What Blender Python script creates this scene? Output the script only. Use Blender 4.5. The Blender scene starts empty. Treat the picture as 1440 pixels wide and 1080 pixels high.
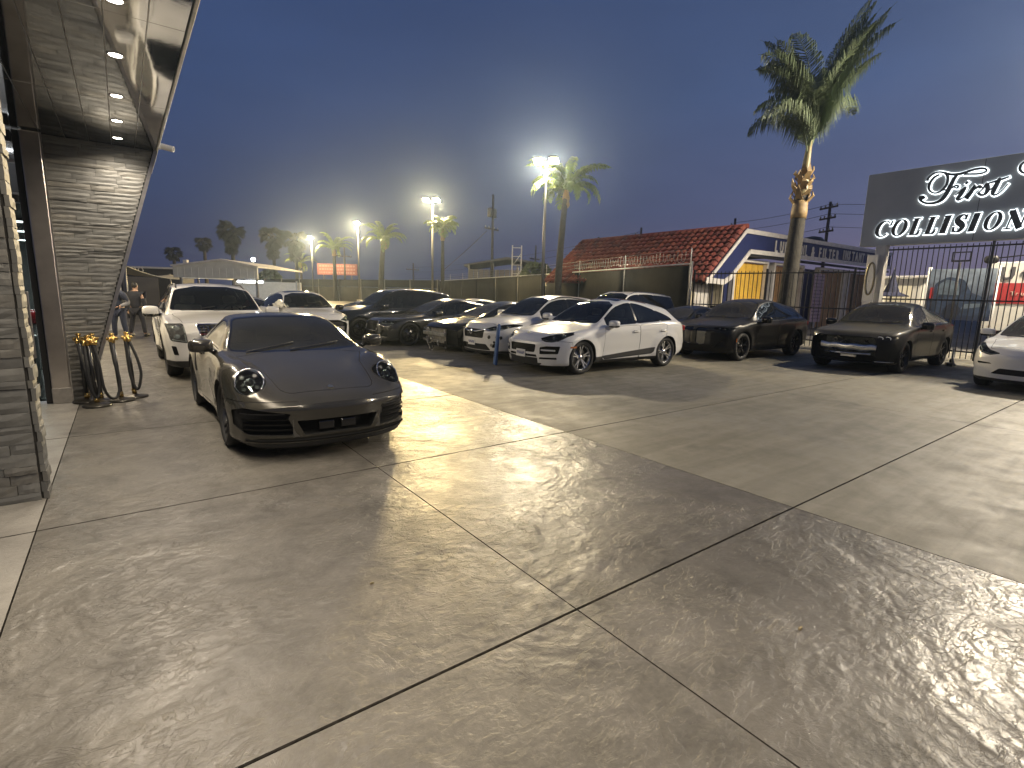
import bpy, bmesh, math, random
import numpy as np
from mathutils import Vector, Matrix
from mathutils.bvhtree import BVHTree
random.seed(7)
SC = bpy.context.scene
COL = SC.collection
PI = math.pi

# ------------------------------------------------------------------ camera
# world axes: X runs along the parking aisle to the right, Y along the shop front on the left
EYE = 1.67
FPX = 726.17                      # focal length in pixels of a 1440 px wide picture
RIGHT = (0.802069, -0.596759, 0.023739)
UP = (0.083871, 0.151902, 0.984831)
FWD = (0.591312, 0.787912, -0.171887)
cam_d = bpy.data.cameras.new('camera')
cam = bpy.data.objects.new('camera', cam_d)
COL.objects.link(cam)
cam_d.sensor_width = 36.0
cam_d.lens = 36.0 * FPX / 1440.0
cam_d.clip_start = 0.05
cam_d.clip_end = 3000
cam.matrix_world = Matrix(((RIGHT[0], UP[0], -FWD[0], 0), (RIGHT[1], UP[1], -FWD[1], 0), (RIGHT[2], UP[2], -FWD[2], EYE), (0, 0, 0, 1)))
SC.camera = cam

# ------------------------------------------------------------------ world, exposure
SC.view_settings.view_transform = 'Standard'
SC.view_settings.look = 'None'
SC.view_settings.gamma = 1
SC.view_settings.exposure = 0.0
SC.view_settings.use_curve_mapping = False
SC.render.engine = 'CYCLES'
SC.cycles.use_denoising = True
SC.cycles.max_bounces = 8
SC.cycles.transparent_max_bounces = 24
SC.cycles.sample_clamp_indirect = 6
SC.cycles.volume_bounces = 0
W = bpy.data.worlds.new('World')
SC.world = W
W.use_nodes = True
def build_sky():
    nt = W.node_tree; n = nt.nodes; n.clear()
    out = n.new('ShaderNodeOutputWorld'); bg = n.new('ShaderNodeBackground')
    tc = n.new('ShaderNodeTexCoord'); sep = n.new('ShaderNodeSeparateXYZ'); ramp = n.new('ShaderNodeValToRGB')
    nt.links.new(tc.outputs['Generated'], sep.inputs[0])
    nt.links.new(sep.outputs['Z'], ramp.inputs[0])
    els = ramp.color_ramp.elements
    stops = [(0.0, (.044, .050, .100)), (.05, (.037, .047, .105)), (.14, (.031, .050, .122)), (.32, (.035, .064, .160)), (.6, (.034, .062, .160)), (1.0, (.028, .050, .125))]
    while len(els) < len(stops): els.new(.5)
    for e, (p, c) in zip(els, stops): e.position = p; e.color = (*c, 1)
    # the side where the sun went down stays paler and pinker, mostly near the horizon
    r2 = n.new('ShaderNodeValToRGB'); nt.links.new(sep.outputs['Z'], r2.inputs[0]); e2 = r2.color_ramp.elements
    st2 = [(0.0, (.24, .18, .235)), (.05, (.19, .16, .235)), (.14, (.115, .13, .23)), (.32, (.075, .112, .225)), (1.0, (.028, .050, .125))]
    while len(e2) < len(st2): e2.new(.5)
    for e, (p, c) in zip(e2, st2): e.position = p; e.color = (*c, 1)
    dot = n.new('ShaderNodeVectorMath'); dot.operation = 'DOT_PRODUCT'; nt.links.new(tc.outputs['Generated'], dot.inputs[0]); dot.inputs[1].default_value = (.97, -.22, 0)
    mr = n.new('ShaderNodeMapRange'); mr.interpolation_type = 'SMOOTHSTEP'; mr.inputs['From Min'].default_value = .25; mr.inputs['From Max'].default_value = 1.05; nt.links.new(dot.outputs['Value'], mr.inputs[0])
    west = n.new('ShaderNodeMixRGB'); nt.links.new(mr.outputs[0], west.inputs[0]); nt.links.new(ramp.outputs[0], west.inputs[1]); nt.links.new(r2.outputs[0], west.inputs[2])
    sky = n.new('ShaderNodeTexSky'); sky.sky_type = 'NISHITA'; sky.sun_disc = False
    sky.sun_elevation = math.radians(-2.0); sky.sun_rotation = math.radians(250)
    mix = n.new('ShaderNodeMixRGB'); mix.blend_type = 'ADD'; mix.inputs[0].default_value = 0.03
    cl = n.new('ShaderNodeTexNoise'); cl.inputs['Scale'].default_value = 2.2; cl.inputs['Detail'].default_value = 7; cmap = n.new('ShaderNodeMapping'); cmap.inputs['Scale'].default_value = (1, 1, 3.2)
    nt.links.new(tc.outputs['Generated'], cmap.inputs[0]); nt.links.new(cmap.outputs[0], cl.inputs['Vector'])
    cr = n.new('ShaderNodeMapRange'); cr.inputs['From Min'].default_value = .35; cr.inputs['From Max'].default_value = .7; cr.inputs['To Min'].default_value = .93; cr.inputs['To Max'].default_value = 1.12; nt.links.new(cl.outputs['Fac'], cr.inputs[0])
    cm = n.new('ShaderNodeMixRGB'); cm.blend_type = 'MULTIPLY'; cm.inputs[0].default_value = 1; nt.links.new(west.outputs[0], cm.inputs[1]); nt.links.new(cr.outputs[0], cm.inputs[2])
    nt.links.new(cm.outputs[0], mix.inputs[1]); nt.links.new(sky.outputs[0], mix.inputs[2])
    nt.links.new(mix.outputs[0], bg.inputs[0]); bg.inputs[1].default_value = 1.0
    nt.links.new(bg.outputs[0], out.inputs[0])
build_sky()

# ------------------------------------------------------------------ materials
MATS = {}
def mat(name, col, rough=.5, metal=0., coat=0., spec=.5, noise=None, bump=None, emit=None, alpha=None, trans=0., sheen=0., noise_col=None, coat_rough=.04, rvar=None, ior=None):
    """Principled material; noise=(scale, amount[, detail]) varies the colour, bump=(scale, strength[, distance]) the relief."""
    if name in MATS: return MATS[name]
    m = bpy.data.materials.new(name); m.use_nodes = True
    nt = m.node_tree; b = nt.nodes['Principled BSDF']
    b.inputs['Base Color'].default_value = (*col, 1)
    b.inputs['Roughness'].default_value = rough
    b.inputs['Metallic'].default_value = metal
    b.inputs['Coat Weight'].default_value = coat
    b.inputs['Coat Roughness'].default_value = coat_rough
    b.inputs['Specular IOR Level'].default_value = spec
    b.inputs['Transmission Weight'].default_value = trans
    if ior: b.inputs['IOR'].default_value = ior
    tc = nt.nodes.new('ShaderNodeTexCoord')
    if noise:
        t = nt.nodes.new('ShaderNodeTexNoise'); t.inputs['Scale'].default_value = noise[0]
        t.inputs['Detail'].default_value = noise[2] if len(noise) > 2 else 6
        t.inputs['Roughness'].default_value = .62
        nt.links.new(tc.outputs['Object'], t.inputs['Vector'])
        r = nt.nodes.new('ShaderNodeValToRGB'); a = noise[1]
        c2 = noise_col or tuple(min(1, c * (1 + a)) for c in col)
        r.color_ramp.elements[0].color = (*[c * (1 - a) for c in col], 1); r.color_ramp.elements[0].position = .3
        r.color_ramp.elements[1].color = (*c2, 1); r.color_ramp.elements[1].position = .72
        nt.links.new(t.outputs['Fac'], r.inputs[0]); nt.links.new(r.outputs[0], b.inputs['Base Color'])
        if rvar:
            mr = nt.nodes.new('ShaderNodeMapRange'); mr.inputs['From Min'].default_value = .3; mr.inputs['From Max'].default_value = .7
            mr.inputs['To Min'].default_value = max(.02, rough - rvar); mr.inputs['To Max'].default_value = min(1, rough + rvar)
            nt.links.new(t.outputs['Fac'], mr.inputs[0]); nt.links.new(mr.outputs[0], b.inputs['Roughness'])
    if bump:
        t2 = nt.nodes.new('ShaderNodeTexNoise'); t2.inputs['Scale'].default_value = bump[0]; t2.inputs['Detail'].default_value = 5
        nt.links.new(tc.outputs['Object'], t2.inputs['Vector'])
        bp = nt.nodes.new('ShaderNodeBump'); bp.inputs['Strength'].default_value = bump[1]; bp.inputs['Distance'].default_value = bump[2] if len(bump) > 2 else .01
        nt.links.new(t2.outputs['Fac'], bp.inputs['Height']); nt.links.new(bp.outputs[0], b.inputs['Normal'])
    if emit:
        b.inputs['Emission Color'].default_value = (*emit[0], 1); b.inputs['Emission Strength'].default_value = emit[1]
    if alpha is not None: b.inputs['Alpha'].default_value = alpha
    MATS[name] = m
    return m

def glass_mat(name, tint, clear, rough=.02, dust=0.):
    """Window pane: mirror-like coat over a see-through tint; dust adds a dull film."""
    if name in MATS: return MATS[name]
    m = bpy.data.materials.new(name); m.use_nodes = True
    nt = m.node_tree; n = nt.nodes; b = n['Principled BSDF']; out = n['Material Output']
    b.inputs['Base Color'].default_value = (*tint, 1); b.inputs['Roughness'].default_value = rough
    b.inputs['Specular IOR Level'].default_value = .6
    tr = n.new('ShaderNodeBsdfTransparent'); tr.inputs[0].default_value = (.55, .6, .58, 1)
    mx = n.new('ShaderNodeMixShader'); mx.inputs[0].default_value = 1 - clear
    nt.links.new(tr.outputs[0], mx.inputs[1]); nt.links.new(b.outputs[0], mx.inputs[2])
    if dust:
        tc = n.new('ShaderNodeTexCoord'); t = n.new('ShaderNodeTexNoise'); t.inputs['Scale'].default_value = 3; t.inputs['Detail'].default_value = 8
        nt.links.new(tc.outputs['Object'], t.inputs['Vector'])
        d = n.new('ShaderNodeBsdfDiffuse'); d.inputs[0].default_value = (.30, .28, .23, 1)
        mr = n.new('ShaderNodeMapRange'); mr.inputs['From Min'].default_value = .25; mr.inputs['From Max'].default_value = .75
        mr.inputs['To Min'].default_value = dust * .6; mr.inputs['To Max'].default_value = dust * 1.2
        nt.links.new(t.outputs['Fac'], mr.inputs[0])
        m2 = n.new('ShaderNodeMixShader'); nt.links.new(mr.outputs[0], m2.inputs[0])
        nt.links.new(mx.outputs[0], m2.inputs[1]); nt.links.new(d.outputs[0], m2.inputs[2]); nt.links.new(m2.outputs[0], out.inputs[0])
    else:
        nt.links.new(mx.outputs[0], out.inputs[0])
    MATS[name] = m
    return m

def paint_mat(name, col, rough=.3, metal=.0, flake=0., dust=0., coat=1., coat_rough=.03, spec=.5):
    """Car paint: clear coat over base, with road dust that settles where the panel faces up."""
    if name in MATS: return MATS[name]
    m = mat(name, col, rough, metal, coat, spec, coat_rough=coat_rough)
    nt = m.node_tree; n = nt.nodes; b = n['Principled BSDF']; out = n['Material Output']
    tc = n.new('ShaderNodeTexCoord')
    if dust:
        t = n.new('ShaderNodeTexNoise'); t.inputs['Scale'].default_value = 2.2; t.inputs['Detail'].default_value = 9; t.inputs['Roughness'].default_value = .65
        nt.links.new(tc.outputs['Object'], t.inputs['Vector'])
        g = n.new('ShaderNodeNewGeometry'); s = n.new('ShaderNodeSeparateXYZ'); nt.links.new(g.outputs['Normal'], s.inputs[0])
        mr = n.new('ShaderNodeMapRange'); mr.inputs['From Min'].default_value = .3; mr.inputs['From Max'].default_value = 1.0; mr.inputs['To Min'].default_value = .04; mr.inputs['To Max'].default_value = 1
        nt.links.new(s.outputs['Z'], mr.inputs[0])
        m1 = n.new('ShaderNodeMath'); m1.operation = 'MULTIPLY'; nt.links.new(mr.outputs[0], m1.inputs[0]); nt.links.new(t.outputs['Fac'], m1.inputs[1])
        m2 = n.new('ShaderNodeMath'); m2.operation = 'MULTIPLY'; m2.use_clamp = True; nt.links.new(m1.outputs[0], m2.inputs[0]); m2.inputs[1].default_value = dust * 1.7
        d = n.new('ShaderNodeBsdfDiffuse'); d.inputs[0].default_value = (.20, .185, .145, 1)
        mx = n.new('ShaderNodeMixShader'); nt.links.new(m2.outputs[0], mx.inputs[0]); nt.links.new(b.outputs[0], mx.inputs[1]); nt.links.new(d.outputs[0], mx.inputs[2])
        nt.links.new(mx.outputs[0], out.inputs[0])
    if flake:
        v = n.new('ShaderNodeTexNoise'); v.inputs['Scale'].default_value = 900; v.inputs['Detail'].default_value = 1
        nt.links.new(tc.outputs['Object'], v.inputs['Vector'])
        bp = n.new('ShaderNodeBump'); bp.inputs['Strength'].default_value = flake; bp.inputs['Distance'].default_value = .0005
        nt.links.new(v.outputs['Fac'], bp.inputs['Height']); nt.links.new(bp.outputs[0], b.inputs['Normal'])
    return m

def emis_mat(name, col, strength):
    if name in MATS: return MATS[name]
    m = bpy.data.materials.new(name); m.use_nodes = True
    n = m.node_tree.nodes; n.clear()
    o = n.new('ShaderNodeOutputMaterial'); e = n.new('ShaderNodeEmission')
    e.inputs[0].default_value = (*col, 1); e.inputs[1].default_value = strength
    m.node_tree.links.new(e.outputs[0], o.inputs[0])
    MATS[name] = m
    return m

# ------------------------------------------------------------------ objects
def link(name, data, parent=None):
    o = bpy.data.objects.new(name, data); COL.objects.link(o)
    if parent is not None: o.parent = parent
    return o
def thing(name, label, cat, loc=(0, 0, 0), rz=0., group=None):
    o = link(name, None); o.empty_display_size = .2
    o.location = loc; o.rotation_euler = (0, 0, rz)
    o['label'] = label; o['category'] = cat
    if group: o['group'] = group
    return o
def tag(o, label, cat, group=None):
    o['label'] = label; o['category'] = cat
    if group: o['group'] = group
    return o
def structure(o): o['kind'] = 'structure'; return o
def stuff(o): o['kind'] = 'stuff'; return o
def copy_tree(o, parent=None):
    c = o.copy(); COL.objects.link(c)
    if parent is not None: c.parent = parent
    for ch in o.children: copy_tree(ch, c)
    return c

class MB:
    """collects shapes into one mesh"""
    def __init__(s): s.bm = bmesh.new(); s.mi = 0; s.sm = False
    def _f(s, vs, smooth=None):
        try:
            f = s.bm.faces.new(vs); f.material_index = s.mi; f.smooth = s.sm if smooth is None else smooth; return f
        except ValueError: return None
    def box(s, c, d, rz=0., bevel=0., M=None, seg=2):
        x, y, z = d[0] / 2, d[1] / 2, d[2] / 2
        R = Matrix.Translation(c) @ Matrix.Rotation(rz, 4, 'Z') if M is None else M
        b = bmesh.new() if bevel else s.bm
        vs = [b.verts.new(Vector((sx * x, sy * y, sz * z)) if bevel else R @ Vector((sx * x, sy * y, sz * z))) for sx in (-1, 1) for sy in (-1, 1) for sz in (-1, 1)]
        for q in ((0, 1, 3, 2), (4, 6, 7, 5), (0, 4, 5, 1), (2, 3, 7, 6), (0, 2, 6, 4), (1, 5, 7, 3)):
            f = b.faces.new([vs[i] for i in q]); f.material_index = s.mi; f.smooth = False
        if bevel:
            bmesh.ops.bevel(b, geom=list(b.edges), offset=bevel, segments=seg, affect='EDGES', profile=.5)
            mp = {v: s.bm.verts.new(R @ v.co) for v in b.verts}
            for f in b.faces:
                g = s._f([mp[v] for v in f.verts], smooth=s.sm)
            b.free()
        return s
    def tube(s, pts, r, n=8, cap=True, smooth=True):
        pts = [Vector(p) for p in pts]; rings = []
        up = None
        for i, p in enumerate(pts):
            t = (pts[min(i + 1, len(pts) - 1)] - pts[max(i - 1, 0)])
            if t.length < 1e-9: t = Vector((0, 0, 1))
            t.normalize()
            if up is None: up = t.orthogonal().normalized()
            a = (up - t * up.dot(t))
            if a.length < 1e-6: a = t.orthogonal()
            a.normalize(); b = t.cross(a); up = a
            rr = r[i] if isinstance(r, (list, tuple)) else r
            rings.append([s.bm.verts.new(p + (a * math.cos(2 * PI * k / n) + b * math.sin(2 * PI * k / n)) * rr) for k in range(n)])
        for i in range(len(rings) - 1):
            for k in range(n): s._f([rings[i][k], rings[i][(k + 1) % n], rings[i + 1][(k + 1) % n], rings[i + 1][k]], smooth)
        if cap:
            s._f(rings[0][::-1], False); s._f(rings[-1], False)
        return s
    def lathe(s, prof, n=24, M=None, smooth=True, a0=0., a1=2 * PI):
        """prof: list of (radius, height) turned about local Z"""
        M = M or Matrix.Identity(4); rings = []; full = abs(a1 - a0 - 2 * PI) < 1e-6
        m = n if full else n + 1
        for r, h in prof:
            rings.append([s.bm.verts.new(M @ Vector((r * math.cos(a0 + (a1 - a0) * k / n), r * math.sin(a0 + (a1 - a0) * k / n), h))) for k in range(m)])
        for i in range(len(rings) - 1):
            for k in range(n): s._f([rings[i][k], rings[i][(k + 1) % m], rings[i + 1][(k + 1) % m], rings[i + 1][k]], smooth)
        return s
    def poly(s, pts, smooth=False):
        return s._f([s.bm.verts.new(p) for p in pts], smooth)
    def prism(s, pts2, M, h):
        """pts2 polygon in local XY, extruded to local Z=h, placed by M"""
        a = [s.bm.verts.new(M @ Vector((p[0], p[1], 0))) for p in pts2]; b = [s.bm.verts.new(M @ Vector((p[0], p[1], h))) for p in pts2]
        n = len(pts2)
        s._f(a[::-1]); s._f(b)
        for i in range(n): s._f([a[i], a[(i + 1) % n], b[(i + 1) % n], b[i]])
        return s
    def ellipsoid(s, c, r, e=1., nu=16, nv=10, M=None):
        """superellipsoid; e<1 squarer"""
        M = M or Matrix.Identity(4)
        sp = lambda v, q: math.copysign(abs(v) ** q, v)
        rings = []
        for j in range(nv + 1):
            th = -PI / 2 + PI * j / nv
            rings.append([s.bm.verts.new(M @ Vector((c[0] + r[0] * sp(math.cos(th), e) * sp(math.cos(2 * PI * k / nu), e), c[1] + r[1] * sp(math.cos(th), e) * sp(math.sin(2 * PI * k / nu), e), c[2] + r[2] * sp(math.sin(th), e)))) for k in range(nu)])
        for j in range(nv):
            for k in range(nu): s._f([rings[j][k], rings[j][(k + 1) % nu], rings[j + 1][(k + 1) % nu], rings[j + 1][k]], True)
        return s
    def mesh(s, name, mats, clean=True):
        if clean:
            bmesh.ops.remove_doubles(s.bm, verts=s.bm.verts, dist=1e-5)
            bmesh.ops.recalc_face_normals(s.bm, faces=s.bm.faces)
        me = bpy.data.meshes.new(name); s.bm.to_mesh(me); s.bm.free()
        for m in (mats if isinstance(mats, (list, tuple)) else [mats]): me.materials.append(m)
        return me
    def build(s, name, mats, parent=None, clean=True):
        return link(name, s.mesh(name, mats, clean), parent)

def rotm(loc, rx=0, ry=0, rz=0):
    return Matrix.Translation(loc) @ Matrix.Rotation(rz, 4, 'Z') @ Matrix.Rotation(ry, 4, 'Y') @ Matrix.Rotation(rx, 4, 'X')
def align(loc, zdir, xhint=(0, 0, 1)):
    """matrix whose local Z points along zdir"""
    z = Vector(zdir).normalized(); x = Vector(xhint); x = x - z * x.dot(z)
    if x.length < 1e-5: x = z.orthogonal()
    x.normalize(); y = z.cross(x)
    return Matrix(((x.x, y.x, z.x, loc[0]), (x.y, y.y, z.y, loc[1]), (x.z, y.z, z.z, loc[2]), (0, 0, 0, 1)))

def pchip(xs, ys, x):
    xs = np.asarray(xs, float); ys = np.asarray(ys, float); x = np.clip(np.asarray(x, float), xs[0], xs[-1])
    h = np.diff(xs); d = np.diff(ys) / h; m = np.zeros(len(xs))
    for i in range(1, len(xs) - 1):
        if d[i - 1] * d[i] > 0:
            w1 = 2 * h[i] + h[i - 1]; w2 = h[i] + 2 * h[i - 1]; m[i] = (w1 + w2) / (w1 / d[i - 1] + w2 / d[i])
    m[0] = d[0]; m[-1] = d[-1]
    k = np.clip(np.searchsorted(xs, x) - 1, 0, len(h) - 1); t = (x - xs[k]) / h[k]
    return (2 * t**3 - 3 * t**2 + 1) * ys[k] + (t**3 - 2 * t**2 + t) * h[k] * m[k] + (-2 * t**3 + 3 * t**2) * ys[k + 1] + (t**3 - t**2) * h[k] * m[k + 1]
def crv(pts, x): return pchip([p[0] for p in pts], [p[1] for p in pts], x)
# ------------------------------------------------------------------ car toolkit
BLK = mat('black_plastic', (.012, .012, .012), .55, bump=(180, .15, .001))
BLKG = mat('black_gloss', (.006, .006, .006), .12, coat=.5)
DARK = mat('dark_recess', (.004, .004, .004), .8)
RUB = mat('tyre_rubber', (.014, .014, .014), .75, noise=(14, .35), bump=(60, .25, .002))
CHR = mat('chrome', (.75, .75, .75), .12, 1.)
ALU = mat('bare_aluminium', (.62, .62, .60), .3, 1., noise=(9, .25))
STEEL = mat('raw_steel', (.30, .29, .27), .42, 1., noise=(12, .4))
RIMS = mat('rim_silver', (.55, .55, .55), .25, .9, noise=(8, .12))
RIMD = mat('rim_dark', (.035, .035, .037), .3, .6)
LAMPC = mat('lamp_reflector', (.45, .46, .48), .18, 1.)
LAMPD = mat('lamp_housing', (.02, .02, .022), .25)
LAMPW = mat('lamp_white', (.75, .76, .78), .2)
AMBER = mat('amber_marker', (.45, .14, .03), .2, coat=1)
REDL = mat('red_lens', (.35, .01, .01), .15, coat=1)
CLEAR = glass_mat('clear_lens', (.02, .02, .02), .78)
GLS = glass_mat('car_glass', (.012, .014, .015), .42)
GLSD = glass_mat('car_glass_dusty', (.012, .013, .013), .30, .06, dust=.16)
GLSB = glass_mat('tinted_glass', (.006, .008, .012), .12)
SEATM = mat('seat_leather', (.10, .095, .085), .6, noise=(10, .2))
SEATL = mat('seat_light', (.36, .34, .30), .6, noise=(10, .15))
TRIMD = mat('cabin_trim', (.015, .015, .015), .7)
PLATE = mat('plate_white', (.62, .62, .60), .4)
PLATEB = mat('plate_print', (.03, .05, .18), .5)

def backface_dark(m):
    nt = m.node_tree; n = nt.nodes; out = [x for x in n if x.type == 'OUTPUT_MATERIAL'][0]
    src = out.inputs[0].links[0].from_socket
    g = n.new('ShaderNodeNewGeometry'); d = n.new('ShaderNodeBsdfDiffuse'); d.inputs[0].default_value = (.012, .012, .012, 1)
    mx = n.new('ShaderNodeMixShader'); nt.links.new(g.outputs['Backfacing'], mx.inputs[0]); nt.links.new(src, mx.inputs[1]); nt.links.new(d.outputs[0], mx.inputs[2])
    nt.links.new(mx.outputs[0], out.inputs[0])
    return m

def in_poly(u, v, poly):
    c = False; j = len(poly) - 1
    for i in range(len(poly)):
        ui, vi = poly[i]; uj, vj = poly[j]
        if (vi > v) != (vj > v) and u < (uj - ui) * (v - vi) / (vj - vi) + ui: c = not c
        j = i
    return c
def grow(poly, d):
    """offset a polygon outwards by d (inwards if negative)"""
    n = len(poly); A = sum(poly[i][0] * poly[(i + 1) % n][1] - poly[(i + 1) % n][0] * poly[i][1] for i in range(n))
    s = 1 if A > 0 else -1; out = []
    for i in range(n):
        p0 = Vector(poly[i - 1]); p1 = Vector(poly[i]); p2 = Vector(poly[(i + 1) % n])
        e1 = (p1 - p0).normalized(); e2 = (p2 - p1).normalized()
        n1 = Vector((e1.y, -e1.x)) * s; n2 = Vector((e2.y, -e2.x)) * s
        b = n1 + n2
        if b.length < 1e-6: b = n1.copy()
        b.normalize(); k = max(.35, b.dot(n1)); q = p1 + b * (d / k); out.append((q.x, q.y))
    return out
def rounded(poly, r, n=3):
    """round the corners of a polygon"""
    out = []; m = len(poly)
    for i in range(m):
        p0 = Vector(poly[i - 1]); p1 = Vector(poly[i]); p2 = Vector(poly[(i + 1) % m])
        a = (p0 - p1); b = (p2 - p1); rr = min(r, a.length * .45, b.length * .45)
        s = p1 + a.normalized() * rr; e = p1 + b.normalized() * rr
        for k in range(n + 1):
            t = k / n; q = s * (1 - t)**2 + p1 * 2 * t * (1 - t) + e * t * t; out.append((q.x, q.y))
    return out
def ellipse(cx, cy, rx, ry=None, n=20, a=0):
    ry = ry or rx; ca, sa = math.cos(a), math.sin(a); o = []
    for k in range(n):
        t = 2 * PI * k / n; x = rx * math.cos(t); y = ry * math.sin(t); o.append((cx + x * ca - y * sa, cy + x * sa + y * ca))
    return o

SIDE = lambda s: (Vector((1, 0, 0)), Vector((0, 0, 1)), Vector((0, -s, 0)))
FRONT = lambda s: (Vector((0, s, 0)), Vector((0, 0, 1)), Vector((1, 0, 0)))
REAR = lambda s: (Vector((0, s, 0)), Vector((0, 0, 1)), Vector((-1, 0, 0)))
TOP = lambda s: (Vector((1, 0, 0)), Vector((0, s, 0)), Vector((0, 0, -1)))

class Car:
    def __init__(c, spec, root):
        c.s = spec; c.root = root; c.ids = {'body': 0}
        c.bm = bmesh.new(); c.lay = c.bm.faces.layers.int.new('pid')
        c.make_body()
        c.bm.faces.ensure_lookup_table()
        c.bvh = BVHTree.FromBMesh(c.bm)
    # ---- surface
    def make_body(c):
        s = c.s; L = s['L']
        x = [0, .006, .02, .045, .08, .12, .17]
        while x[-1] + .065 < L - .17: x.append(x[-1] + .065)
        x += [L - .17, L - .12, L - .08, L - .045, L - .02, L - .006, L]
        xs = np.array(x); n = len(xs)
        w = crv(s['w'], xs); zl = crv(s['low'], xs); zb = crv(s['belt'], xs); zt = crv(s['top'], xs); y7 = crv(s['y7'], xs); z7 = crv(s['z7'], xs)
        wf = crv(s['wb'], xs) if 'wb' in s else np.full(n, .965)
        tuck = crv(s['tuck'], xs) if 'tuck' in s else np.full(n, .05)
        z6 = crv(s['z6'], xs) if 'z6' in s else zb + .02
        mid = crv(s['mid'], xs) if 'mid' in s else np.full(n, .98)
        sill = s.get('sill', .955)
        P = np.zeros((n, 10, 2))
        P[:, 0] = np.stack([0 * xs, zl], 1); P[:, 1] = np.stack([.84 * w, zl], 1)
        P[:, 2] = np.stack([sill * w, zl + .05], 1)
        P[:, 3] = np.stack([mid * w, zl + .34 * (zb - zl)], 1)
        P[:, 4] = np.stack([w, zl + s.get('mx', .66) * (zb - zl)], 1)
        P[:, 5] = np.stack([wf * w, zb], 1)
        P[:, 6] = np.stack([wf * w - tuck, z6], 1)
        P[:, 7] = np.stack([y7, z7], 1)
        P[:, 8] = np.stack([y7 * .58, z7 + .72 * (zt - z7)], 1)
        P[:, 9] = np.stack([0 * xs, zt], 1)
        seg = [2, 2, 4, 5, 4, 2, 6, 4, 4]
        ten = s.get('tension', .5)
        ring = []
        for i in range(9):
            p0 = P[:, i - 1] if i > 0 else P[:, 1] * np.array([-1, 1]); p1 = P[:, i]; p2 = P[:, i + 1]; p3 = P[:, i + 2] if i < 8 else P[:, 8] * np.array([-1, 1])
            l = np.linalg.norm(p2 - p1, axis=1, keepdims=True) + 1e-9
            d0 = np.linalg.norm(p1 - p0, axis=1, keepdims=True) + 1e-9; d3 = np.linalg.norm(p3 - p2, axis=1, keepdims=True) + 1e-9
            t1 = ((p1 - p0) / d0 * l + (p2 - p1) * d0 / d0) / 1. * .5
            t2 = ((p3 - p2) / d3 * l + (p2 - p1)) * .5
            if i == 6: t1 = (p2 - p1) * 1.0 + np.array([0.35, 0]) * l * .25; t2 = (p2 - p1) * 1.0 - np.array([.35, 0]) * l * .25
            if i == 5: t1 = (p2 - p1); t2 = (p2 - p1)
            if i == 0: t1 = p2 - p1; t2 = p2 - p1
            for k in range(seg[i]):
                t = k / seg[i]
                ring.append((2 * t**3 - 3 * t**2 + 1) * p1 + (t**3 - 2 * t**2 + t) * t1 * (ten * 2) + (-2 * t**3 + 3 * t**2) * p2 + (t**3 - t**2) * t2 * (ten * 2))
        ring.append(P[:, 9]); K = len(ring); Q = np.stack(ring, 1)         # n,K,2
        wr = w.max()
        fb = s.get('fb', 1.1); rb = s.get('rb', .9)
        fz = s['fprof']; rz = s['rprof']; fs, fp = s['fs']; rs, rp = s['rs']
        def warp(X, Y, Z):
            a = np.clip(1 - X / fb, 0, 1)**2; b = np.clip(1 - (L - X) / rb, 0, 1)**2
            return X + a * (crv(fz, Z) + fs * (np.abs(Y) / wr)**fp) - b * (crv(rz, Z) + rs * (np.abs(Y) / wr)**rp)
        bm = c.bm; ax = s['ax']; R = s['Ra']; fl = s.get('flare', .02)
        def mk(X, Y, Z):
            xx = float(warp(np.array(X), np.array(Y), np.array(Z)))
            if abs(Y) > .55 * wr:
                for k, a in enumerate(ax):
                    r = math.hypot(xx - a[0], Z - a[1]); f = fl[k] if isinstance(fl, tuple) else fl
                    q = (r - R) / .16
                    if q < 1: Y += math.copysign(f * (1 - max(q, 0)**2), Y) if q > -.6 else 0
            return bm.verts.new((xx, Y, Z))
        V = [[None] * (2 * K) for _ in range(n)]
        for i in range(n):
            for k in range(K):
                y, z = Q[i, k]
                V[i][k] = mk(xs[i], y, z)
                if 0 < k < K - 1: V[i][2 * K - 1 - k] = mk(xs[i], -y, z)
            V[i][2 * K - 1] = V[i][0]; V[i][K] = V[i][K - 1]
        order = list(range(K)) + list(range(K + 1, 2 * K - 1))
        m = len(order)
        def F(vs):
            u = []
            for v in vs:
                if v not in u: u.append(v)
            if len(u) > 2:
                try:
                    f = bm.faces.new(u); f.smooth = True
                except ValueError: pass
        for i in range(n - 1):
            for j in range(m): F([V[i][order[j]], V[i][order[(j + 1) % m]], V[i + 1][order[(j + 1) % m]], V[i + 1][order[j]]])
        M = 9
        for i, flip in ((0, 0), (n - 1, 1)):
            rows = []
            for k in range(2, K - 1):
                y, z = Q[i, k]; row = [V[i][2 * K - 1 - k]]
                for t in range(1, 2 * M): row.append(mk(xs[i], -y + 2 * y * t / (2 * M), z))
                row.append(V[i][k]); rows.append(row)
            # bottom and top strips meet the ring at its centre points
            for r0, r1 in zip(rows[:-1], rows[1:]):
                for t in range(2 * M): F([r0[t], r0[t + 1], r1[t + 1], r1[t]])
            F([V[i][0], V[i][1]] + [V[i][2]] + rows[0][1:-1][::-1] + [V[i][2 * K - 3], V[i][2 * K - 2]])
            F(rows[-1] + [V[i][K - 1]])
        bmesh.ops.remove_doubles(bm, verts=bm.verts, dist=.0004)
        bmesh.ops.recalc_face_normals(bm, faces=bm.faces)
        if bm.calc_volume(signed=True) < 0: bmesh.ops.reverse_faces(bm, faces=bm.faces)
        bm.normal_update()
    # ---- cutting
    def pid(c, name):
        return c.ids.setdefault(name, len(c.ids))
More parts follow.
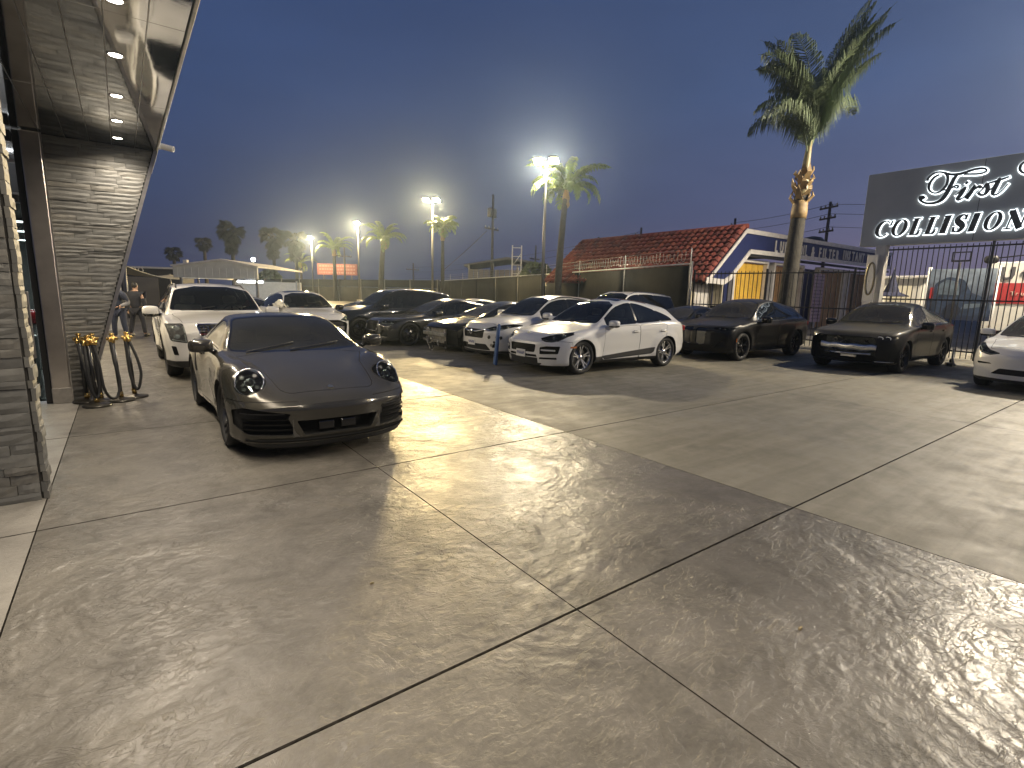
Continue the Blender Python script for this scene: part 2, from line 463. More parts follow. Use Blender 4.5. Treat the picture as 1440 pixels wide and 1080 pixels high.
    def stencil(c, name, poly, proj, thr=.15, lim=None, only=None, sides=(1, -1), keep=None):
        """cut the outline into the shell and give the faces inside it to a part"""
        id_ = c.pid(name) if name is not None else None
        oid = None if only is None else [c.ids[o] for o in only if o in c.ids]
        for sd in sides:
            a, b, d = proj(sd) if callable(proj) else (Vector((proj[0].x, proj[0].y * sd, proj[0].z)), Vector((proj[1].x, proj[1].y * sd, proj[1].z)), Vector((proj[2].x, proj[2].y * sd, proj[2].z)))
            u0 = min(p[0] for p in poly); u1 = max(p[0] for p in poly); v0 = min(p[1] for p in poly); v1 = max(p[1] for p in poly)
            pick = {}; lay = c.lay
            def ext(f):
                us = []; vv = []
                for v in f.verts:
                    co = v.co; us.append(a.dot(co)); vv.append(b.dot(co))
                return (min(us), max(us), min(vv), max(vv))
            for f in c.bm.faces:
                if f.normal.dot(d) > -thr: continue
                if oid is not None and f[lay] not in oid: continue
                e = ext(f)
                if e[1] < u0 or e[0] > u1 or e[3] < v0 or e[2] > v1: continue
                if lim and not lim(f.calc_center_median(), f.normal): continue
                pick[f] = e
            if not pick: continue
            m = len(poly)
            for i in range(m):
                p = poly[i]; q = poly[(i + 1) % m]
                du, dv = q[0] - p[0], q[1] - p[1]
                if abs(du) + abs(dv) < 1e-6: continue
                lo_u, hi_u, lo_v, hi_v = min(p[0], q[0]) - .012, max(p[0], q[0]) + .012, min(p[1], q[1]) - .012, max(p[1], q[1]) + .012
                sub = [f for f, e in pick.items() if e[1] >= lo_u and e[0] <= hi_u and e[3] >= lo_v and e[2] <= hi_v]
                if not sub: continue
                no = (a * dv - b * du).normalized(); co = a * (p[0] / a.dot(a)) + b * (p[1] / b.dot(b))
                cut = []
                for f in sub:
                    ds = [no.dot(v.co - co) for v in f.verts]
                    if min(ds) < -1e-5 and max(ds) > 1e-5: cut.append(f)
                if not cut: continue
                eds = set(e for f in cut for e in f.edges)
                for e in eds:
                    v0_, v1_ = e.verts; d0 = no.dot(v0_.co - co); d1 = no.dot(v1_.co - co)
                    if (d0 < -1e-5 and d1 > 1e-5) or (d0 > 1e-5 and d1 < -1e-5): bmesh.utils.edge_split(e, v0_, d0 / (d0 - d1))
                for f in cut:
                    on = [v for v in f.verts if abs(no.dot(v.co - co)) <= 1.2e-5]; del pick[f]
                    if len(on) >= 2:
                        va, vb = on[0], on[-1]
                        if len(on) > 2: va, vb = max(((p_, q_) for p_ in on for q_ in on if p_ is not q_), key=lambda w: (w[0].co - w[1].co).length)
                        try: nf_, _l = bmesh.utils.face_split(f, va, vb)
                        except ValueError: nf_ = None
                        if nf_ is not None: nf_.normal_update(); f.normal_update(); pick[nf_] = ext(nf_)
                    pick[f] = ext(f)
            if id_ is not None:
                for f in pick:
                    ct = f.calc_center_median()
                    if in_poly(a.dot(ct), b.dot(ct), poly): f[c.lay] = id_
    def seam(c, poly, proj, wd=.0035, **k):
        """a panel gap along an outline"""
        c.stencil('seam', grow(poly, wd), proj, only=('body', 'cladding', 'bumper'), **k)
        c.stencil('body', grow(poly, -wd), proj, only=('seam',), **k)
    def faces(c, name): 
        i = c.ids.get(name, -1); return [f for f in c.bm.faces if f[c.lay] == i]
    # ---- surface queries
    def hit(c, o, d):
        p, n, i, dist = c.bvh.ray_cast(Vector(o), Vector(d)); return (p, n) if p is not None else (Vector(o), -Vector(d))
    def front(c, y, z): return c.hit((-1, y, z), (1, 0, 0))
    def side(c, x, z, s=1): return c.hit((x, 2 * s, z), (0, -s, 0))
    def top(c, x, y): return c.hit((x, y, 3), (0, 0, -1))
    # ---- splitting off
    def islands(c, fs):
        out = []; left = set(fs)
        while left:
            st = [left.pop()]; g = []
            while st:
                f = st.pop(); g.append(f)
                for e in f.edges:
                    for h in e.link_faces:
                        if h in left: left.remove(h); st.append(h)
            out.append(g)
        return out
    def part(c, name, m, obj=None, off=0., parent=None, split=None):
        """the shell faces of a part as an object; split keeps both sides of the car apart"""
        fs = c.faces(name); out = []
        groups = [fs] if not split else ([[f for f in fs if f.calc_center_median().y > 0], [f for f in fs if f.calc_center_median().y <= 0]] if split != 'islands' else c.islands(fs))
        for g in groups:
            if not g: continue
            idx = {}; co = []; no = []; fc = []
            for f in g:
                r = []
                for v in f.verts:
                    if v not in idx: idx[v] = len(co); co.append(v.co + v.normal * off); no.append(v.normal.copy())
                    r.append(idx[v])
                fc.append(r)
            me = bpy.data.meshes.new(obj or name); me.from_pydata(co, [], fc); me.materials.append(m)
            for p in me.polygons: p.use_smooth = True
            me.normals_split_custom_set_from_vertices(no)
            out.append(link(obj or name, me, parent or c.root))
        return out
    def cup(c, name, vec, m, obj=None, parent=None, floor=True, mf=None):
        """a recess: walls from the outline of a part inwards, and a floor"""
        vec = Vector(vec); flip = vec.y != 0 and vec.x == 0; res = []
        for fs in c.islands(c.faces(name)):
            fset = set(fs); b = MB(); mp = {}; mq = {}
            def V(v, deep):
                d = mq if deep else mp
                if v not in d:
                    o = Vector(vec)
                    if flip or abs(vec.y) > 1e-6: o.y = (-abs(vec.y) if flip else vec.y) * (1 if v.co.y > 0 else -1)
                    d[v] = b.bm.verts.new(v.co + (o if deep else Vector()))
                return d[v]
            for f in fs:
                if floor:
                    g = b._f([V(v, 1) for v in f.verts], True)
                    if g and mf: g.material_index = 1
                for e in f.edges:
                    if sum(1 for q in e.link_faces if q in fset) == 1: b._f([V(e.verts[0], 0), V(e.verts[1], 0), V(e.verts[1], 1), V(e.verts[0], 1)], False)
            res.append(b.build(obj or name, [m] + ([mf] if mf else []), parent or c.root))
        return res

def seat_mesh(light=False):
    b = MB(); b.sm = True
    b.box((.0, 0, .30), (.50, .50, .16), bevel=.05, seg=3)
    b.box((0, 0, 0), (.14, .50, .62), bevel=.05, seg=3, M=rotm((.30, 0, .62), ry=.25))
    b.box((0, 0, 0), (.10, .27, .17), bevel=.04, seg=3, M=rotm((.40, 0, 1.03), ry=.25))
    return b.mesh('seat', SEATL if light else SEATM)
SEAT = {}
def seats(root, x, y, z, light=False, sc=1.):
    if light not in SEAT: SEAT[light] = seat_mesh(light)
    for s in (1, -1):
        o = link('seat', SEAT[light], root); o.location = (x, s * y, z); o.scale = (sc, sc, sc)
def cockpit(root, x, w, z, yw):
    b = MB(); b.sm = True
    b.box((x, 0, z - .12), (.42, 2 * w, .24), bevel=.08, seg=3)
    b.build('dashboard', TRIMD, root)
    b = MB(); M = rotm((x + .34, yw, z - .02), ry=-1.15)
    pts = [M @ Vector((.18 * math.cos(t), .18 * math.sin(t), 0)) for t in [2 * PI * k / 20 for k in range(21)]]
    b.tube(pts, .016, 6, cap=False); b.box((0, 0, 0), (.34, .03, .02), M=M); b.box((0, 0, 0), (.10, .10, .05), M=M, bevel=.02)
    b.build('steering_wheel', TRIMD, root)

WHEEL = {}
def wheel_meshes(key, R, tw, rr, style, rim_m, calip=None):
    if key in WHEEL: return WHEEL[key]
    h = tw / 2; rx = Matrix.Rotation(-PI / 2, 4, 'X')
    b = MB()
    prof = [(rr, -h * .8), (rr + .012, -h * .95), (rr + .5 * (R - rr), -h), (R - .03, -h * .93), (R - .008, -h * .78), (R, -h * .5), (R, h * .5), (R - .008, h * .78), (R - .03, h * .93), (rr + .5 * (R - rr), h), (rr + .012, h * .95), (rr, h * .8), (rr, -h * .8)]
    b.lathe(prof, 40, rx)
    for r in (.3, -.3, 0):
        pass
    ty = b.mesh('tyre', RUB)
    b = MB()          # hub side: disc, barrel
    b.mi = 0; b.lathe([(rr - .004, -h * .75), (rr - .02, h * .4), (rr - .006, h * .72), (rr + .008, h * .86), (rr + .01, h * .80)], 40, rx)
    b.mi = 1; b.lathe([(.0, .0), (rr * .70, .0), (rr * .70, -.02), (.0, -.02)], 28, rx @ Matrix.Translation((0, 0, h * .1)))
    b.mi = 2; b.lathe([(0, -h * .2), (rr - .01, -h * .2)], 24, rx)
    if calip:
        b.mi = 3; b.box((rr * .55, h * .2, .0), (.10, .06, .2), bevel=.015)
    wm = b.mesh('wheel', [rim_m, STEEL, DARK, calip or BLK])
    b = MB()
    n, kind = style
    yo = h * .74
    def spoke(a, r0, r1, w0, w1, dip=.03, th=.035, da=0.):
        ca, sa = math.cos(a), math.sin(a); cb, sb = math.cos(a + da), math.sin(a + da)
        pr = []
        for t in (0, .5, 1):
            r = r0 + (r1 - r0) * t; w = w0 + (w1 - w0) * t; y = yo - dip * (1 - t) * (1 + t * .5) ; c_, s_ = ca + (cb - ca) * t, sa + (sb - sa) * t
            l = math.hypot(c_, s_); c_, s_ = c_ / l, s_ / l
            ctr = Vector((r * c_, y, r * s_)); tg = Vector((-s_, 0, c_)) * w
            pr.append([b.bm.verts.new(ctr - tg + Vector((0, -th, 0))), b.bm.verts.new(ctr - tg * .72), b.bm.verts.new(ctr + tg * .72), b.bm.verts.new(ctr + tg + Vector((0, -th, 0)))])
        for i in range(2):
            for k in range(3): b._f([pr[i][k], pr[i][k + 1], pr[i + 1][k + 1], pr[i + 1][k]])
    for k in range(n):
        a = 2 * PI * k / n + PI / 2
        if kind == 'single': spoke(a, .045, rr - .004, .034, .026)
        elif kind == 'twin':
            spoke(a - .10, .05, rr - .004, .02, .015, da=-.07); spoke(a + .10, .05, rr - .004, .02, .015, da=.07)
        elif kind == 'y':
            spoke(a, .045, rr * .55, .022, .02); spoke(a, rr * .5, rr - .004, .014, .014, da=-.2, dip=.01); spoke(a, rr * .5, rr - .004, .014, .014, da=.2, dip=.01)
        elif kind == 'blade': spoke(a, .045, rr - .004, .03, .055, da=.15)
    b.lathe([(0, yo - .012), (.028, yo - .012), (.034, yo - .02), (.07, yo - .03), (.075, yo - .07)], 20, rx)
    for k in range(5):
        a = 2 * PI * k / 5; b.lathe([(0, .012), (.009, .012), (.009, 0)], 6, Matrix.Translation((.055 * math.cos(a), yo - .03, .055 * math.sin(a))) @ rx)
    rm = b.mesh('rim', rim_m)
    WHEEL[key] = (wm, ty, rm)
    return WHEEL[key]
def wheels(c, key, R, tw, rr, style, rim_m, y, calip=None, steer=0., skip=()):
    wm, ty, rm = wheel_meshes(key, R, tw, rr, style, rim_m, calip)
    for k, a in enumerate(c.s['ax']):
        for s in (1, -1):
            if (k, s) in skip: continue
            o = link('wheel', wm, c.root); o.location = (a[0], s * (y[k] - tw / 2), R); o.rotation_euler = (0, 0.3 * k, (0 if s > 0 else PI) + (steer if k == 0 else 0))
            link('tyre', ty, o); link('rim', rm, o)

def arches(c, Ra=None, clad=None, cm=None, depth=.42):
    for k, a in enumerate(c.s['ax']):
        R = Ra or c.s['Ra']
        lim = lambda p, n: abs(p.y) > .5 * max(q[1] for q in c.s['w'])
        if clad: c.stencil('cladding', ellipse(a[0], a[1], R + clad, n=28), SIDE, lim=lim, thr=.05)
        c.stencil('arch', ellipse(a[0], a[1], R, n=28), SIDE, lim=lim, thr=.02)
def arch_cup(c, depth=.40):
    c.cup('arch', (0, depth, 0), DARK, 'wheel_arch')
def mirrors(c, x, y, z, m, size=(.10, .11, .075), tilt=.12, low=None):
    """door mirrors on short arms"""
    for s in (1, -1):
        b = MB(); M = rotm((x, s * y, z), rz=-s * tilt)
        b.ellipsoid((0, 0, 0), size, .62, 18, 12, M)
        if low:
            b.mi = 1; b.ellipsoid((0.004, 0, -size[2] * .55), (size[0] * .98, size[1] * .97, size[2] * .62), .62, 16, 8, M)
        b.mi = 1
        p, n = c.side(x + .06, z - .10, s)
        b.tube([p - n * .02 + Vector((.0, 0, .02)), Vector((x + .03, s * (y - size[1] * .5), z - size[2] * .6))], [.035, .022], 8)
        o = b.build('mirror', [m, BLKG], c.root)
        b = MB(); b.box((size[0] * .93, 0, 0), (.015, size[1] * 1.55, size[2] * 1.5), M=M, bevel=.005)
        b.build('mirror_glass', CHR, o)
def handles(c, xs, z, m, ln=.2):
    for x in xs:
        for s in (1, -1):
            p, n = c.side(x, z, s); b = MB(); b.sm = True
            M = align(p + n * .018, n, (1, 0, 0)); b.box((0, 0, 0), (ln, .032, .022), M=M, bevel=.01); b.mi = 1
            b.box((0, 0, -.018), (ln * .8, .05, .006), M=M @ Matrix.Translation((0, 0, -.016)), bevel=.002)
            b.build('door_handle', [m, DARK], c.root)
def plate(c, z, y=0., w=.31, h=.155, txt=True, out=.012, name='licence_plate'):
    p, n = c.front(y, z); n = Vector((n.x, n.y * .3, n.z * .4)).normalized()
    M = align(p + n * out, n, (0, 1, 0)); b = MB()
    b.box((0, 0, 0), (w, h, .012), M=M, bevel=.003)
    if txt:
        b.mi = 1; r = random.Random(int(z * 1000) + int(p.x * 77))
        for k in range(7):
            cx = -w * .36 + k * w * .12
            b.box((cx, -.005, .0075), (w * .075, h * .42, .002), M=M @ Matrix.Translation((cx, -.005, .0075)))
            b.mi = 0; b.box((0, 0, 0), (w * .03, h * .12, .002), M=M @ Matrix.Translation((cx, -.005 + r.choice((-.02, .02)), .0085))); b.mi = 1
    return b.build(name, [PLATE, PLATEB], c.root)
def bars(c, name, zs, y0, y1, m, th=.018, dp=.02, inset=.0, parent=None, n=9, slope=0., objname='slat'):
    """horizontal grille bars that follow the front of the car"""
    for z in zs:
        b = MB(); pts = []
        for k in range(n):
            y = y0(z) + (y1(z) - y0(z)) * k / (n - 1) if callable(y0) else y0 + (y1 - y0) * k / (n - 1)
            p, nn = c.front(y, z); pts.append(Vector((p.x + inset, y, z + slope * abs(y))))
        for a, e in zip(pts[:-1], pts[1:]):
            vs = []
            for q in (a, e): vs.append([b.bm.verts.new(q + Vector((dx, 0, dz))) for dx, dz in ((0, -th / 2), (0, th / 2), (dp, th / 2), (dp, -th / 2))])
            for k in range(4): b._f([vs[0][k], vs[0][(k + 1) % 4], vs[1][(k + 1) % 4], vs[1][k]])
        b.build(objname, m, parent or c.root)
def lamp(c, name, deep, units, drl=None, lens=CLEAR, obj='headlight', house=LAMPD):
    """headlight: recessed housing, round projector units and a clear cover"""
    c.cup(name, deep, house, 'lamp_housing', mf=LAMPD)
    for o in c.part(name, lens, obj, off=.002, split=True):
        sd = 1 if sum(v.co.y for v in o.data.vertices) > 0 else -1
        for (y, z, r, dx) in units:
            p, n = c.front(sd * y, z); b = MB()
            M = align(p + Vector((dx, 0, 0)), (-1, sd * .15, .05))
            b.lathe([(r * 1.15, -.03), (r * 1.15, .012), (r, .014), (r * .93, 0), (r * .8, -.004)], 20, M); b.mi = 1
            b.lathe([(r * .8, -.004), (r * .7, .012), (r * .4, .024), (0, .028)], 20, M)
            b.build('lamp_unit', [LAMPC, LAMPW if r > .03 else LAMPC], o)
        for (pts, r) in (drl or []):
            b = MB(); q = []
            for (y, z) in pts:
                p, n = c.front(sd * y, z); q.append(p + Vector((.015, 0, 0)))
            b.tube(q, r, 6); b.build('light_strip', LAMPW, o)
def wipers(c, x0, x1, ys):
    for (ya, yb) in ys:
        b = MB(); pts = []
        for k in range(5):
            t = k / 4; p, n = c.top(x0 + (x1 - x0) * t, ya + (yb - ya) * t); pts.append(p + n * .012)
        b.tube(pts, .008, 6); b.build('wiper', BLK, c.root)
def rails(c, x0, x1, y, m, h=.03):
    for s in (1, -1):
        b = MB(); pts = []
        for k in range(9):
            x = x0 + (x1 - x0) * k / 8; p, n = c.top(x, s * y); pts.append(p + Vector((0, 0, h if 0 < k < 8 else -.01)))
        b.tube(pts, .016, 8); b.build('roof_rail', m, c.root)
def fin(c, x, m):
    p, n = c.top(x, 0); b = MB()
    b.prism([(-.09, -.01), (.07, -.01), (.075, .055), (.05, .06)], Matrix.Translation(p + Vector((0, .012, 0))) @ Matrix.Rotation(PI / 2, 4, 'X'), .024)
    b.build('antenna_fin', m, c.root)
def finish(c, body_m, glass_m, side_m=None, clad_m=BLK):
    backface_dark(body_m) if not body_m.get('bf') else None
    body_m['bf'] = 1
    c.part('body', body_m)
    if 'seam' in c.ids: c.part('seam', DARK, 'panel_gap', off=-.003)
    if 'cladding' in c.ids: c.part('cladding', clad_m, off=.003)
    if 'windshield' in c.ids: c.part('windshield', glass_m, off=-.003)
    if 'side_window' in c.ids: c.part('side_window', side_m or glass_m, off=-.004, split='islands')
    if 'window_trim' in c.ids: c.part('window_trim', BLKG, split=True)
    if 'rear_window' in c.ids: c.part('rear_window', glass_m, off=-.003)
    arch_cup(c)
def place(label, cat, x, y, heading, name='parked_car', group=None):
    """heading: world angle of the nose; the car's origin is the ground under the middle of its front edge"""
    return thing(name, label, cat, (x, y, 0), heading + PI, group)
# ------------------------------------------------------------------ ground
def concrete_mat(name, dark, light, stamped=0., rough=(.3, .55), streak=0., spec=.5):
    m = bpy.data.materials.new(name); m.use_nodes = True
    nt = m.node_tree; n = nt.nodes; lk = nt.links; b = n['Principled BSDF']
    tc = n.new('ShaderNodeTexCoord'); P = tc.outputs['Object']
    def noise(sc, det=6, dist=0., vec=None, ro=.6):
        t = n.new('ShaderNodeTexNoise'); t.inputs['Scale'].default_value = sc; t.inputs['Detail'].default_value = det; t.inputs['Distortion'].default_value = dist; t.inputs['Roughness'].default_value = ro
        lk.new(vec or P, t.inputs['Vector']); return t.outputs['Fac']
    def mrange(x, a, b_, c, d):
        r = n.new('ShaderNodeMapRange'); r.interpolation_type = 'SMOOTHSTEP'
        for k, v in zip(('From Min', 'From Max', 'To Min', 'To Max'), (a, b_, c, d)): r.inputs[k].default_value = v
        lk.new(x, r.inputs[0]); return r.outputs[0]
    def math_(op, x, y):
        r = n.new('ShaderNodeMath'); r.operation = op
        for i, v in enumerate((x, y)):
            if isinstance(v, (int, float)): r.inputs[i].default_value = v
            else: lk.new(v, r.inputs[i])
        return r.outputs[0]
    big = noise(.55, 5, .6); mid = noise(3.2, 8, .4, ro=.68); fine = noise(38, 4)
    if streak:
        mp = n.new('ShaderNodeMapping'); mp.inputs['Scale'].default_value = (.5, 5, 1); mp.inputs['Rotation'].default_value = (0, 0, math.radians(-28)); lk.new(P, mp.inputs[0]); st = noise(1.2, 6, .3, mp.outputs[0])
    f = math_('ADD', math_('MULTIPLY', big, .5), math_('MULTIPLY', mid, .38)); f = math_('ADD', f, math_('MULTIPLY', fine, .12))
    if streak: f = math_('ADD', math_('MULTIPLY', f, 1 - streak), math_('MULTIPLY', st, streak))
    rp = n.new('ShaderNodeValToRGB'); e = rp.color_ramp.elements
    e[0].position = .40; e[0].color = (*dark, 1); e[1].position = .60; e[1].color = (*light, 1)
    lk.new(f, rp.inputs[0]); col = rp.outputs[0]
    # old oil marks
    sp = math_('MULTIPLY', mrange(noise(.9, 4, .4), .56, .72, 1, .62), mrange(noise(4.5, 5, .6), .60, .75, 1, .78)); mx = n.new('ShaderNodeMixRGB'); mx.blend_type = 'MULTIPLY'; mx.inputs[0].default_value = 1
    lk.new(col, mx.inputs[1]); lk.new(sp, mx.inputs[2]); lk.new(mx.outputs[0], b.inputs['Base Color'])
    lk.new(mrange(math_('ADD', math_('MULTIPLY', big, .45), math_('MULTIPLY', mid, .55)), .38, .64, rough[1], rough[0]), b.inputs['Roughness'])
    b.inputs['Specular IOR Level'].default_value = spec
    h = math_('MULTIPLY', fine, .12)
    if stamped:
        mp = n.new('ShaderNodeMapping'); mp.inputs['Rotation'].default_value = (0, 0, .5); mp.inputs['Scale'].default_value = (1, 1.6, 1); lk.new(P, mp.inputs[0])
        def terrace(x, k, lo):
            t = math_('MULTIPLY', x, k); f = math_('FRACT', t, 0); return math_('MULTIPLY', math_('ADD', math_('SUBTRACT', t, f), mrange(f, lo, 1., 0., 1.)), 1. / k)
        a = noise(2.1, 9, .9, mp.outputs[0], .60); c = noise(6.5, 8, .7, mp.outputs[0], .62); g = noise(24, 5, .5)
        mask = mrange(noise(1.0, 4, .5), .40, .60, .25, 1.)
        # slate ledges: flat terraces with steep irregular edges, over a rough split-face relief
        hh = math_('ADD', math_('MULTIPLY', terrace(a, 9., .78), 3.2), math_('MULTIPLY', terrace(c, 7., .7), 1.5)); hh = math_('MULTIPLY', hh, mask)
        hh = math_('ADD', hh, math_('MULTIPLY', c, .55)); hh = math_('ADD', hh, math_('MULTIPLY', g, .42)); h = math_('ADD', math_('MULTIPLY', hh, stamped * .9), h)
    else:
        h = math_('ADD', h, math_('MULTIPLY', mid, .5))
    bp = n.new('ShaderNodeBump'); bp.inputs['Strength'].default_value = 1.; bp.inputs['Distance'].default_value = .0075 if stamped else .006
    lk.new(h, bp.inputs['Height']); lk.new(bp.outputs[0], b.inputs['Normal'])
    MATS[name] = m
    return m
STAMP = concrete_mat('stamped_concrete', (.066, .060, .050), (.170, .157, .134), 1.0, (.30, .46))
BROOM = concrete_mat('broomed_concrete', (.120, .111, .084), (.225, .210, .168), 0, (.52, .68), .4)
WALK = concrete_mat('walkway_concrete', (.17, .158, .138), (.27, .255, .225), .35, (.34, .5))
JOINT = mat('joint_dirt', (.035, .031, .026), 1., spec=.05, noise=(30, .5))
FAR = mat('far_asphalt', (.10, .095, .085), .7, noise=(.5, .3))

def slab(x0, x1, y0, y1, m, g=.0034, parent=None, h=.002):
    b = MB(); z = 0; e = .005
    a = [(x0 + h, y0 + g), (x1 - h, y0 + g), (x1 - h, y1 - g), (x0 + h, y1 - g)]
    i = [(x0 + h + e * .5, y0 + g + e), (x1 - h - e * .5, y0 + g + e), (x1 - h - e * .5, y1 - g - e), (x0 + h + e * .5, y1 - g - e)]
    lo = [b.bm.verts.new((*p, -.03)) for p in a]; md = [b.bm.verts.new((*p, -.006)) for p in a]; hi = [b.bm.verts.new((*p, 0)) for p in i]
    b.mi = 1
    for k in range(4):
        j = (k + 1) % 4; b._f([lo[k], lo[j], md[j], md[k]]); b._f([md[k], md[j], hi[j], hi[k]])
    b.mi = 0; b._f(hi)
    return b.build('slab', [m, JOINT], parent)
gb = MB(); gb.poly([(-170, -70, -.031), (260, -70, -.031), (260, 330, -.031), (-170, 330, -.031)])
ground = structure(gb.build('ground', FAR))
jb = MB(); jb.poly([(-9, -8, -.024), (24, -8, -.024), (24, 60, -.024), (-9, 60, -.024)]); jb.build('joint_bed', JOINT, ground)
YR = [-8, -3.7, -.95, 1.805, 4.555, 7.30, 10.05, 12.8, 15.55, 18.3, 21.05, 26.5, 32, 40, 50, 60]
for y0, y1 in zip(YR[:-1], YR[1:]):
    slab(-9, -.605, y0, y1, WALK, parent=ground)
    slab(-.605, 1.828, y0, y1, STAMP, parent=ground); slab(1.828, 4.27, y0, y1, STAMP, parent=ground)
YL = [-8, 1.805, 4.555, 10.05, 15.55, 21.05, 26.5, 32, 40, 50, 60]; XL = [4.27, 9.6, 14.9, 24]
for y0, y1 in zip(YL[:-1], YL[1:]):
    for x0, x1 in zip(XL[:-1], XL[1:]): slab(x0, x1, y0, y1, BROOM, parent=ground)
# bits of litter and a dead leaf on the slabs
def litter(name, label, x, y, m, s):
    b = MB(); r = random.Random(int(x * 100)); n = 7
    top = [b.bm.verts.new((x + s * math.cos(k * 6.283 / n) * r.uniform(.5, 1), y + s * .6 * math.sin(k * 6.283 / n) * r.uniform(.5, 1), .004 + r.uniform(0, .012))) for k in range(n)]
    lo = [b.bm.verts.new((v.co.x, v.co.y, .001)) for v in top]
    b._f(top); b._f(lo[::-1])
    for k in range(n): b._f([lo[k], lo[(k + 1) % n], top[(k + 1) % n], top[k]])
    return tag(b.build(name, m), label, 'litter')
LEAF = mat('dry_leaf', (.30, .24, .13), .7)
litter('dry_leaf', 'small pale dry leaf lying alone on the near right stamped slab', 2.66, 1.02, LEAF, .022)
litter('dry_leaf', 'tiny curled dry leaf on the stamped slab left of the crossing joints', 1.02, 2.66, LEAF, .016)

# ------------------------------------------------------------------ shop on the left: ledge stone, soffit, glass
STONE = [mat('ledge_stone_%s' % k, c, .62, noise=(7, .22, 8), bump=(22, .35, .01)) for k, c in (('grey', (.098, .097, .090)), ('brown', (.102, .098, .087)), ('pale', (.122, .120, .110)), ('dark', (.080, .079, .074)))]
MORTAR = mat('stone_backing', (.03, .028, .025), .9)
SOFF = mat('soffit_panel', (.40, .40, .39), .05, 1., noise=(1.3, .2), bump=(1.1, .08, .02))
TRIMA = mat('brushed_trim', (.48, .46, .43), .3, 1., noise=(15, .15))
COLM = mat('polished_column', (.56, .52, .47), .30, 1., noise=(2, .2), bump=(1.2, .2, .03))
FRAMEB = mat('black_frame', (.012, .012, .012), .35)
def stone_mesh(w, h, d, sd):
    r = random.Random(sd); b = MB(); nx, nz = 4, 2
    G = [[None] * (nz + 1) for _ in range(nx + 1)]
    for i in range(nx + 1):
        for k in range(nz + 1):
            ed = i in (0, nx) or k in (0, nz)
            G[i][k] = b.bm.verts.new((-w / 2 + w * i / nx, -d - (r.uniform(-.004, .002) if ed else r.uniform(.002, .009)), -h / 2 + h * k / nz + (0 if k in (0, nz) and i in (0, nx) else r.uniform(-.004, .004))))
    for i in range(nx):
        for k in range(nz): b._f([G[i][k], G[i + 1][k], G[i + 1][k + 1], G[i][k + 1]])
    ring = [G[i][0] for i in range(nx + 1)] + [G[nx][k] for k in range(1, nz + 1)] + [G[i][nz] for i in range(nx - 1, -1, -1)] + [G[0][k] for k in range(nz - 1, 0, -1)]
    bk = [b.bm.verts.new((v.co.x, .0, v.co.z)) for v in ring]
    for a in range(len(ring)): b._f([ring[a], bk[a], bk[(a + 1) % len(ring)], ring[(a + 1) % len(ring)]])
    return b.mesh('stone', STONE[0])
SMESH = {}
def stone_course(parent, x0, x1, z, h, y, rnd, flip=None, wmin=.22, wmax=.55):
    """one course of ledge stones on a face; flip turns the face to look along +X"""
    x = x0
    while x < x1 - .02:
        w = rnd.uniform(wmin, wmax)
        if x1 - (x + w) < .12: w = x1 - x
        w = min(w, x1 - x); kd = (round(w / .04), round(h / .01), rnd.randrange(3)); 
        if kd not in SMESH: SMESH[kd] = [None] * len(STONE)
        mi = rnd.choice((0, 0, 0, 1, 1, 2, 3))
        if SMESH[kd][mi] is None:
            me = stone_mesh(max(.04, kd[0] * .04), h, .03, hash(kd) % 9999); me.materials[0] = STONE[mi]; SMESH[kd][mi] = me
        o = link('stone', SMESH[kd][mi], parent); sx = (w - .004) / max(.04, kd[0] * .04)
        dep = rnd.choice((-.007, -.004, 0, 0, .003, .008))
        if flip is None: o.location = (x + w / 2, y - dep, z); o.scale = (sx, 1, .97)
        else: o.location = (y + dep, x + w / 2, z); o.rotation_euler = (0, 0, PI / 2); o.scale = (sx, 1, .97)
        x += w
def fin_wall():
    t = thing('stone_fin_wall', 'tapering grey ledge stone wall with slanted metal edge under the shop canopy', 'wall', (0, 0, 0)); rnd = random.Random(3)
    xr = lambda z: -.535 + (z / 3.61) * 1.095
    b = MB(); b.prism([(-.70, 0), (xr(0) - .01, 0), (xr(3.61) - .01, 3.61), (-.70, 3.61)], Matrix.Translation((0, 9.95, 0)) @ Matrix.Rotation(PI / 2, 4, 'X'), .31)
    b.build('wall_core', MORTAR, t)
    z = 0; 
    while z < 3.58:
        h = rnd.choice((.05, .06, .07, .07)); h = min(h, 3.61 - z)
        stone_course(t, -.705, xr(z + h * .3) - .02, z + h / 2, h, 9.64, rnd, wmin=.24, wmax=.62); z += h
    b = MB(); w = .035
    b.prism([(xr(0) - .012, 0), (xr(0) + w, 0), (xr(3.61) + w, 3.61), (xr(3.61) - .012, 3.61)], Matrix.Translation((0, 9.98, 0)) @ Matrix.Rotation(PI / 2, 4, 'X'), .40); b.build('edge_trim', TRIMA, t)
fin_wall()
def stone_pillar():
    t = thing('stone_pillar', 'near dark ledge stone pillar at the left edge with pale rough side', 'pillar', (0, 0, 0)); rnd = random.Random(8)
    b = MB(); b.box((-1.335, 5.36, 1.805), (1.43, .20, 3.60)); b.build('wall_core', MORTAR, t)
    z = 0
    while z < 3.6:
        h = rnd.choice((.06, .08, .10)); h = min(h, 3.605 - z)
        stone_course(t, -2.05, -.635, z + h / 2, h, 5.26, rnd, wmin=.3, wmax=.6)
        stone_course(t, 5.24, 5.47, z + h / 2, h, -.622, rnd, flip=1, wmin=.3, wmax=.6); z += h
stone_pillar()
DOWN = 165
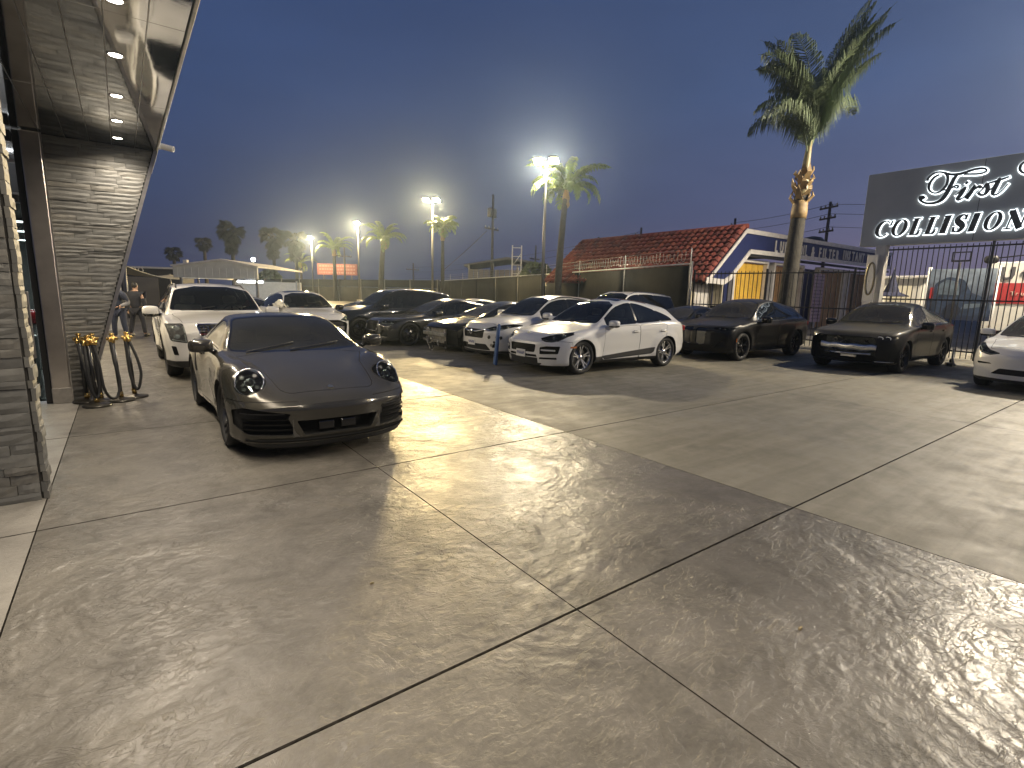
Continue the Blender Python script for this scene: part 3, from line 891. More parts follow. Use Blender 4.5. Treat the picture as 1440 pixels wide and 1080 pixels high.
def soffit():
    t = thing('shop_canopy', 'dark mirror finish canopy soffit with five round downlights on the shop front', 'canopy', (0, 0, 0))
    xs = [-3.2, -2.2, -1.4, -.70, -.44, -.188, .058, .325, .57]; ys = [-4, -1.5, .7, 2.9, 5.1, 7.35, 9.63, 11.5]
    b = MB(); b.box((-1.32, 3.8, 4.0), (3.76, 15.6, .70)); b.build('canopy_box', MORTAR, t)
    for x0, x1 in zip(xs[:-1], xs[1:]):
        for y0, y1 in zip(ys[:-1], ys[1:]):
            b = MB(); b.box(((x0 + x1) / 2, (y0 + y1) / 2, 3.632), (x1 - x0 - .006, y1 - y0 - .004, .03), bevel=.002, seg=1); b.build('soffit_panel', SOFF, t)
    b = MB(); b.box((.59, 3.8, 3.98), (.03, 15.6, .74), bevel=.006); b.build('fascia_trim', TRIMA, t)
    b = MB()
    for x in xs[1:-1]: b.box((x, 3.8, 3.6175), (.004, 15.5, .003))
    stuff(b.build('joint_strip', TRIMA, t))
    for q, y in enumerate((9.18, 8.25, 7.20, 5.98, 4.88, 3.82, 2.75, 1.7, .6, -.2, -1.3)):
        o = thing('soffit_downlight', ('soffit downlight nearest the tapering stone wall', 'second soffit downlight out from the tapering stone wall', 'third soffit downlight out from the tapering stone wall', 'fourth soffit downlight out from the tapering stone wall', 'soffit downlight at the top edge, fifth from the stone wall')[q] if q < 5 else 'recessed soffit downlight farther along the canopy, past the near stone pillar', 'downlight', (.128, y, 3.617), group='row of downlights in the canopy soffit')
        m = MB(); m.lathe([(.050, -.002), (.064, -.008), (.066, 0)], 24); m.build('trim_ring', TRIMA, o)
        m = MB(); m.lathe([(0, -.003), (.05, -.003)], 20); m.build('lens', emis_mat('downlight_lens', (1, .90, .74), 26), o)
        d = bpy.data.lights.new('downlight_beam', 'SPOT'); d.energy = DOWN; d.color = (1, .87, .70); d.spot_size = math.radians(150); d.spot_blend = 1.0; d.shadow_soft_size = .05
        l = link('downlight_beam', d, o); l.location = (0, 0, -.03)

soffit()
def column():
    t = thing('metal_column', 'polished metal clad column between shop door and stone wall', 'column', (0, 0, 0))
    b = MB(); b.box((-.79, 9.60, 1.80), (.205, .26, 3.60), bevel=.012); b.build('cladding', COLM, t)
    b = MB(); b.box((-.79, 9.60, .11), (.215, .27, .22), bevel=.006); b.build('base_plate', TRIMA, t)
    b = MB(); b.box((-.679, 9.475, 1.80), (.014, .014, 3.6)); b.build('corner_bead', TRIMA, t)
column()
def storefront():
    t = thing('glass_storefront', 'black framed glass shop door standing beside the metal column', 'door', (0, 0, 0))
    for x, w in ((-.935, .07), (-2.2, .08), (-3.5, .08)):
        b = MB(); b.box((x, 9.60, 1.80), (w, .12, 3.6), bevel=.006); b.build('mullion', FRAMEB, t)
    for z, h in ((3.52, .14), (2.75, .09)):
        b = MB(); b.box((-2.22, 9.60, z), (2.48, .10, h), bevel=.005); b.build('transom', FRAMEB, t)
    for x0, x1 in ((-2.16, -.972), (-3.46, -2.24)):
        b = MB(); b.box(((x0 + x1) / 2, 9.60, 1.36), (x1 - x0 - .01, .012, 2.66)); b.build('glass_pane', glass_mat('shop_glass', (.02, .02, .02), .88), t)
    b = MB(); b.box((-1.02, 9.50, 1.1), (.03, .03, .9), bevel=.008); b.build('door_handle', TRIMA, t)
storefront()
def shop_room():
    WALLM = mat('shop_wall', (.55, .55, .54), .7, noise=(3, .08));
    for c, d, nm in (((-4.5, 24.1, 2.3), (9, .2, 4.6), 'wall_back'), ((-8.9, 15, 2.3), (.2, 18, 4.6), 'wall_left'), ((-1.15 + .33, 17.2, 2.3), (.2, 14.3, 4.6), 'wall_right')):
        b = MB(); b.box(c, d); structure(b.build(nm, WALLM))
    b = MB(); b.box((-4.9, 16.9, .004), (7.9, 14.2, .008)); structure(b.build('floor', mat('shop_floor', (.35, .34, .33), .25, noise=(2, .15))))
    b = MB(); b.box((-4.9, 16.9, 4.62), (8.0, 14.4, .1)); structure(b.build('ceiling', mat('shop_ceiling', (.20, .20, .21), .8)))
    k = 0
    for y, z in ((13.0, 2.72), (16.0, 2.76), (20., 2.80)):
        o = thing('tube_light', ('nearest', 'middle', 'farthest')[k] + ' bright white strip light hanging inside the glass fronted shop', 'strip light', (-1.9, y, z), group='strip lights inside the shop'); k += 1
        m = MB(); m.box((0, 0, .05), (1.6, .16, .05), bevel=.01); m.build('housing', TRIMA, o)
        m = MB(); m.box((0, 0, .012), (1.5, .12, .02)); m.build('tube', emis_mat('tube_glow', (.92, .96, 1.0), 11), o)
        m = MB()
        for x in (-.6, .6): m.tube([(x, 0, .07), (x, 0, 4.57 - z)], .006, 5)
        stuff(m.build('hanger', FRAMEB, o))
        d = bpy.data.lights.new('tube_beam', 'AREA'); d.energy = 60; d.color = (.95, .97, 1); d.shape = 'RECTANGLE'; d.size = 1.5; d.size_y = .12; l = link('tube_beam', d, o); l.location = (0, 0, -.005)
    for y, z, lb in ((11.2, 3.9, 'higher white steel roof truss just inside the upper shop glass'), (12.6, 3.7, 'lower white steel roof truss farther inside the shop')):
        o = thing('ceiling_truss', lb, 'truss', (-2.0, y, z), group='roof trusses inside the shop')
        for dz in (0, .5): m = MB(); m.box((0, 0, dz), (3, .06, .06)); m.build('chord', WALLM, o)
        for q in range(8): m = MB(); m.tube([(-1.4 + q * .36, 0, 0), (-1.22 + q * .36, 0, .5), (-1.04 + q * .36, 0, 0)], .02, 5); m.build('web_bar', WALLM, o)
    o = thing('shop_cabinet', 'black tool cabinet standing just inside the shop glass', 'cabinet', (-1.62, 11.1, .008))
    m = MB(); m.box((0, 0, .40), (.9, .5, .8), bevel=.02); m.build('body', FRAMEB, o)
    for q in range(3): m = MB(); m.box((0, -.257, .16 + q * .24), (.82, .02, .2), bevel=.006); m.build('drawer', BLKG, o)
    m = MB(); m.box((0, 0, .815), (.95, .55, .03), bevel=.008); m.build('worktop', TRIMA, o)
    o = thing('red_display', 'low red display with white base deep inside the shop', 'display', (-1.9, 13.6, .008))
    m = MB(); m.sm = True; m.box((0, 0, 1.02), (1.3, .9, .26), bevel=.09, seg=3); m.build('red_body', mat('display_red', (.45, .02, .03), .25, coat=.8), o)
    m = MB(); m.box((0, 0, .44), (1.1, .7, .86), bevel=.02); m.build('base', WALLM, o)
    m = MB(); m.box((0, -.3, 1.24), (.9, .3, .2), bevel=.05); m.build('dark_top', FRAMEB, o)
shop_room()
def camera_unit():
    o = thing('security_camera', 'white bullet security camera fixed to the canopy corner', 'security camera', (.60, 9.55, 3.68))
    m = MB(); m.box((.02, 0, 0), (.03, .09, .09), bevel=.01); m.build('bracket', mat('camera_white', (.7, .7, .68), .35), o)
    m = MB(); M = align((.03, 0, -.0), (.9, -.35, -.2)); m.lathe([(0, 0), (.035, 0), (.042, .02), (.042, .17), (.038, .18), (.036, .165)], 20, M); m.build('body', MATS['camera_white'], o)
    m = MB(); m.lathe([(.036, .166), (.018, .17), (0, .175)], 16, M); m.build('lens', FRAMEB, o)
camera_unit()
def added_wall_lights():  # unseen lamps added to brighten the ground and cars beside the shop
    for k, y in enumerate((12.0, 15.5, 19.0)):
        o = thing('added_wall_light', 'added unseen wall light on the shop side wall past the tapering stone wall', 'wall light', (-.70, y, 3.3), 0, 'added wall lights along the shop side')
        m = MB(); m.box((0, 0, 0), (.14, .3, .2), bevel=.02); m.build('housing', FRAMEB, o)
        m = MB(); m.box((.075, 0, -.03), (.02, .24, .11), bevel=.004); m.build('lens', emis_mat('downlight_lens', (1, .90, .74), 26), o)
        d = bpy.data.lights.new('added_wall_beam', 'SPOT'); d.energy = 420; d.color = (1, .84, .62); d.spot_size = math.radians(150); d.spot_blend = .8; d.shadow_soft_size = .08
        l = link('added_wall_beam', d, o); l.location = (.12, 0, -.05); l.rotation_euler = (0, -.55, 0)
added_wall_lights()

# ------------------------------------------------------------------ rope stanchions by the wall
GOLD = mat('polished_brass', (.62, .42, .14), .22, 1., noise=(9, .2))
ROPE = mat('rope_black', (.02, .02, .021), .75, bump=(70, .6, .006))
STB = mat('stanchion_black', (.012, .012, .013), .3, coat=.3)
BASEM = mat('stanchion_base', (.055, .05, .04), .35, .6)
def stanchion(x, y, lean, az, label, rope_low=.0):
    o = thing('rope_stanchion', label, 'stanchion', (x, y, 0), az, 'rope stanchions by the stone wall')
    m = MB(); m.lathe([(0, .0), (.165, .0), (.17, .008), (.17, .02), (.15, .03), (.05, .045), (.03, .055)], 32); m.build('base', BASEM, o)
    top = Vector((lean, 0, .96)); m = MB(); m.tube([(0, 0, .04), tuple(top * .5), tuple(top * .92)], .026, 14); m.build('post', STB, o)
    m = MB(); m.tube([(0, 0, .045), tuple(top * .14)], .030, 14); m.build('foot_sleeve', GOLD, o)
    M = align(top * .90, top); m = MB(); m.lathe([(.028, -.02), (.032, 0), (.032, .07), (.028, .075), (.02, .08), (.026, .095), (.034, .10), (.034, .115), (.012, .122), (0, .124)], 20, M); m.build('finial', GOLD, o)
    for k in range(4):
        a = k * PI / 2; m = MB(); c = M @ Vector((.048 * math.cos(a), .048 * math.sin(a), .04))
        m.box(c, (.04, .03, .04), rz=a, bevel=.006); m.build('rope_ring', GOLD, o)
    return o
stanchion(-.40, 9.03, -.03, 0, 'front stanchion with brass foot on the nearest round base')
stanchion(-.52, 9.42, -.02, 0, 'leftmost stanchion touching the stone wall')
stanchion(-.36, 9.34, -.03, 0, 'stanchion squeezed behind the front brass footed one')
stanchion(-.13, 9.30, -.04, 0, 'stanchion with slack rope beside it, second from the right')
stanchion(.03, 9.52, -.03, 0, 'rightmost stanchion with a bulging folded rope')
def rope(label, pts, r=.019):
    P = [Vector(p) for p in pts]; out = []
    for i in range(len(P) - 1):
        p0, p1, p2, p3 = P[max(0, i - 1)], P[i], P[i + 1], P[min(len(P) - 1, i + 2)]
        for k in range(7):
            t = k / 7; out.append(.5 * ((2 * p1) + (-p0 + p2) * t + (2 * p0 - 5 * p1 + 4 * p2 - p3) * t * t + (-p0 + 3 * p1 - 3 * p2 + p3) * t**3))
    out.append(P[-1]); o = thing('barrier_rope', label, 'rope', P[0], group=None)
    m = MB(); m.tube([p - P[0] for p in out], r, 10); m.build('cord', ROPE, o)
    for e in (0, -1):
        m = MB(); q = out[e] - P[0]; d = (out[1] - out[0]) if e == 0 else (out[-1] - out[-2]); m.lathe([(.0, -.03), (.024, -.03), (.024, .035), (.0, .035)], 12, align(q, d)); m.build('end_cap', GOLD, o)
rope('long slack rope looping down to the ground between the two stanchion clusters', [(-.38, 9.0, .89), (-.335, 9.02, .6), (-.31, 9.05, .25), (-.25, 9.12, .09), (-.17, 9.2, .09), (-.13, 9.24, .3), (-.17, 9.26, .6), (-.19, 9.28, .89)])
rope('folded rope bulging out from the rightmost stanchion', [(.02, 9.46, .88), (.10, 9.44, .6), (.13, 9.44, .35), (.07, 9.45, .13), (.0, 9.47, .35), (-.02, 9.48, .88)])
rope('dark rope doubled along the stanchion nearest the stone wall', [(-.56, 9.38, .88), (-.52, 9.34, .55), (-.47, 9.30, .22), (-.42, 9.27, .10), (-.37, 9.28, .28), (-.40, 9.32, .88)])
rope('rope hanging straight against the front stanchion', [(-.47, 9.0, .88), (-.46, 8.98, .5), (-.42, 8.99, .16), (-.36, 9.03, .22), (-.35, 9.01, .88)], .017)
# ------------------------------------------------------------------ yard wall with screening, posts and wire
SCREEN = mat('green_screen', (.020, .0215, .021), .85, spec=.08, noise=(1.1, .28, 8), bump=(35, .25, .006))
GALV = mat('galvanised', (.22, .22, .215), .45, .8, noise=(12, .25))
PALE = mat('pale_metal', (.60, .60, .58), .5, noise=(6, .12))
WIRE = mat('razor_wire', (.42, .42, .42), .4, .9)
WOODP = mat('pole_wood', (.045, .036, .03), .85, noise=(5, .4))
WPTS = [(19.3, 13.4), (24.2, 28.5), (32.7, 59.5)]
def yard_wall():
    t = thing('screened_yard_wall', 'long dark green screened yard wall behind the cars with pale top rail', 'wall', (0, 0, 0))
    for (xa, ya), (xb, yb) in zip(WPTS[:-1], WPTS[1:]):
        d = Vector((xb - xa, yb - ya, 0)); L = d.length; a = math.atan2(d.y, d.x); n = max(1, round(L / 5.2))
        for k in range(n):
            c = Vector((xa, ya, 0)) + d * ((k + .5) / n)
            b = MB(); m = 8
            G = [[b.bm.verts.new((-L / n / 2 + L / n * i / m + (.03 if i == 0 else (-.03 if i == m else 0)), .02 * math.sin(i * 2.1 + k) , z)) for z in (.02, 1.0, 2.0, 3.04)] for i in range(m + 1)]
            for i in range(m):
                for j in range(3): b._f([G[i][j], G[i + 1][j], G[i + 1][j + 1], G[i][j + 1]], True)
            me_o = b.build('screen_panel', SCREEN, t); me_o.location = c; me_o.rotation_euler = (0, 0, a)
            sm = me_o.modifiers.new('thick', 'SOLIDIFY'); sm.thickness = .04
            p = Vector((xa, ya, 0)) + d * (k / n)
            b = MB(); b.tube([(p.x, p.y, 0), (p.x, p.y, 3.12)], .035, 8); b.build('post', GALV, t)
            b = MB(); b.tube([(p.x, p.y, 3.1), (p.x, p.y, 3.75)], .022, 6); b.build('wire_arm', PALE, t)
        b = MB(); q0 = Vector((xa, ya, 3.1)); b.tube([q0, q0 + d], .03, 6); b.build('top_rail', PALE, t)
        b = MB()
        for z in (3.3, 3.5, 3.7): b.tube([(xa, ya, z), (xb, yb, z)], .006, 4)
        stuff(b.build('barbed_wire', WIRE, t))
    # loose coils of razor wire over the first bays
    b = MB(); xa, ya = WPTS[0]; xb, yb = WPTS[1]; pts = []; N = 620
    for k in range(N):
        s = .02 + .70 * k / N; r = .20 + .05 * math.sin(k * .07); th = k * .42
        pts.append((xa + (xb - xa) * s + .1 * math.cos(th), ya + (yb - ya) * s, 3.42 + r * math.sin(th)))
        pts[-1] = (pts[-1][0] + r * .3 * math.cos(th), pts[-1][1] + r * .8 * math.cos(th), pts[-1][2])
    b.tube(pts, .007, 3); stuff(b.build('razor_coil', WIRE, t))
    p = WPTS[0]; b = MB(); b.tube([(p[0] - .05, p[1] - .1, 0), (p[0] - .05, p[1] - .1, 3.2)], .05, 10); b.build('end_post', GALV, t)
yard_wall()
def far_wall():
    t = thing('far_boundary_wall', 'distant dark boundary wall with lighter lower half across the end of the yard', 'wall', (0, 0, 0))
    a, b_ = Vector((32.6, 59.7, 0)), Vector((16.5, 106, 0)); d = b_ - a; n = 10; ang = math.atan2(d.y, d.x)
    for k in range(n):
        c = a + d * ((k + .5) / n); L = d.length / n
        m = MB(); m.box((0, 0, 1.05), (L - .05, .2, 2.1)); o = m.build('wall_panel', mat('grey_block', (.040, .040, .037), .9, spec=.1, noise=(.8, .3)), t); o.location = c; o.rotation_euler.z = ang
        m = MB(); m.box((0, 0, 2.65), (L - .03, .26, 1.0)); o = m.build('dark_band', mat('dark_band', (.010, .010, .011), .8, spec=.1), t); o.location = c; o.rotation_euler.z = ang
        c2 = a + d * (k / n); m = MB(); m.box((c2.x, c2.y, 1.6), (.3, .3, 3.3)); m.build('post', GALV, t)
far_wall()

# ------------------------------------------------------------------ floodlight poles
LAMPE = emis_mat('floodlight_lens', (1.0, .72, .30), 320)
POLE = mat('pole_paint', (.10, .10, .10), .45, .5)
def lamp_post(x, y, z, label, heads, power, col=(1., .84, .56), rz=-.9, spill=.06):
    o = thing('floodlight_pole', label, 'lamp post', (x, y, 0), rz, 'floodlight poles along the yard')
    m = MB(); m.box((0, 0, .3), (.5, .5, .6), bevel=.03); m.build('footing', mat('footing_concrete', (.3, .29, .27), .8), o)
    m = MB(); m.tube([(0, 0, .55), (0, 0, z * .5), (0, 0, z + .1)], [.11, .09, .06], 12); m.build('pole', POLE, o)
    hs = (-.46, .46) if heads == 2 else (0.0,)
    if heads == 2: m = MB(); m.tube([(-.46, 0, z + .05), (.46, 0, z + .05)], .035, 8); m.build('cross_arm', POLE, o)
    for h in hs:
        M = rotm((h, -.05, z + .08), rx=-.35)
        m = MB(); m.box((0, -.12, .05), (.52, .62, .14), M=M @ Matrix.Translation((0, -.12, .05)), bevel=.03); hd = m.build('lamp_head', POLE, o)
        m = MB(); m.box((0, 0, 0), (.46, .54, .03), M=M @ Matrix.Translation((0, -.12, -.035)), bevel=.008); m.build('lens', LAMPE, hd)
        d = bpy.data.lights.new('flood_beam', 'SPOT'); d.energy = power / len(hs); d.color = col; d.shadow_soft_size = .16; d.spot_size = math.radians(140); d.spot_blend = .55
        l = link('flood_beam', d, o); l.location = M @ Vector((0, -.12, -.16)); l.rotation_euler = (-.72, 0, 0)
    d = bpy.data.lights.new('bulb_spill', 'POINT'); d.energy = power * spill; d.color = col; d.shadow_soft_size = .25; l = link('bulb_spill', d, o); l.location = (0, -.35, z - .25)
# power set here for all poles
FLOOD = 13000
lamp_post(20.1, 24.0, 9.05, 'nearest twin headed floodlight pole, glaring beside the palm behind the clean white SUV', 2, FLOOD)
lamp_post(21.3, 40.0, 9.05, 'second twin headed floodlight pole, glaring beside the bright green drooping palm', 2, FLOOD * 1.05, (1., .74, .34), spill=.16)
lamp_post(22.1, 59.3, 9.05, 'third floodlight pole, between the red billboard and the split leaning palm', 1, FLOOD * 1.3, (1., .74, .36), spill=.25)
lamp_post(23.1, 81.0, 9.05, 'fourth floodlight pole, just left of the red billboard', 1, FLOOD * 1.5, (1., .74, .36), spill=.3)
lamp_post(26.2, 118., 9.05, 'farthest yellow floodlight pole, beyond the white gabled canopy', 1, FLOOD * 1.8, (1., .68, .28), spill=.4)
lamp_post(24.0, 1.5, 9.3, 'floodlight pole standing beyond the fence behind the right hand electric crossover', 2, FLOOD * .8, (1., .88, .70), rz=-2.3)
lamp_post(22.0, -13.0, 9.3, 'added unseen floodlight pole at the open driveway end of the yard', 2, FLOOD * .35, (1., .90, .76), rz=-2.2)  # pole added out of view for extra light from the right

# ------------------------------------------------------------------ palms
FRG = mat('frond_green', (.17, .24, .05), .5, noise=(1.2, .35))
FRD = mat('frond_dark', (.105, .145, .07), .55, noise=(1.2, .35))
BARK = mat('palm_bark', (.040, .037, .030), .85, noise=(4, .4), bump=(14, .7, .03))
BOOT = mat('palm_boot', (.30, .21, .10), .6, noise=(6, .35))
def frond_mesh(L, droop, seed, nl=34, lw=.035, ll=.55, m=FRG, start=.12, hang=.75, tilt=1.0):
    """a feather frond: arching midrib with drooping leaflets on both sides; grows along +X, up +Z"""
    r = random.Random(seed); b = MB(); P = []; N = 14; p = Vector((0, 0, 0)); a = tilt
    for k in range(N + 1):
        P.append(p.copy()); a -= droop / N * (.45 + 1.1 * k / N); p = p + Vector((math.cos(a), .0, math.sin(a))) * (L / N)
    b.tube(P, [.030 * (1 - .85 * k / N) for k in range(N + 1)], 5)
    for k in range(nl):
        t = start + (1 - start) * (k + r.random() * .6) / nl; f = t * N; i = min(N - 1, int(f)); q = P[i].lerp(P[i + 1], f - i); tg = (P[i + 1] - P[i]).normalized()
        for s in (1, -1):
            l = ll * (math.sin(PI * min(1, .14 + t * .9)) ** .6) * r.uniform(.75, 1.15); w = lw * r.uniform(.8, 1.2)
            d = (tg * r.uniform(.35, .7) + Vector((0, s * r.uniform(.7, 1.), r.uniform(-.1, .35)))).normalized(); e1 = q + d * l * .5; e2 = e1 + (d * .5 + Vector((0, 0, -hang * r.uniform(.6, 1.3)))).normalized() * l * .55
            n = tg * w
            v = [b.bm.verts.new(x) for x in (q - n * .5, q + n * .5, e1 + n, e1 - n, e2)]
            b._f([v[0], v[1], v[2], v[3]]); b._f([v[3], v[2], v[4]])
    return b.mesh('frond', m, clean=False)
FM = {}
def palm(label, x, y, z, r, nf, kind='queen', trunk=.16, lean=(0, 0), seed=1, sun=False, spread=(.25, 1.25), ll=.5):
    o = thing('palm_tree', label, 'palm tree', (x, y, 0), 0, None); rn = random.Random(seed)
    m = MB(); N = 10; pts = []; rad = []
    for k in range(N + 1):
        t = k / N; pts.append((lean[0] * t * t, lean[1] * t * t, z * t)); rad.append(trunk * (1.18 - .45 * t) * (1 + .05 * (k % 2)))
    m.tube(pts, rad, 12); m.build('trunk', BARK, o)
    key = (kind, round(r, 1), ll)
    if key not in FM: FM[key] = [frond_mesh(r * q, dr, 10 + i, ll=ll, tilt=tl, nl=nl_, lw=r * .016) for i, (q, dr, tl, nl_) in enumerate(((1., 2.0, 1.15, 38), (.95, 2.5, 1.0, 34), (1.05, 1.7, 1.25, 38), (.85, 2.9, .7, 32)))]
    for k in range(nf):
        f = link('frond', FM[key][k % 4], o); f.location = (lean[0], lean[1], z - .05 + .12 * rn.random()); f.rotation_euler = (0, rn.uniform(-.25, .35), 2.399 * k + rn.uniform(-.3, .3)); s = rn.uniform(.85, 1.12); f.scale = (s, s, s)
    m = MB(); M = Matrix.Translation((lean[0], lean[1], z - .9))
    m.lathe([(trunk * .72, 0), (trunk * 1.15, .15), (trunk * .95, .4), (trunk * 1.1, .55), (trunk * .7, .95), (.03, 1.1)], 10, M); m.build('crownshaft', BOOT, o)
    return o
palm('bright lit feather palm with wide drooping fronds under the nearest floodlights', 20.75, 23.4, 7.6, 2.9, 24, trunk=.20, lean=(.55, .15), seed=2)
palm('bright green mop headed palm hanging just below the second floodlights', 20.6, 37.0, 6.5, 1.75, 20, trunk=.15, seed=3)
palm('split leaning palm with ringed trunk to the right of the third floodlight', 23.0, 55.2, 7.0, 3.4, 16, trunk=.30, lean=(.5, .2), seed=5)
palm('lit palm with two upright tufts behind the red billboard', 25.6, 78.6, 7.4, 3.9, 16, trunk=.28, seed=6)
palm('small yellow green palm between the fourth and farthest floodlights', 31.0, 117., 6.9, 4.2, 16, trunk=.25, seed=8)

def big_palm():
    o = thing('palm_tree', 'tall slender palm with feathery upswept crown and golden old leaf bases beside the sign', 'palm tree', (20.66, 9.95, 0)); rn = random.Random(11)
    lx = lambda z: .62 * (z / 7.6)**1.4
    m = MB(); m.tube([(lx(z), .12 * lx(z), z) for z in (0, .8, 1.8, 2.8, 3.8, 4.8, 5.6)], [.34, .315, .30, .285, .27, .255, .24], 16); m.build('trunk', BARK, o)
    # ragged old leaf bases that catch the light
    m = MB(); m.tube([(lx(z), .12 * lx(z), z) for z in (4.75, 5.0, 5.25, 5.4)], [.275, .285, .27, .25], 14); m.build('ringed_stem', BOOT, o)
    for k in range(26):
        a = k * 2.4; z0 = 5.25 + .045 * k; rr = .27 - .0035 * k; b = MB(); c = Vector((lx(z0), .12 * lx(z0), z0)); dr = Vector((math.cos(a), math.sin(a), 0)); sd = Vector((-math.sin(a), math.cos(a), 0)); h = rn.uniform(.30, .55); out = rn.uniform(.08, .26)
        pr = [c + dr * (rr - .04) - sd * .13, c + dr * (rr - .04) + sd * .13, c + dr * (rr + out * .8) + sd * .085 + Vector((0, 0, h * .5)), c + dr * (rr + out * .8) - sd * .085 + Vector((0, 0, h * .5)), c + dr * (rr + out * rn.uniform(.5, 1.2)) + Vector((0, 0, h * rn.uniform(.75, 1.1)))]
        v = [b.bm.verts.new(p) for p in pr]; b._f([v[0], v[1], v[2], v[3]]); b._f([v[3], v[2], v[4]]); w = [b.bm.verts.new(p - dr * .035) for p in pr]; b._f([w[3], w[2], w[1], w[0]]); b._f([w[4], w[2], w[3]])
        for i, j in ((0, 1), (1, 2), (2, 4), (4, 3), (3, 0)): b._f([v[i], w[i], w[j], v[j]])
        b.build('leaf_base', BOOT, o)
    m = MB(); m.tube([(lx(z), .12 * lx(z), z) for z in (5.3, 5.9, 6.5, 7.2, 7.9)], [.24, .22, .15, .11, .08], 12); m.build('crownshaft', mat('crownshaft_skin', (.26, .22, .11), .45, noise=(3, .3)), o)
    V = [frond_mesh(L, dr, 40 + i, nl=104, lw=.020, ll=1.1, m=FRD, start=.16, hang=2.3, tilt=tl) for i, (L, dr, tl) in enumerate(((4.6, 1.9, 1.5), (4.7, .95, 1.5), (3.7, 2.7, 1.45), (5.3, .6, 1.52)))]
    # (variant, azimuth in the picture plane, lean): one spray arches over to the left of the stem, one sweeps up to the right
    al = math.atan2(RIGHT[1], RIGHT[0])
    for v, az, lean in ((0, PI + .2, -.15), (0, PI - .3, -.22), (0, PI + .8, -.2), (2, PI, -.1), (2, PI + .5, -.12), (2, PI - .7, -.1), (0, PI - 1.0, -.25), (1, PI + .1, -.05), (2, PI + 1.2, -.1), (0, PI, -.28), (0, PI + .4, -.05), (1, PI - .5, .0),
                        (3, .1, .06), (3, -.25, .10), (3, .3, .13), (1, .0, .02), (1, -.5, .05), (1, .6, .05), (1, .2, .12), (3, -.6, .04), (1, -1.1, -.05), (2, .3, -.2), (0, .8, -.3), (1, 1.3, -.05), (3, .0, .17), (3, -.05, .12), (1, -.1, .12), (3, .4, .0), (1, .7, .06), (3, -.9, .04), (3, .2, .08), (3, -.4, .03), (1, .4, -.02)):
        f = link('frond', V[v], o); z = 7.0 + rn.uniform(-.2, .5); f.location = (lx(z), .12 * lx(z), z); f.rotation_euler = (0, lean + rn.uniform(-.04, .04), al + az + rn.uniform(-.12, .12)); s = rn.uniform(.9, 1.05); f.scale = (s, s, s)
big_palm()

DKF = mat('fan_frond_dark', (.022, .024, .02), .8)
def fan_palm(label, x, y, z, r, skirt, seed):
    o = thing('fan_palm', label, 'palm tree', (x, y, 0), 0, 'dark fan palms on the far skyline'); rn = random.Random(seed)
    m = MB(); m.tube([(0, 0, 0), (.1, 0, z * .5), (0, 0, z)], [.42, .32, .28], 8); m.build('trunk', BARK, o)
    if skirt: m = MB(); m.lathe([(.35, z - r * 1.7), (r * .24, z - r * 1.3), (r * .30, z - r * .7), (r * .25, z - .1), (.1, z)], 12); m.build('dead_skirt', DKF, o)
    if r not in FM:
        ms = []
        for q in range(3):
            b = MB(); rq = random.Random(q + 5)
            b.tube([(0, 0, 0), (r * .45, 0, .05)], .03, 4)
            for k in range(15):
                a = -1.25 + 2.5 * k / 14; l = r * .65 * rq.uniform(.8, 1.1); d = Vector((math.cos(a), math.sin(a), -.25 - .3 * abs(a))); n = Vector((-math.sin(a), math.cos(a), 0)) * .075 * r; c = Vector((r * .42, 0, .05))
                v = [b.bm.verts.new(p) for p in (c, c + d * l * .6 + n, c + d * l + Vector((0, 0, -.2 * l)), c + d * l * .6 - n)]; b._f(v)
            ms.append(b.mesh('frond', DKF, clean=False))
        FM[r] = ms
    for k in range(26 + 34 * skirt):
        f = link('frond', FM[r][k % 3], o); dead = k >= 26; f.location = (0, 0, z + (rn.uniform(-.9 * r, -.1) if dead else rn.uniform(-.2, .1))); f.rotation_euler = (0, rn.uniform(.9, 1.45) if dead else rn.uniform(-1.2, 1.0), k * 2.4); f.scale = (.85,) * 3 if dead else (1, 1, 1)
fan_palm('largest dark shaggy fan palm behind the white gabled canopy', 16.1, 104., 11.2, 2.3, True, 1)
fan_palm('dark fan palm left of the shaggy one above the canopy roof', 14.2, 124.6, 10.3, 1.7, False, 2)
fan_palm('smallest leftmost dark fan palm on the skyline', 9.3, 131., 8.3, 1.7, False, 3)
fan_palm('dark fan palm rising right behind the farthest floodlight', 25.0, 114., 11.6, 2.5, True, 4)
fan_palm('faint dark fan palm above the fourth floodlight', 28.5, 111., 11.2, 2.5, True, 5)

# ------------------------------------------------------------------ utility poles and cables
def utility_pole(label, x, y, z, arms, rz=.4, stuffs=()):
    o = thing('utility_pole', label, 'utility pole', (x, y, 0), rz, 'utility poles on the skyline')
    m = MB(); m.tube([(0, 0, 0), (0, 0, z)], [.17, .11], 8); m.build('pole', WOODP, o)
    for (h, w) in arms:
        m = MB(); m.box((0, .12, h), (w, .12, .14)); a = m.build('cross_arm', WOODP, o)
        for q in (-.46, -.2, .2, .46): m = MB(); m.lathe([(.05, 0), (.07, .05), (.05, .1), (.07, .15), (0, .22)], 8, Matrix.Translation((q * w, .12, h + .07))); m.build('insulator', GALV, a)
    for (h, q) in stuffs: m = MB(); m.lathe([(0, 0), (.22, .0), (.25, .1), (.25, .8), (.2, .9), (0, .92)], 12, Matrix.Translation((q, .1, h))); m.build('transformer', GALV, o)
    return o
utility_pole('tall utility pole with one long cross arm between the second and nearest floodlights', 32.2, 47.0, 11.9, ((8.4, 2.6),), stuffs=((9.6, .45), (9.6, -.45)))
utility_pole('dark utility pole with stacked cross arms right of the tall feathery palm', 50.0, 21.2, 10.2, ((9.7, 2.0), (8.8, 1.8), (7.7, 1.6)), rz=1.1)
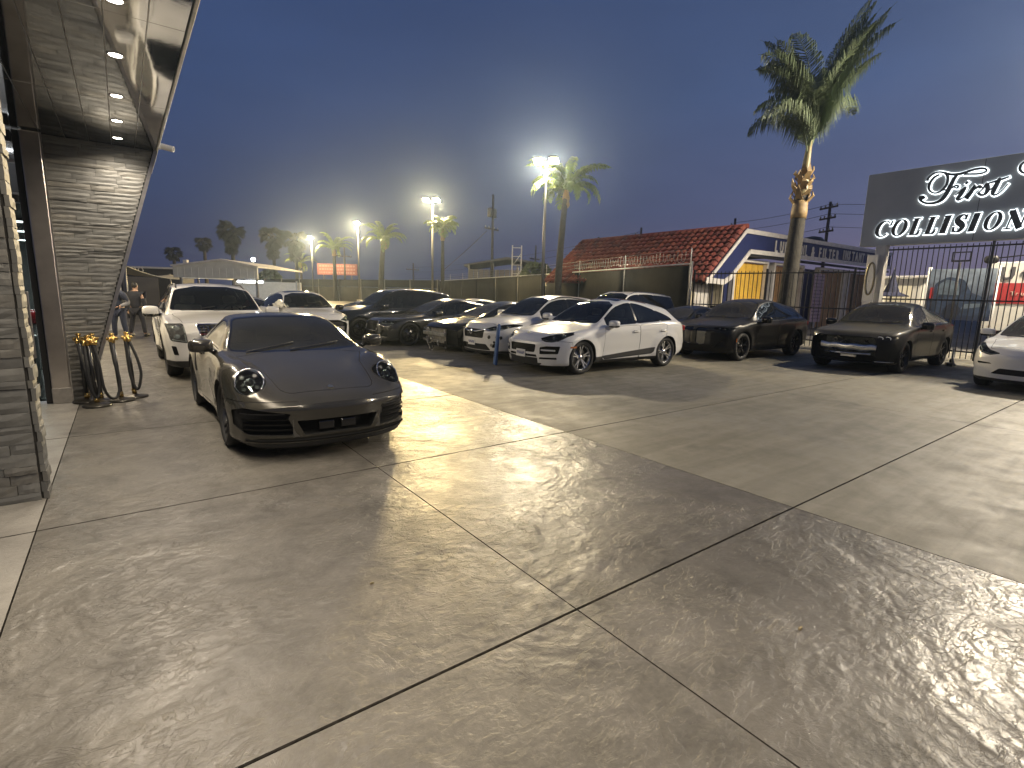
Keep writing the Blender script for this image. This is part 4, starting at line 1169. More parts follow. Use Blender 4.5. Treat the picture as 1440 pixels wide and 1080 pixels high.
utility_pole('utility pole crossing in front of the red billboard', 27.6, 80.0, 8.6, ((6.7, 3.0),))
utility_pole('short utility pole standing right of the split leaning palm', 41.0, 84.0, 6.5, ((5.4, 3.2),))
utility_pole('thin pole with double arms just left of the nearest lit palm', 45.5, 56.0, 8.2, ((6.4, 2.6), (5.6, 2.0)))
utility_pole('pole top with crossarm showing over the left end of the tiled roof', 43.6, 42.5, 8.2, ((7.4, 3.4), (6.8, 2.8)))
utility_pole('pole top with crossarm showing over the middle of the tiled roof', 46.6, 39.0, 9.2, ((8.3, 3.2),))
utility_pole('pole top with crossarm peeping over the upper corner of the tiled roof', 50.9, 30.5, 9.8, ((8.9, 3.2),))
def cable(label, a, b_, sag, r=.022):
    m = MB(); A, B = Vector(a), Vector(b_); m.tube([A.lerp(B, k / 16) - Vector((0, 0, sag * 4 * (k / 16) * (1 - k / 16))) for k in range(17)], r, 4); return tag(m.build('power_cable', WOODP), label, 'cable', 'power cables across the dusk sky')
cable('slanting guy wire from the tall utility pole down to the left', (31.6, 47.2, 8.2), (27.6, 49.6, 3.9), .1, .035)
for k, (z, w) in enumerate(((10.0, .2), (9.2, .5), (8.1, .3))):
    cable(('topmost', 'middle', 'lowest')[k] + ' power cable sweeping from the stacked arm pole towards the right', (50, 21.2, z), (60, -14, z + .3), 1.0)
    cable(('topmost', 'middle', 'lowest')[k] + ' power cable running from the stacked arm pole left behind the palm', (50, 21.2, z), (50.9, 30.5, z - .6), .2)
    cable(('topmost', 'middle', 'lowest')[k] + ' power cable reaching from the tiled roof poles to the distant poles', (46.6, 39, z - 1.2), (41.0, 84., z - 4.2), .8)

# ------------------------------------------------------------------ tyre and lube shop with the tiled mansard
NAVY = mat('navy_paint', (.016, .024, .095), .5, noise=(2, .2))
WTRIM = mat('white_trim', (.62, .60, .57), .5, noise=(3, .15))
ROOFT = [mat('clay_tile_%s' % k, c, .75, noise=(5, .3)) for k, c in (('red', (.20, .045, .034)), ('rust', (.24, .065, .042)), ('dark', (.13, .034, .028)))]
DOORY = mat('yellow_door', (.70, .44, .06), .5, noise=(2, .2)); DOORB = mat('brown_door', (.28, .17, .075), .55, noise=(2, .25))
def text_mesh(s, size, depth, font_shear=0., sx=1., bold=0.):
    cu = bpy.data.curves.new('t', 'FONT'); cu.body = s; cu.size = size; cu.extrude = depth; cu.shear = font_shear; cu.offset = bold; cu.space_character = 1.05; cu.resolution_u = 2
    o = bpy.data.objects.new('t', cu); COL.objects.link(o); dg = bpy.context.evaluated_depsgraph_get(); me = bpy.data.meshes.new_from_object(o.evaluated_get(dg)); bpy.data.objects.remove(o); bpy.data.curves.remove(cu)
    return me
def words(s, size, M, m, parent, name='letter', depth=.02, sx=1., adv=.62, fit=None, bold=0.):
    """one mesh per letter, spread along local X"""
    x = 0; items = []
    W_ = {' ': .35, 'I': .32, ',': .3, '&': .78, '.': .3, '+': .72, 'M': .86, 'W': .95}
    for ch in s:
        a = W_.get(ch, adv)
        if ch != ' ': items.append((ch, x))
        x += a
    k = (fit / x if fit else size)
    for ch, px in items:
        me = text_mesh(ch, size, depth, bold=bold); me.materials.clear(); me.materials.append(m); me.name = name
        o = link(name, me, parent); o.matrix_local = M @ Matrix.Translation((px * k, 0, 0)) @ Matrix.Diagonal((sx, 1, 1, 1))
def lube_shop():
    t = thing('service_garage', 'navy and white service garage with red clay tile mansard roof and yellow roll doors', 'building', (0, 0, 0))
    Y = 15.0; XR = 45.6
    b = MB(); b.box(((24.2 + XR) / 2, Y + 6.3, 1.82), (XR - 24.2, 11.8, 3.60)); b.build('wall', NAVY, t)
    # mansard end panel on the front, a slanted parallelogram that turns into a long fascia
    out = [(22.5, 2.50), (25.72, 5.20), (XR, 5.30), (XR, 4.18), (26.15, 4.06), (24.5, 2.68), (23.95, 2.42)]
    F = Matrix(((1, 0, 0, 0), (0, 0, -1, Y), (0, 1, 0, 0), (0, 0, 0, 1)))
    b = MB(); b.prism(out, F, .30); b.build('fascia', NAVY, t)
    def strip(pts, w, nm, off, m):
        b = MB()
        for (p, q) in zip(pts[:-1], pts[1:]):
            d = Vector((q[0] - p[0], q[1] - p[1])).normalized(); n = Vector((-d.y, d.x)) * w
            b.prism([(p[0], p[1]), (q[0], q[1]), (q[0] + n.x, q[1] + n.y), (p[0] + n.x, p[1] + n.y)], F @ Matrix.Translation((0, 0, off)), .06)
        b.build(nm, m, t)
    strip([(22.42, 2.46), (25.66, 5.22)], -.16, 'raked_trim', .302, WTRIM)
    strip([(25.62, 5.20), (XR, 5.30)], -.22, 'top_trim', .306, WTRIM)
    strip([(22.45, 2.42), (23.98, 2.36)], .26, 'lower_trim', .304, WTRIM)
    strip([(23.98, 2.36), (24.62, 2.66)], .24, 'lower_trim', .308, WTRIM)
    strip([(24.56, 2.64), (26.2, 4.02)], .20, 'lower_trim', .310, WTRIM)
    strip([(26.12, 4.0), (XR, 4.12)], .22, 'lower_trim', .312, WTRIM)
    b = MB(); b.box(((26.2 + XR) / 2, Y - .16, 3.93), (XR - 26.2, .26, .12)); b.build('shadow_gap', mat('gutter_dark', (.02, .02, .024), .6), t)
    # tiled slope facing the yard
    e0 = Vector((22.42, 0, 2.46)); e1 = Vector((25.75, 0, 5.30)); sl = e1 - e0; nC = 12; nT = 31; Yl = 11.6
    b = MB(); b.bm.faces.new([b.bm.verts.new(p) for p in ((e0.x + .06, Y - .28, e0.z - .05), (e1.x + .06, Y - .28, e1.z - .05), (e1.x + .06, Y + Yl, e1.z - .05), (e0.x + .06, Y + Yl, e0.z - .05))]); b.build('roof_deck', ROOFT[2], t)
    b = MB(); b.poly([(e1.x, Y - .2, 5.24), (XR, Y - .2, 5.24), (XR, Y + Yl, 5.24), (e1.x, Y + Yl, 5.24)]); b.build('flat_roof', FAR, t)
    cl = sl.length / nC; tw = (Yl + .3) / nT; dirn = sl.normalized(); nrm = Vector((-dirn.z, 0, dirn.x))
    tm = []
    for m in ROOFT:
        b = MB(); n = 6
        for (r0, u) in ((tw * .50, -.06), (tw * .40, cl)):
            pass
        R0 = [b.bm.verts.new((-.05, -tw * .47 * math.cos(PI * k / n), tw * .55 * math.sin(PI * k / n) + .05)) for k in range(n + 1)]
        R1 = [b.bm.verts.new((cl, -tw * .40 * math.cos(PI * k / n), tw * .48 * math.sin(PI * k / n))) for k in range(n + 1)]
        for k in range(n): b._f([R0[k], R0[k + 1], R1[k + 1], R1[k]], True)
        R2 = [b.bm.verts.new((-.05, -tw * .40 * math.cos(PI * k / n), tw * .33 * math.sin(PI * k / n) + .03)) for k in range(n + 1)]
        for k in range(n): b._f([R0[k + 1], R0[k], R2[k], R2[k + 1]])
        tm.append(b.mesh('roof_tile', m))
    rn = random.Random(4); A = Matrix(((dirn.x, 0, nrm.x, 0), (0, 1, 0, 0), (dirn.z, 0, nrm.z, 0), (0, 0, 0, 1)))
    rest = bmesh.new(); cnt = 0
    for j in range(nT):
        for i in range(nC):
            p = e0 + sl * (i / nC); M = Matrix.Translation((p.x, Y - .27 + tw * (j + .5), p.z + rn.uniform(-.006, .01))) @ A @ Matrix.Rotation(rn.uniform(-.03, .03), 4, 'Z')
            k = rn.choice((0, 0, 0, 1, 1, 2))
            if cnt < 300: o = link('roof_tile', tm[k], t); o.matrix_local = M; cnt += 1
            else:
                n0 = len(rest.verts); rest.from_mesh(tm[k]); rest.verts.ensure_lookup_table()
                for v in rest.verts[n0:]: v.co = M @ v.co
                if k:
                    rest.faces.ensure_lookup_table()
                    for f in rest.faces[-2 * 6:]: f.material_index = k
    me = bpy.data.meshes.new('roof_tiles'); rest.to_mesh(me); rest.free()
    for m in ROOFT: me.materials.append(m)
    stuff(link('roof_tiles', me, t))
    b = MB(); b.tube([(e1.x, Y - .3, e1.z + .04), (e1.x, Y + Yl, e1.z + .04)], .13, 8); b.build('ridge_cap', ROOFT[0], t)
    # roll doors
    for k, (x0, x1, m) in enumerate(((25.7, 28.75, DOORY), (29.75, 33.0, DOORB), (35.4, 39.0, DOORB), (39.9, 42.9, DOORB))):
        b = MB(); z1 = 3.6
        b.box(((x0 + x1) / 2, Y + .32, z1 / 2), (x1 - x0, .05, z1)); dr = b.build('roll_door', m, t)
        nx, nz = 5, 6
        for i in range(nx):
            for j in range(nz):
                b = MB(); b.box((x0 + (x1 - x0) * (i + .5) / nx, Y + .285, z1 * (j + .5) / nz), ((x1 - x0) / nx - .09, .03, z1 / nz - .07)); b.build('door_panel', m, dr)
        for xx in (x0 - .10, x1 + .10): b = MB(); b.box((xx, Y + .22, 1.8), (.16, .3, 3.7)); b.build('door_jamb', WTRIM, t)
        b = MB(); b.box(((x0 + x1) / 2, Y + .22, 3.70), (x1 - x0 + .36, .3, .14)); b.build('door_head', WTRIM, t)
    LT = mat('sign_letters', (.62, .60, .56), .5)
    words('LUBE, OIL & FILTER', .86, F @ Matrix.Translation((28.6, 4.24, .335)), LT, t, fit=8.2, sx=.66, bold=.025)
    words('INSTANT TUNE UPS', .80, F @ Matrix.Translation((37.3, 4.36, .335)), LT, t, fit=8.0, sx=.70, bold=.025)
    b = MB(); b.box((29.2, Y - .02, 1.5), (.12, .14, .5), bevel=.02); b.build('meter_box', PALE, t)
    # ribbed pale cladding on the yard side below the tiles
    for k in range(10):
        b = MB(); b.box((24.14, Y + .05 + .62 * k, 1.22), (.07, .50, 2.44)); b.build('ribbed_panel', mat('cream_cladding', (.55, .50, .36), .5), t)
    for k in range(7):
        b = MB(); b.box((21.62 + .25 * k * .66, Y + .42, 1.24), (.10, .08, 2.46)); b.build('ribbed_panel', MATS['cream_cladding'], t)
    b = MB(); b.box((22.1, Y + .48, 1.23), (1.25, .05, 2.46)); b.build('backing_sheet', MATS['cream_cladding'], t)
    b = MB(); b.box((23.4, Y + .48, 1.4), (1.2, .06, 1.9)); b.build('side_door', WTRIM, t)
    # roof clutter
    b = MB(); b.lathe([(.8, 0), (.75, .3), (.5, .55), (0, .65)], 14, Matrix.Translation((37.0, Y + 1.5, 5.26))); b.build('roof_vent', mat('vent_dark', (.03, .03, .035), .5), t)
lube_shop()
def price_board():
    o = thing('price_board', 'tall lilac price board covered in rows of print between the brown roll doors', 'sign board', (34.2, 14.60, 0))
    for sx in (-.62, .62): m = MB(); m.box((sx, .06, 1.6), (.06, .06, 3.2)); m.build('leg', GALV, o)
    m = MB(); m.box((0, 0, 1.85), (1.35, .05, 2.9), bevel=.01); m.build('board', mat('lilac_board', (.33, .26, .34), .5), o)
    rn = random.Random(2); m = MB()
    for r in range(13):
        for c in range(2):
            z = 3.15 - r * .21
            for q in range(4): w = rn.uniform(.06, .13); m.box((-.60 + c * .62 + q * .145 + w / 2, -.029, z), (w, .006, .075))
    stuff(m.build('print_rows', mat('board_print', (.10, .07, .14), .6), o))
price_board()
def dumpster():
    o = thing('blue_bin', 'small blue bin with pale sack beside the cream cladding of the garage', 'bin', (23.0, 13.9, 0))
    m = MB(); m.prism([(-.4, 0), (.4, 0), (.5, 1.25), (-.5, 1.25)], Matrix.Translation((0, .4, 0)) @ Matrix.Rotation(PI / 2, 4, 'X'), .8); m.build('body', mat('bin_blue', (.02, .05, .13), .5), o)
    m = MB(); m.box((0, 0, 1.29), (1.08, .9, .07), bevel=.02); m.build('lid', BLKG, o)
    s = thing('pale_sack', 'pale slumped sack standing right of the small blue bin', 'sack', (23.75, 13.8, 0))
    m = MB(); m.ellipsoid((0, 0, .62), (.28, .25, .64), .8, 14, 10); m.build('bag', mat('sack_cloth', (.5, .45, .3), .8, bump=(9, .6, .05)), s)
    m = MB(); m.lathe([(.06, 0), (.05, .05), (.13, .14)], 10, Matrix.Translation((0, 0, 1.24))); m.build('tied_neck', MATS['sack_cloth'], s)
dumpster()

# ------------------------------------------------------------------ halo lit sign
SGN = mat('sign_grey', (.36, .375, .375), .55, noise=(.6, .12))
LET = mat('letter_face', (.018, .02, .022), .4)
HALO = emis_mat('letter_halo', (.88, .96, 1.0), 3.2)
def spline(pts, n=6):
    P = [Vector(p) for p in pts]; out = []
    for i in range(len(P) - 1):
        p0, p1, p2, p3 = P[max(0, i - 1)], P[i], P[i + 1], P[min(len(P) - 1, i + 2)]
        for k in range(n):
            t = k / n; out.append(.5 * ((2 * p1) + (-p0 + p2) * t + (2 * p0 - 5 * p1 + 4 * p2 - p3) * t * t + (-p0 + 3 * p1 - 3 * p2 + p3) * t**3))
    out.append(P[-1]); return out
def stroke(b, pts, w, M, z0, z1, ext=0., smooth=True):
    """ribbon of varying width, extruded between two depths of a sign face"""
    q = spline(pts) if smooth and len(pts) > 2 else [Vector(p) for p in pts]; n = len(q); L = []; R_ = []
    for i, p in enumerate(q):
        t = (q[min(n - 1, i + 1)] - q[max(0, i - 1)]); t = t.normalized() if t.length > 1e-9 else Vector((1, 0)); nn = Vector((-t.y, t.x))
        f = i / (n - 1) * (len(w) - 1); k = min(len(w) - 2, int(f)) if len(w) > 1 else 0; ww = (w[k] + (w[k + 1] - w[k]) * (f - k)) / 2 + ext if len(w) > 1 else w[0] / 2 + ext
        e = t * ext * (-1 if i == 0 else (1 if i == n - 1 else 0)); L.append(p + nn * ww + e); R_.append(p - nn * ww + e)
    V = [[b.bm.verts.new(M @ Vector((p.x, p.y, z))) for p in S] for z in (z0, z1) for S in (L, R_)]
    for i in range(n - 1):
        b._f([V[2][i], V[3][i], V[3][i + 1], V[2][i + 1]]); b._f([V[0][i], V[0][i + 1], V[1][i + 1], V[1][i]])
        b._f([V[0][i], V[2][i], V[2][i + 1], V[0][i + 1]]); b._f([V[1][i], V[1][i + 1], V[3][i + 1], V[3][i]])
    for i in (0, n - 1): b._f([V[0][i], V[1][i], V[3][i], V[2][i]])
SCRIPT = {
'capital_letter': [([(-5.855, 5.404), (-5.829, 5.498), (-5.71, 5.604), (-5.582, 5.621), (-5.447, 5.575), (-5.296, 5.507), (-5.098, 5.486), (-4.939, 5.517), (-4.783, 5.557), (-4.626, 5.564), (-4.518, 5.536), (-4.484, 5.478), (-4.535, 5.435), (-4.659, 5.422), (-4.848, 5.446), (-4.986, 5.461)], [.05, .04, .035, .05, .06, .055, .05, .035, .035, .04, .035]),
 ([(-5.447, 5.575), (-5.37, 5.468), (-5.351, 5.329), (-5.38, 5.18), (-5.478, 5.056), (-5.603, 5.014), (-5.728, 5.073), (-5.788, 5.185), (-5.778, 5.341), (-5.694, 5.484), (-5.572, 5.547)], [.04, .055, .06, .045, .035, .04, .055, .05, .035]),
 ([(-5.139, 5.482), (-5.212, 5.342), (-5.27, 5.147), (-5.335, 4.951), (-5.428, 4.791), (-5.594, 4.724), (-5.773, 4.735), (-5.901, 4.796), (-5.972, 4.876), (-5.968, 4.935), (-5.913, 4.935), (-5.875, 4.874)], [.05, .08, .095, .085, .06, .05, .05, .06, .08, .08]),
 ([(-5.422, 5.073), (-5.309, 5.078), (-5.202, 5.121), (-5.133, 5.168), (-5.075, 5.147), (-5.089, 5.088), (-5.153, 5.11)], [.03, .03, .035, .035, .03])],
'letter_i': [([(-5.114, 4.882), (-5.016, 4.977), (-4.902, 5.085), (-4.968, 4.93), (-5.033, 4.797), (-5.031, 4.742), (-4.977, 4.749), (-4.885, 4.818)], [.02, .03, .05, .085, .08, .045, .03, .02]), ([(-4.905, 5.225), (-4.86, 5.19)], [.07, .07])],
'letter_r': [([(-4.885, 4.818), (-4.792, 4.93), (-4.691, 5.112), (-4.752, 4.935), (-4.84, 4.746)], [.02, .03, .05, .085, .08]), ([(-4.785, 4.879), (-4.657, 5.021), (-4.578, 5.063), (-4.539, 5.005)], [.025, .04, .065, .06])],
'letter_s': [([(-4.608, 4.856), (-4.506, 4.974), (-4.425, 5.126), (-4.393, 5.007), (-4.394, 4.9), (-4.44, 4.821), (-4.524, 4.819), (-4.567, 4.864)], [.02, .03, .045, .085, .08, .045, .05, .06])],
'letter_t': [([(-4.404, 4.894), (-4.265, 5.005), (-4.157, 5.227), (-4.209, 5.062), (-4.257, 4.875), (-4.251, 4.796), (-4.193, 4.782), (-4.105, 4.838), (-4.025, 4.946), (-3.966, 5.052)], [.02, .03, .06, .09, .085, .05, .035, .025, .02, .02]), ([(-4.379, 5.125), (-4.186, 5.168), (-3.967, 5.236)], [.03, .05, .03])],
'next_letter': [([(-3.60, 5.600), (-3.70, 5.585), (-3.77, 5.50), (-3.765, 5.38), (-3.68, 5.29), (-3.58, 5.30)], [.03, .04, .055, .05, .04, .03])]}
def glyph(ch, w, h):
    """strokes and filled shapes of a bold italic serif capital in a w by h box"""
    t = .175 * h; th = .065 * h; sf = .065 * h; st = []
    if ch == 'I': st = [([(w * .5, sf * .5), (w * .5, h - sf * .5)], [t * 1.25, t * 1.25]), ([(w * .08, sf / 2), (w * .92, sf / 2)], [sf]), ([(w * .08, h - sf / 2), (w * .92, h - sf / 2)], [sf])]
    if ch == 'L': st = [([(w * .36, sf * .5), (w * .36, h - sf * .5)], [t * 1.25, t * 1.25]), ([(w * .02, sf / 2), (w * .93, sf / 2)], [sf]), ([(w * .04, h - sf / 2), (w * .70, h - sf / 2)], [sf]), ([(w * .66, sf * .9), (w * .88, sf), (w * .985, h * .30)], [sf * 1.2, sf * 2.3, .012 * h])]
    if ch == 'N': st = [([(w * .20, 0), (w * .20, h * .95)], [th, th]), ([(w * .12, h * .97), (w * .84, h * .02)], [t * 1.5, t * 1.45]), ([(w * .86, h * .03), (w * .86, h)], [th, th]), ([(w * .03, sf / 2), (w * .40, sf / 2)], [sf]), ([(w * .66, h - sf / 2), (w * 1.03, h - sf / 2)], [sf]), ([(-w * .0, h - sf / 2), (w * .26, h - sf / 2)], [sf])]
    if ch == 'O':
        pts = [(w * .5 + (w * .5 - t * .55) * math.cos(a), h * .5 + (h * .5 - th * .5) * math.sin(a)) for a in [2 * PI * k / 24 for k in range(25)]]; ws = [th + (t * 1.1 - th) * abs(math.cos(2 * PI * k / 24))**1.5 for k in range(25)]; st = [(pts, ws)]
    if ch == 'C':
        A = [math.radians(48 + 268 * k / 22) for k in range(23)]; pts = [(w * .53 + (w * .5 - t * .55) * math.cos(a), h * .5 + (h * .5 - th * .5) * math.sin(a)) for a in A]; ws = [th + (t * 1.15 - th) * max(0, -math.cos(a))**1.2 for a in A]; st = [(pts, ws), ([(w * .93, h * .97), (w * .90, h * .66)], [th * .8, th * 1.6])]
    if ch == 'S':
        pts = [(w * .84, h * .74), (w * .74, h * .91), (w * .52, h * .965), (w * .28, h * .88), (w * .20, h * .72), (w * .36, h * .575), (w * .60, h * .46), (w * .80, h * .30), (w * .72, h * .11), (w * .48, h * .035), (w * .24, h * .09), (w * .14, h * .28)]; st = [(pts, [th * .9, th, th * 1.1, t * .9, t * 1.1, t * 1.35, t * 1.4, t * 1.1, t * .8, th * 1.1, th, th * .9]), ([(w * .86, h * .99), (w * .83, h * .68)], [th * .7, th * 1.3]), ([(w * .15, h * .02), (w * .12, h * .33)], [th * .7, th * 1.3])]
    return st
def big_sign():
    X = 20.3; t = thing('shop_sign', 'large grey sign with white halo lit lettering standing over the iron fence', 'sign', (X, 0, 0))
    b = MB(); b.box((.16, 2.46, 4.69), (.32, 10.1, 2.32), bevel=.01); b.build('panel', SGN, t)
    for y in (4.55, 1.9, -.7): b = MB(); b.box((-.003, y, 4.69), (.010, .012, 2.28)); b.build('panel_joint', MORTAR, t)
    M = Matrix(((0, 0, -1, 0), (-1, 0, 0, 0), (0, 1, 0, 0), (0, 0, 0, 1)))
    k = 0
    def letter(name, st, Mx):
        nonlocal k
        b = MB()
        for i, (p, w) in enumerate(st): stroke(b, p, [q * (1.25 if name in SCRIPT else 1) for q in w], Mx, .045 + i * .002, .105 + i * .002 + k * .0003)
        o = b.build(name, LET, t); b = MB()
        for i, (p, w) in enumerate(st): stroke(b, p, [q * (1.25 if name in SCRIPT else 1) for q in w], Mx, .006 + i * .0012, .030 + i * .0012, ext=.024)
        b.build('halo_backing', HALO, o); k += 1
    for nm, st in SCRIPT.items(): letter(nm, st, M)
    for ch, x0, x1 in (('C', -7.13, -6.60), ('O', -6.66, -6.17), ('L', -6.17, -5.80), ('L', -5.76, -5.40), ('I', -5.38, -5.11), ('S', -5.09, -4.71), ('I', -4.70, -4.45), ('O', -4.39, -3.93), ('N', -3.92, -3.42)):
        h = .515; sh = .20; w = (x1 - x0) - sh * h * .8
        letter('letter_' + ch.lower(), glyph(ch, w, h), M @ Matrix.Translation((x0, 3.80, 0)) @ Matrix(((1, sh, 0, 0), (0, 1, 0, 0), (0, 0, 1, 0), (0, 0, 0, 1))))
    # the pale column that carries it
    b = MB(); b.box((.12, 6.86, 1.78), (.30, .30, 3.50), bevel=.01); b.build('column', mat('sign_column', (.5, .49, .45), .5, noise=(3, .15)), t)
    b = MB(); b.box((.12, -1.5, 1.78), (.30, .30, 3.50), bevel=.01); b.build('column', MATS['sign_column'], t)
big_sign()
def halo_plaque():
    o = thing('pale_ornament', 'tall pale oval metal ornament leaning on the sign column', 'ornament', (20.08, 6.98, 0), PI / 2)
    m = MB(); m.box((0, 0, 2.45), (.34, .05, 1.55), bevel=.02); m.build('plate', mat('ornament_pale', (.62, .60, .54), .35, .4), o)
    m = MB(); M = Matrix.Translation((0, .035, 2.45)) @ Matrix.Rotation(PI / 2, 4, 'X'); m.tube([M @ Vector((.12 * math.cos(a), .52 * math.sin(a), 0)) for a in [2 * PI * k / 24 for k in range(25)]], .03, 6, cap=False); m.build('oval_ring', mat('ornament_gold', (.35, .30, .18), .3, .8), o)
    m = MB(); m.box((0, 0, .85), (.22, .18, 1.7), bevel=.02); m.build('stand', MATS['ornament_pale'], o)
halo_plaque()

# ------------------------------------------------------------------ iron fence
IRON = mat('black_iron', (.014, .014, .015), .5)
def iron_fence(label, a, b_, h, sp, gap=None):
    A = Vector((*a, 0)); B = Vector((*b_, 0)); d = B - A; L = d.length; ang = math.atan2(d.y, d.x); t = thing('iron_fence', label, 'fence', A, ang)
    for z in (.25, h * .52, h - .06): m = MB(); m.box((L / 2, 0, z), (L, .045, .045)); m.build('rail', IRON, t)
    me = MB().box((0, 0, h / 2 + .03), (.022, .022, h)).mesh('bar', IRON)
    n = int(L / sp)
    for k in range(1, n): o = link('bar', me, t); o.location = (k * sp, .035, 0)
    k = 0
    while k * 2.9 <= L: m = MB(); m.box((k * 2.9, 0, h / 2 + .05), (.06, .06, h + .1)); m.build('post', IRON, t); k += 1
iron_fence('tall black iron bar fence under the big grey sign', (20.55, 7.0), (20.55, -3.2), 3.46, .135)
iron_fence('thin black iron fence in front of the service garage', (19.5, 13.3), (20.5, 7.1), 2.75, .16)

# ------------------------------------------------------------------ beyond the fence
def box_truck():
    o = thing('box_truck', 'white hire truck body with broad red band behind the iron fence', 'truck', (26.0, 5.18, 0))
    wm = mat('truck_white', (.55, .54, .50), .45, noise=(2, .1)); rd = mat('truck_red', (.30, .028, .03), .45)
    m = MB(); m.box((1.2, -3.5, 2.0), (2.3, 7.0, 2.5), bevel=.03); m.build('cargo_box', wm, o)
    m = MB(); m.box((.038, -3.5, 2.12), (.03, 6.96, .74)); m.build('red_band', rd, o)
    dk = mat('truck_print', (.06, .06, .065), .5); M = Matrix(((0, 0, -1, .042), (-1, 0, 0, 0), (0, 1, 0, 0), (0, 0, 0, 1)))
    words('U+', .62, M @ Matrix.Translation((.28, 2.62, .006)), dk, o, fit=1.25, sx=1.0, bold=.025)
    words('Truck Rental', .20, M @ Matrix.Translation((.68, 2.05, .028)), mat('truck_small_print', (.5, .42, .36), .5), o, fit=1.6, sx=1.)
    m = MB(); m.box((1.2, -3.5, .68), (1.9, 6.8, .14)); m.build('chassis', IRON, o)
    for y in (-1.3, -5.6):
        m = MB(); m.lathe([(.22, 0), (.26, -.02), (.44, .0), (.47, .05), (.47, .2), (.44, .26), (.22, .24)], 20, Matrix.Translation((.3, y, .47)) @ Matrix.Rotation(PI / 2, 4, 'Y')); w = m.build('wheel', RUBT, o)
        m = MB(); m.lathe([(0, .06), (.1, .02), (.2, .06), (.23, .02)], 16, Matrix.Translation((.3, y, .47)) @ Matrix.Rotation(PI / 2, 4, 'Y')); m.build('rim', GALV, w)
    for z in (.9, 2.6): m = MB(); m.box((.035, -.25, z), (.03, .03, .12)); m.build('corner_light', mat('truck_amber', (.5, .2, .04), .3), o)
RUBT = mat('truck_rubber', (.015, .015, .015), .8)
box_truck()
def mural_banner():
    o = thing('car_banner', 'printed banner of a blue car in mist hung on posts behind the iron fence', 'banner', (25.6, 5.85, 0))
    m = MB(); m.box((0, 0, 2.05), (.03, 1.95, 1.92), bevel=.004)
    bm_ = bpy.data.materials.new('banner_print'); bm_.use_nodes = True; nt = bm_.node_tree; n = nt.nodes; tc = n.new('ShaderNodeTexCoord'); sp = n.new('ShaderNodeSeparateXYZ'); nt.links.new(tc.outputs['Object'], sp.inputs[0])
    nz = n.new('ShaderNodeTexNoise'); nz.inputs['Scale'].default_value = 2.6; nz.inputs['Detail'].default_value = 7; nt.links.new(tc.outputs['Object'], nz.inputs[0])
    ad = n.new('ShaderNodeMath'); ad.operation = 'MULTIPLY_ADD'; nt.links.new(nz.outputs[0], ad.inputs[0]); ad.inputs[1].default_value = 1.6; mm = n.new('ShaderNodeMath'); mm.operation = 'MULTIPLY'; mm.inputs[1].default_value = .55; nt.links.new(sp.outputs['Z'], mm.inputs[0]); nt.links.new(mm.outputs[0], ad.inputs[2])
    rp = n.new('ShaderNodeValToRGB'); e = rp.color_ramp.elements; e[0].position = .35; e[0].color = (.012, .02, .05, 1); e[1].position = .9; e[1].color = (.22, .27, .33, 1); mr = n.new('ShaderNodeMapRange'); mr.inputs['From Min'].default_value = 1.0; mr.inputs['From Max'].default_value = 2.8; nt.links.new(ad.outputs[0], mr.inputs[0]); nt.links.new(mr.outputs[0], rp.inputs[0]); nt.links.new(rp.outputs[0], n['Principled BSDF'].inputs['Base Color'])
    m.build('cloth', bm_, o)
    bl = mat('print_blue', (.022, .036, .07), .5, noise=(3, .6)); pl = mat('print_pale', (.085, .115, .15), .5, noise=(4, .4)); dk = mat('print_dark', (.01, .014, .028), .5)
    F = Matrix(((0, 0, -1, -.016), (-1, 0, 0, 0), (0, 1, 0, 0), (0, 0, 0, 1)))
    m = MB(); m.prism(rounded([(-.80, 1.35), (.92, 1.22), (.92, 1.75), (.62, 2.02), (.35, 2.10), (.08, 2.62), (-.42, 2.72), (-.80, 2.45)], .12), F, .004); m.build('printed_body', bl, o)
    m = MB(); m.prism(rounded([(-.70, 2.05), (.02, 2.02), (-.08, 2.52), (-.42, 2.62), (-.70, 2.40)], .08), F @ Matrix.Translation((0, 0, .006)), .003); m.build('printed_glass', pl, o)
    m = MB(); m.prism(rounded([(.10, 1.50), (.80, 1.62), (.84, 1.74), (.20, 1.70)], .04), F @ Matrix.Translation((0, 0, .006)), .003); m.build('printed_lamp', pl, o)
    m = MB(); m.prism(ellipse(-.15, 1.42, .26, .28, 18), F @ Matrix.Translation((0, 0, .008)), .003); m.build('printed_wheel', dk, o)
    for y in (1.04, -1.02): m = MB(); m.tube([(.05, y, 0), (.05, y, 3.1)], .06 if y > 0 else .04, 8); m.build('post', PALE, o)
    m = MB(); m.box((-.03, .86, 2.1), (.012, .10, .42)); m.build('red_tag', mat('tag_red', (.35, .03, .03), .5), o)
mural_banner()
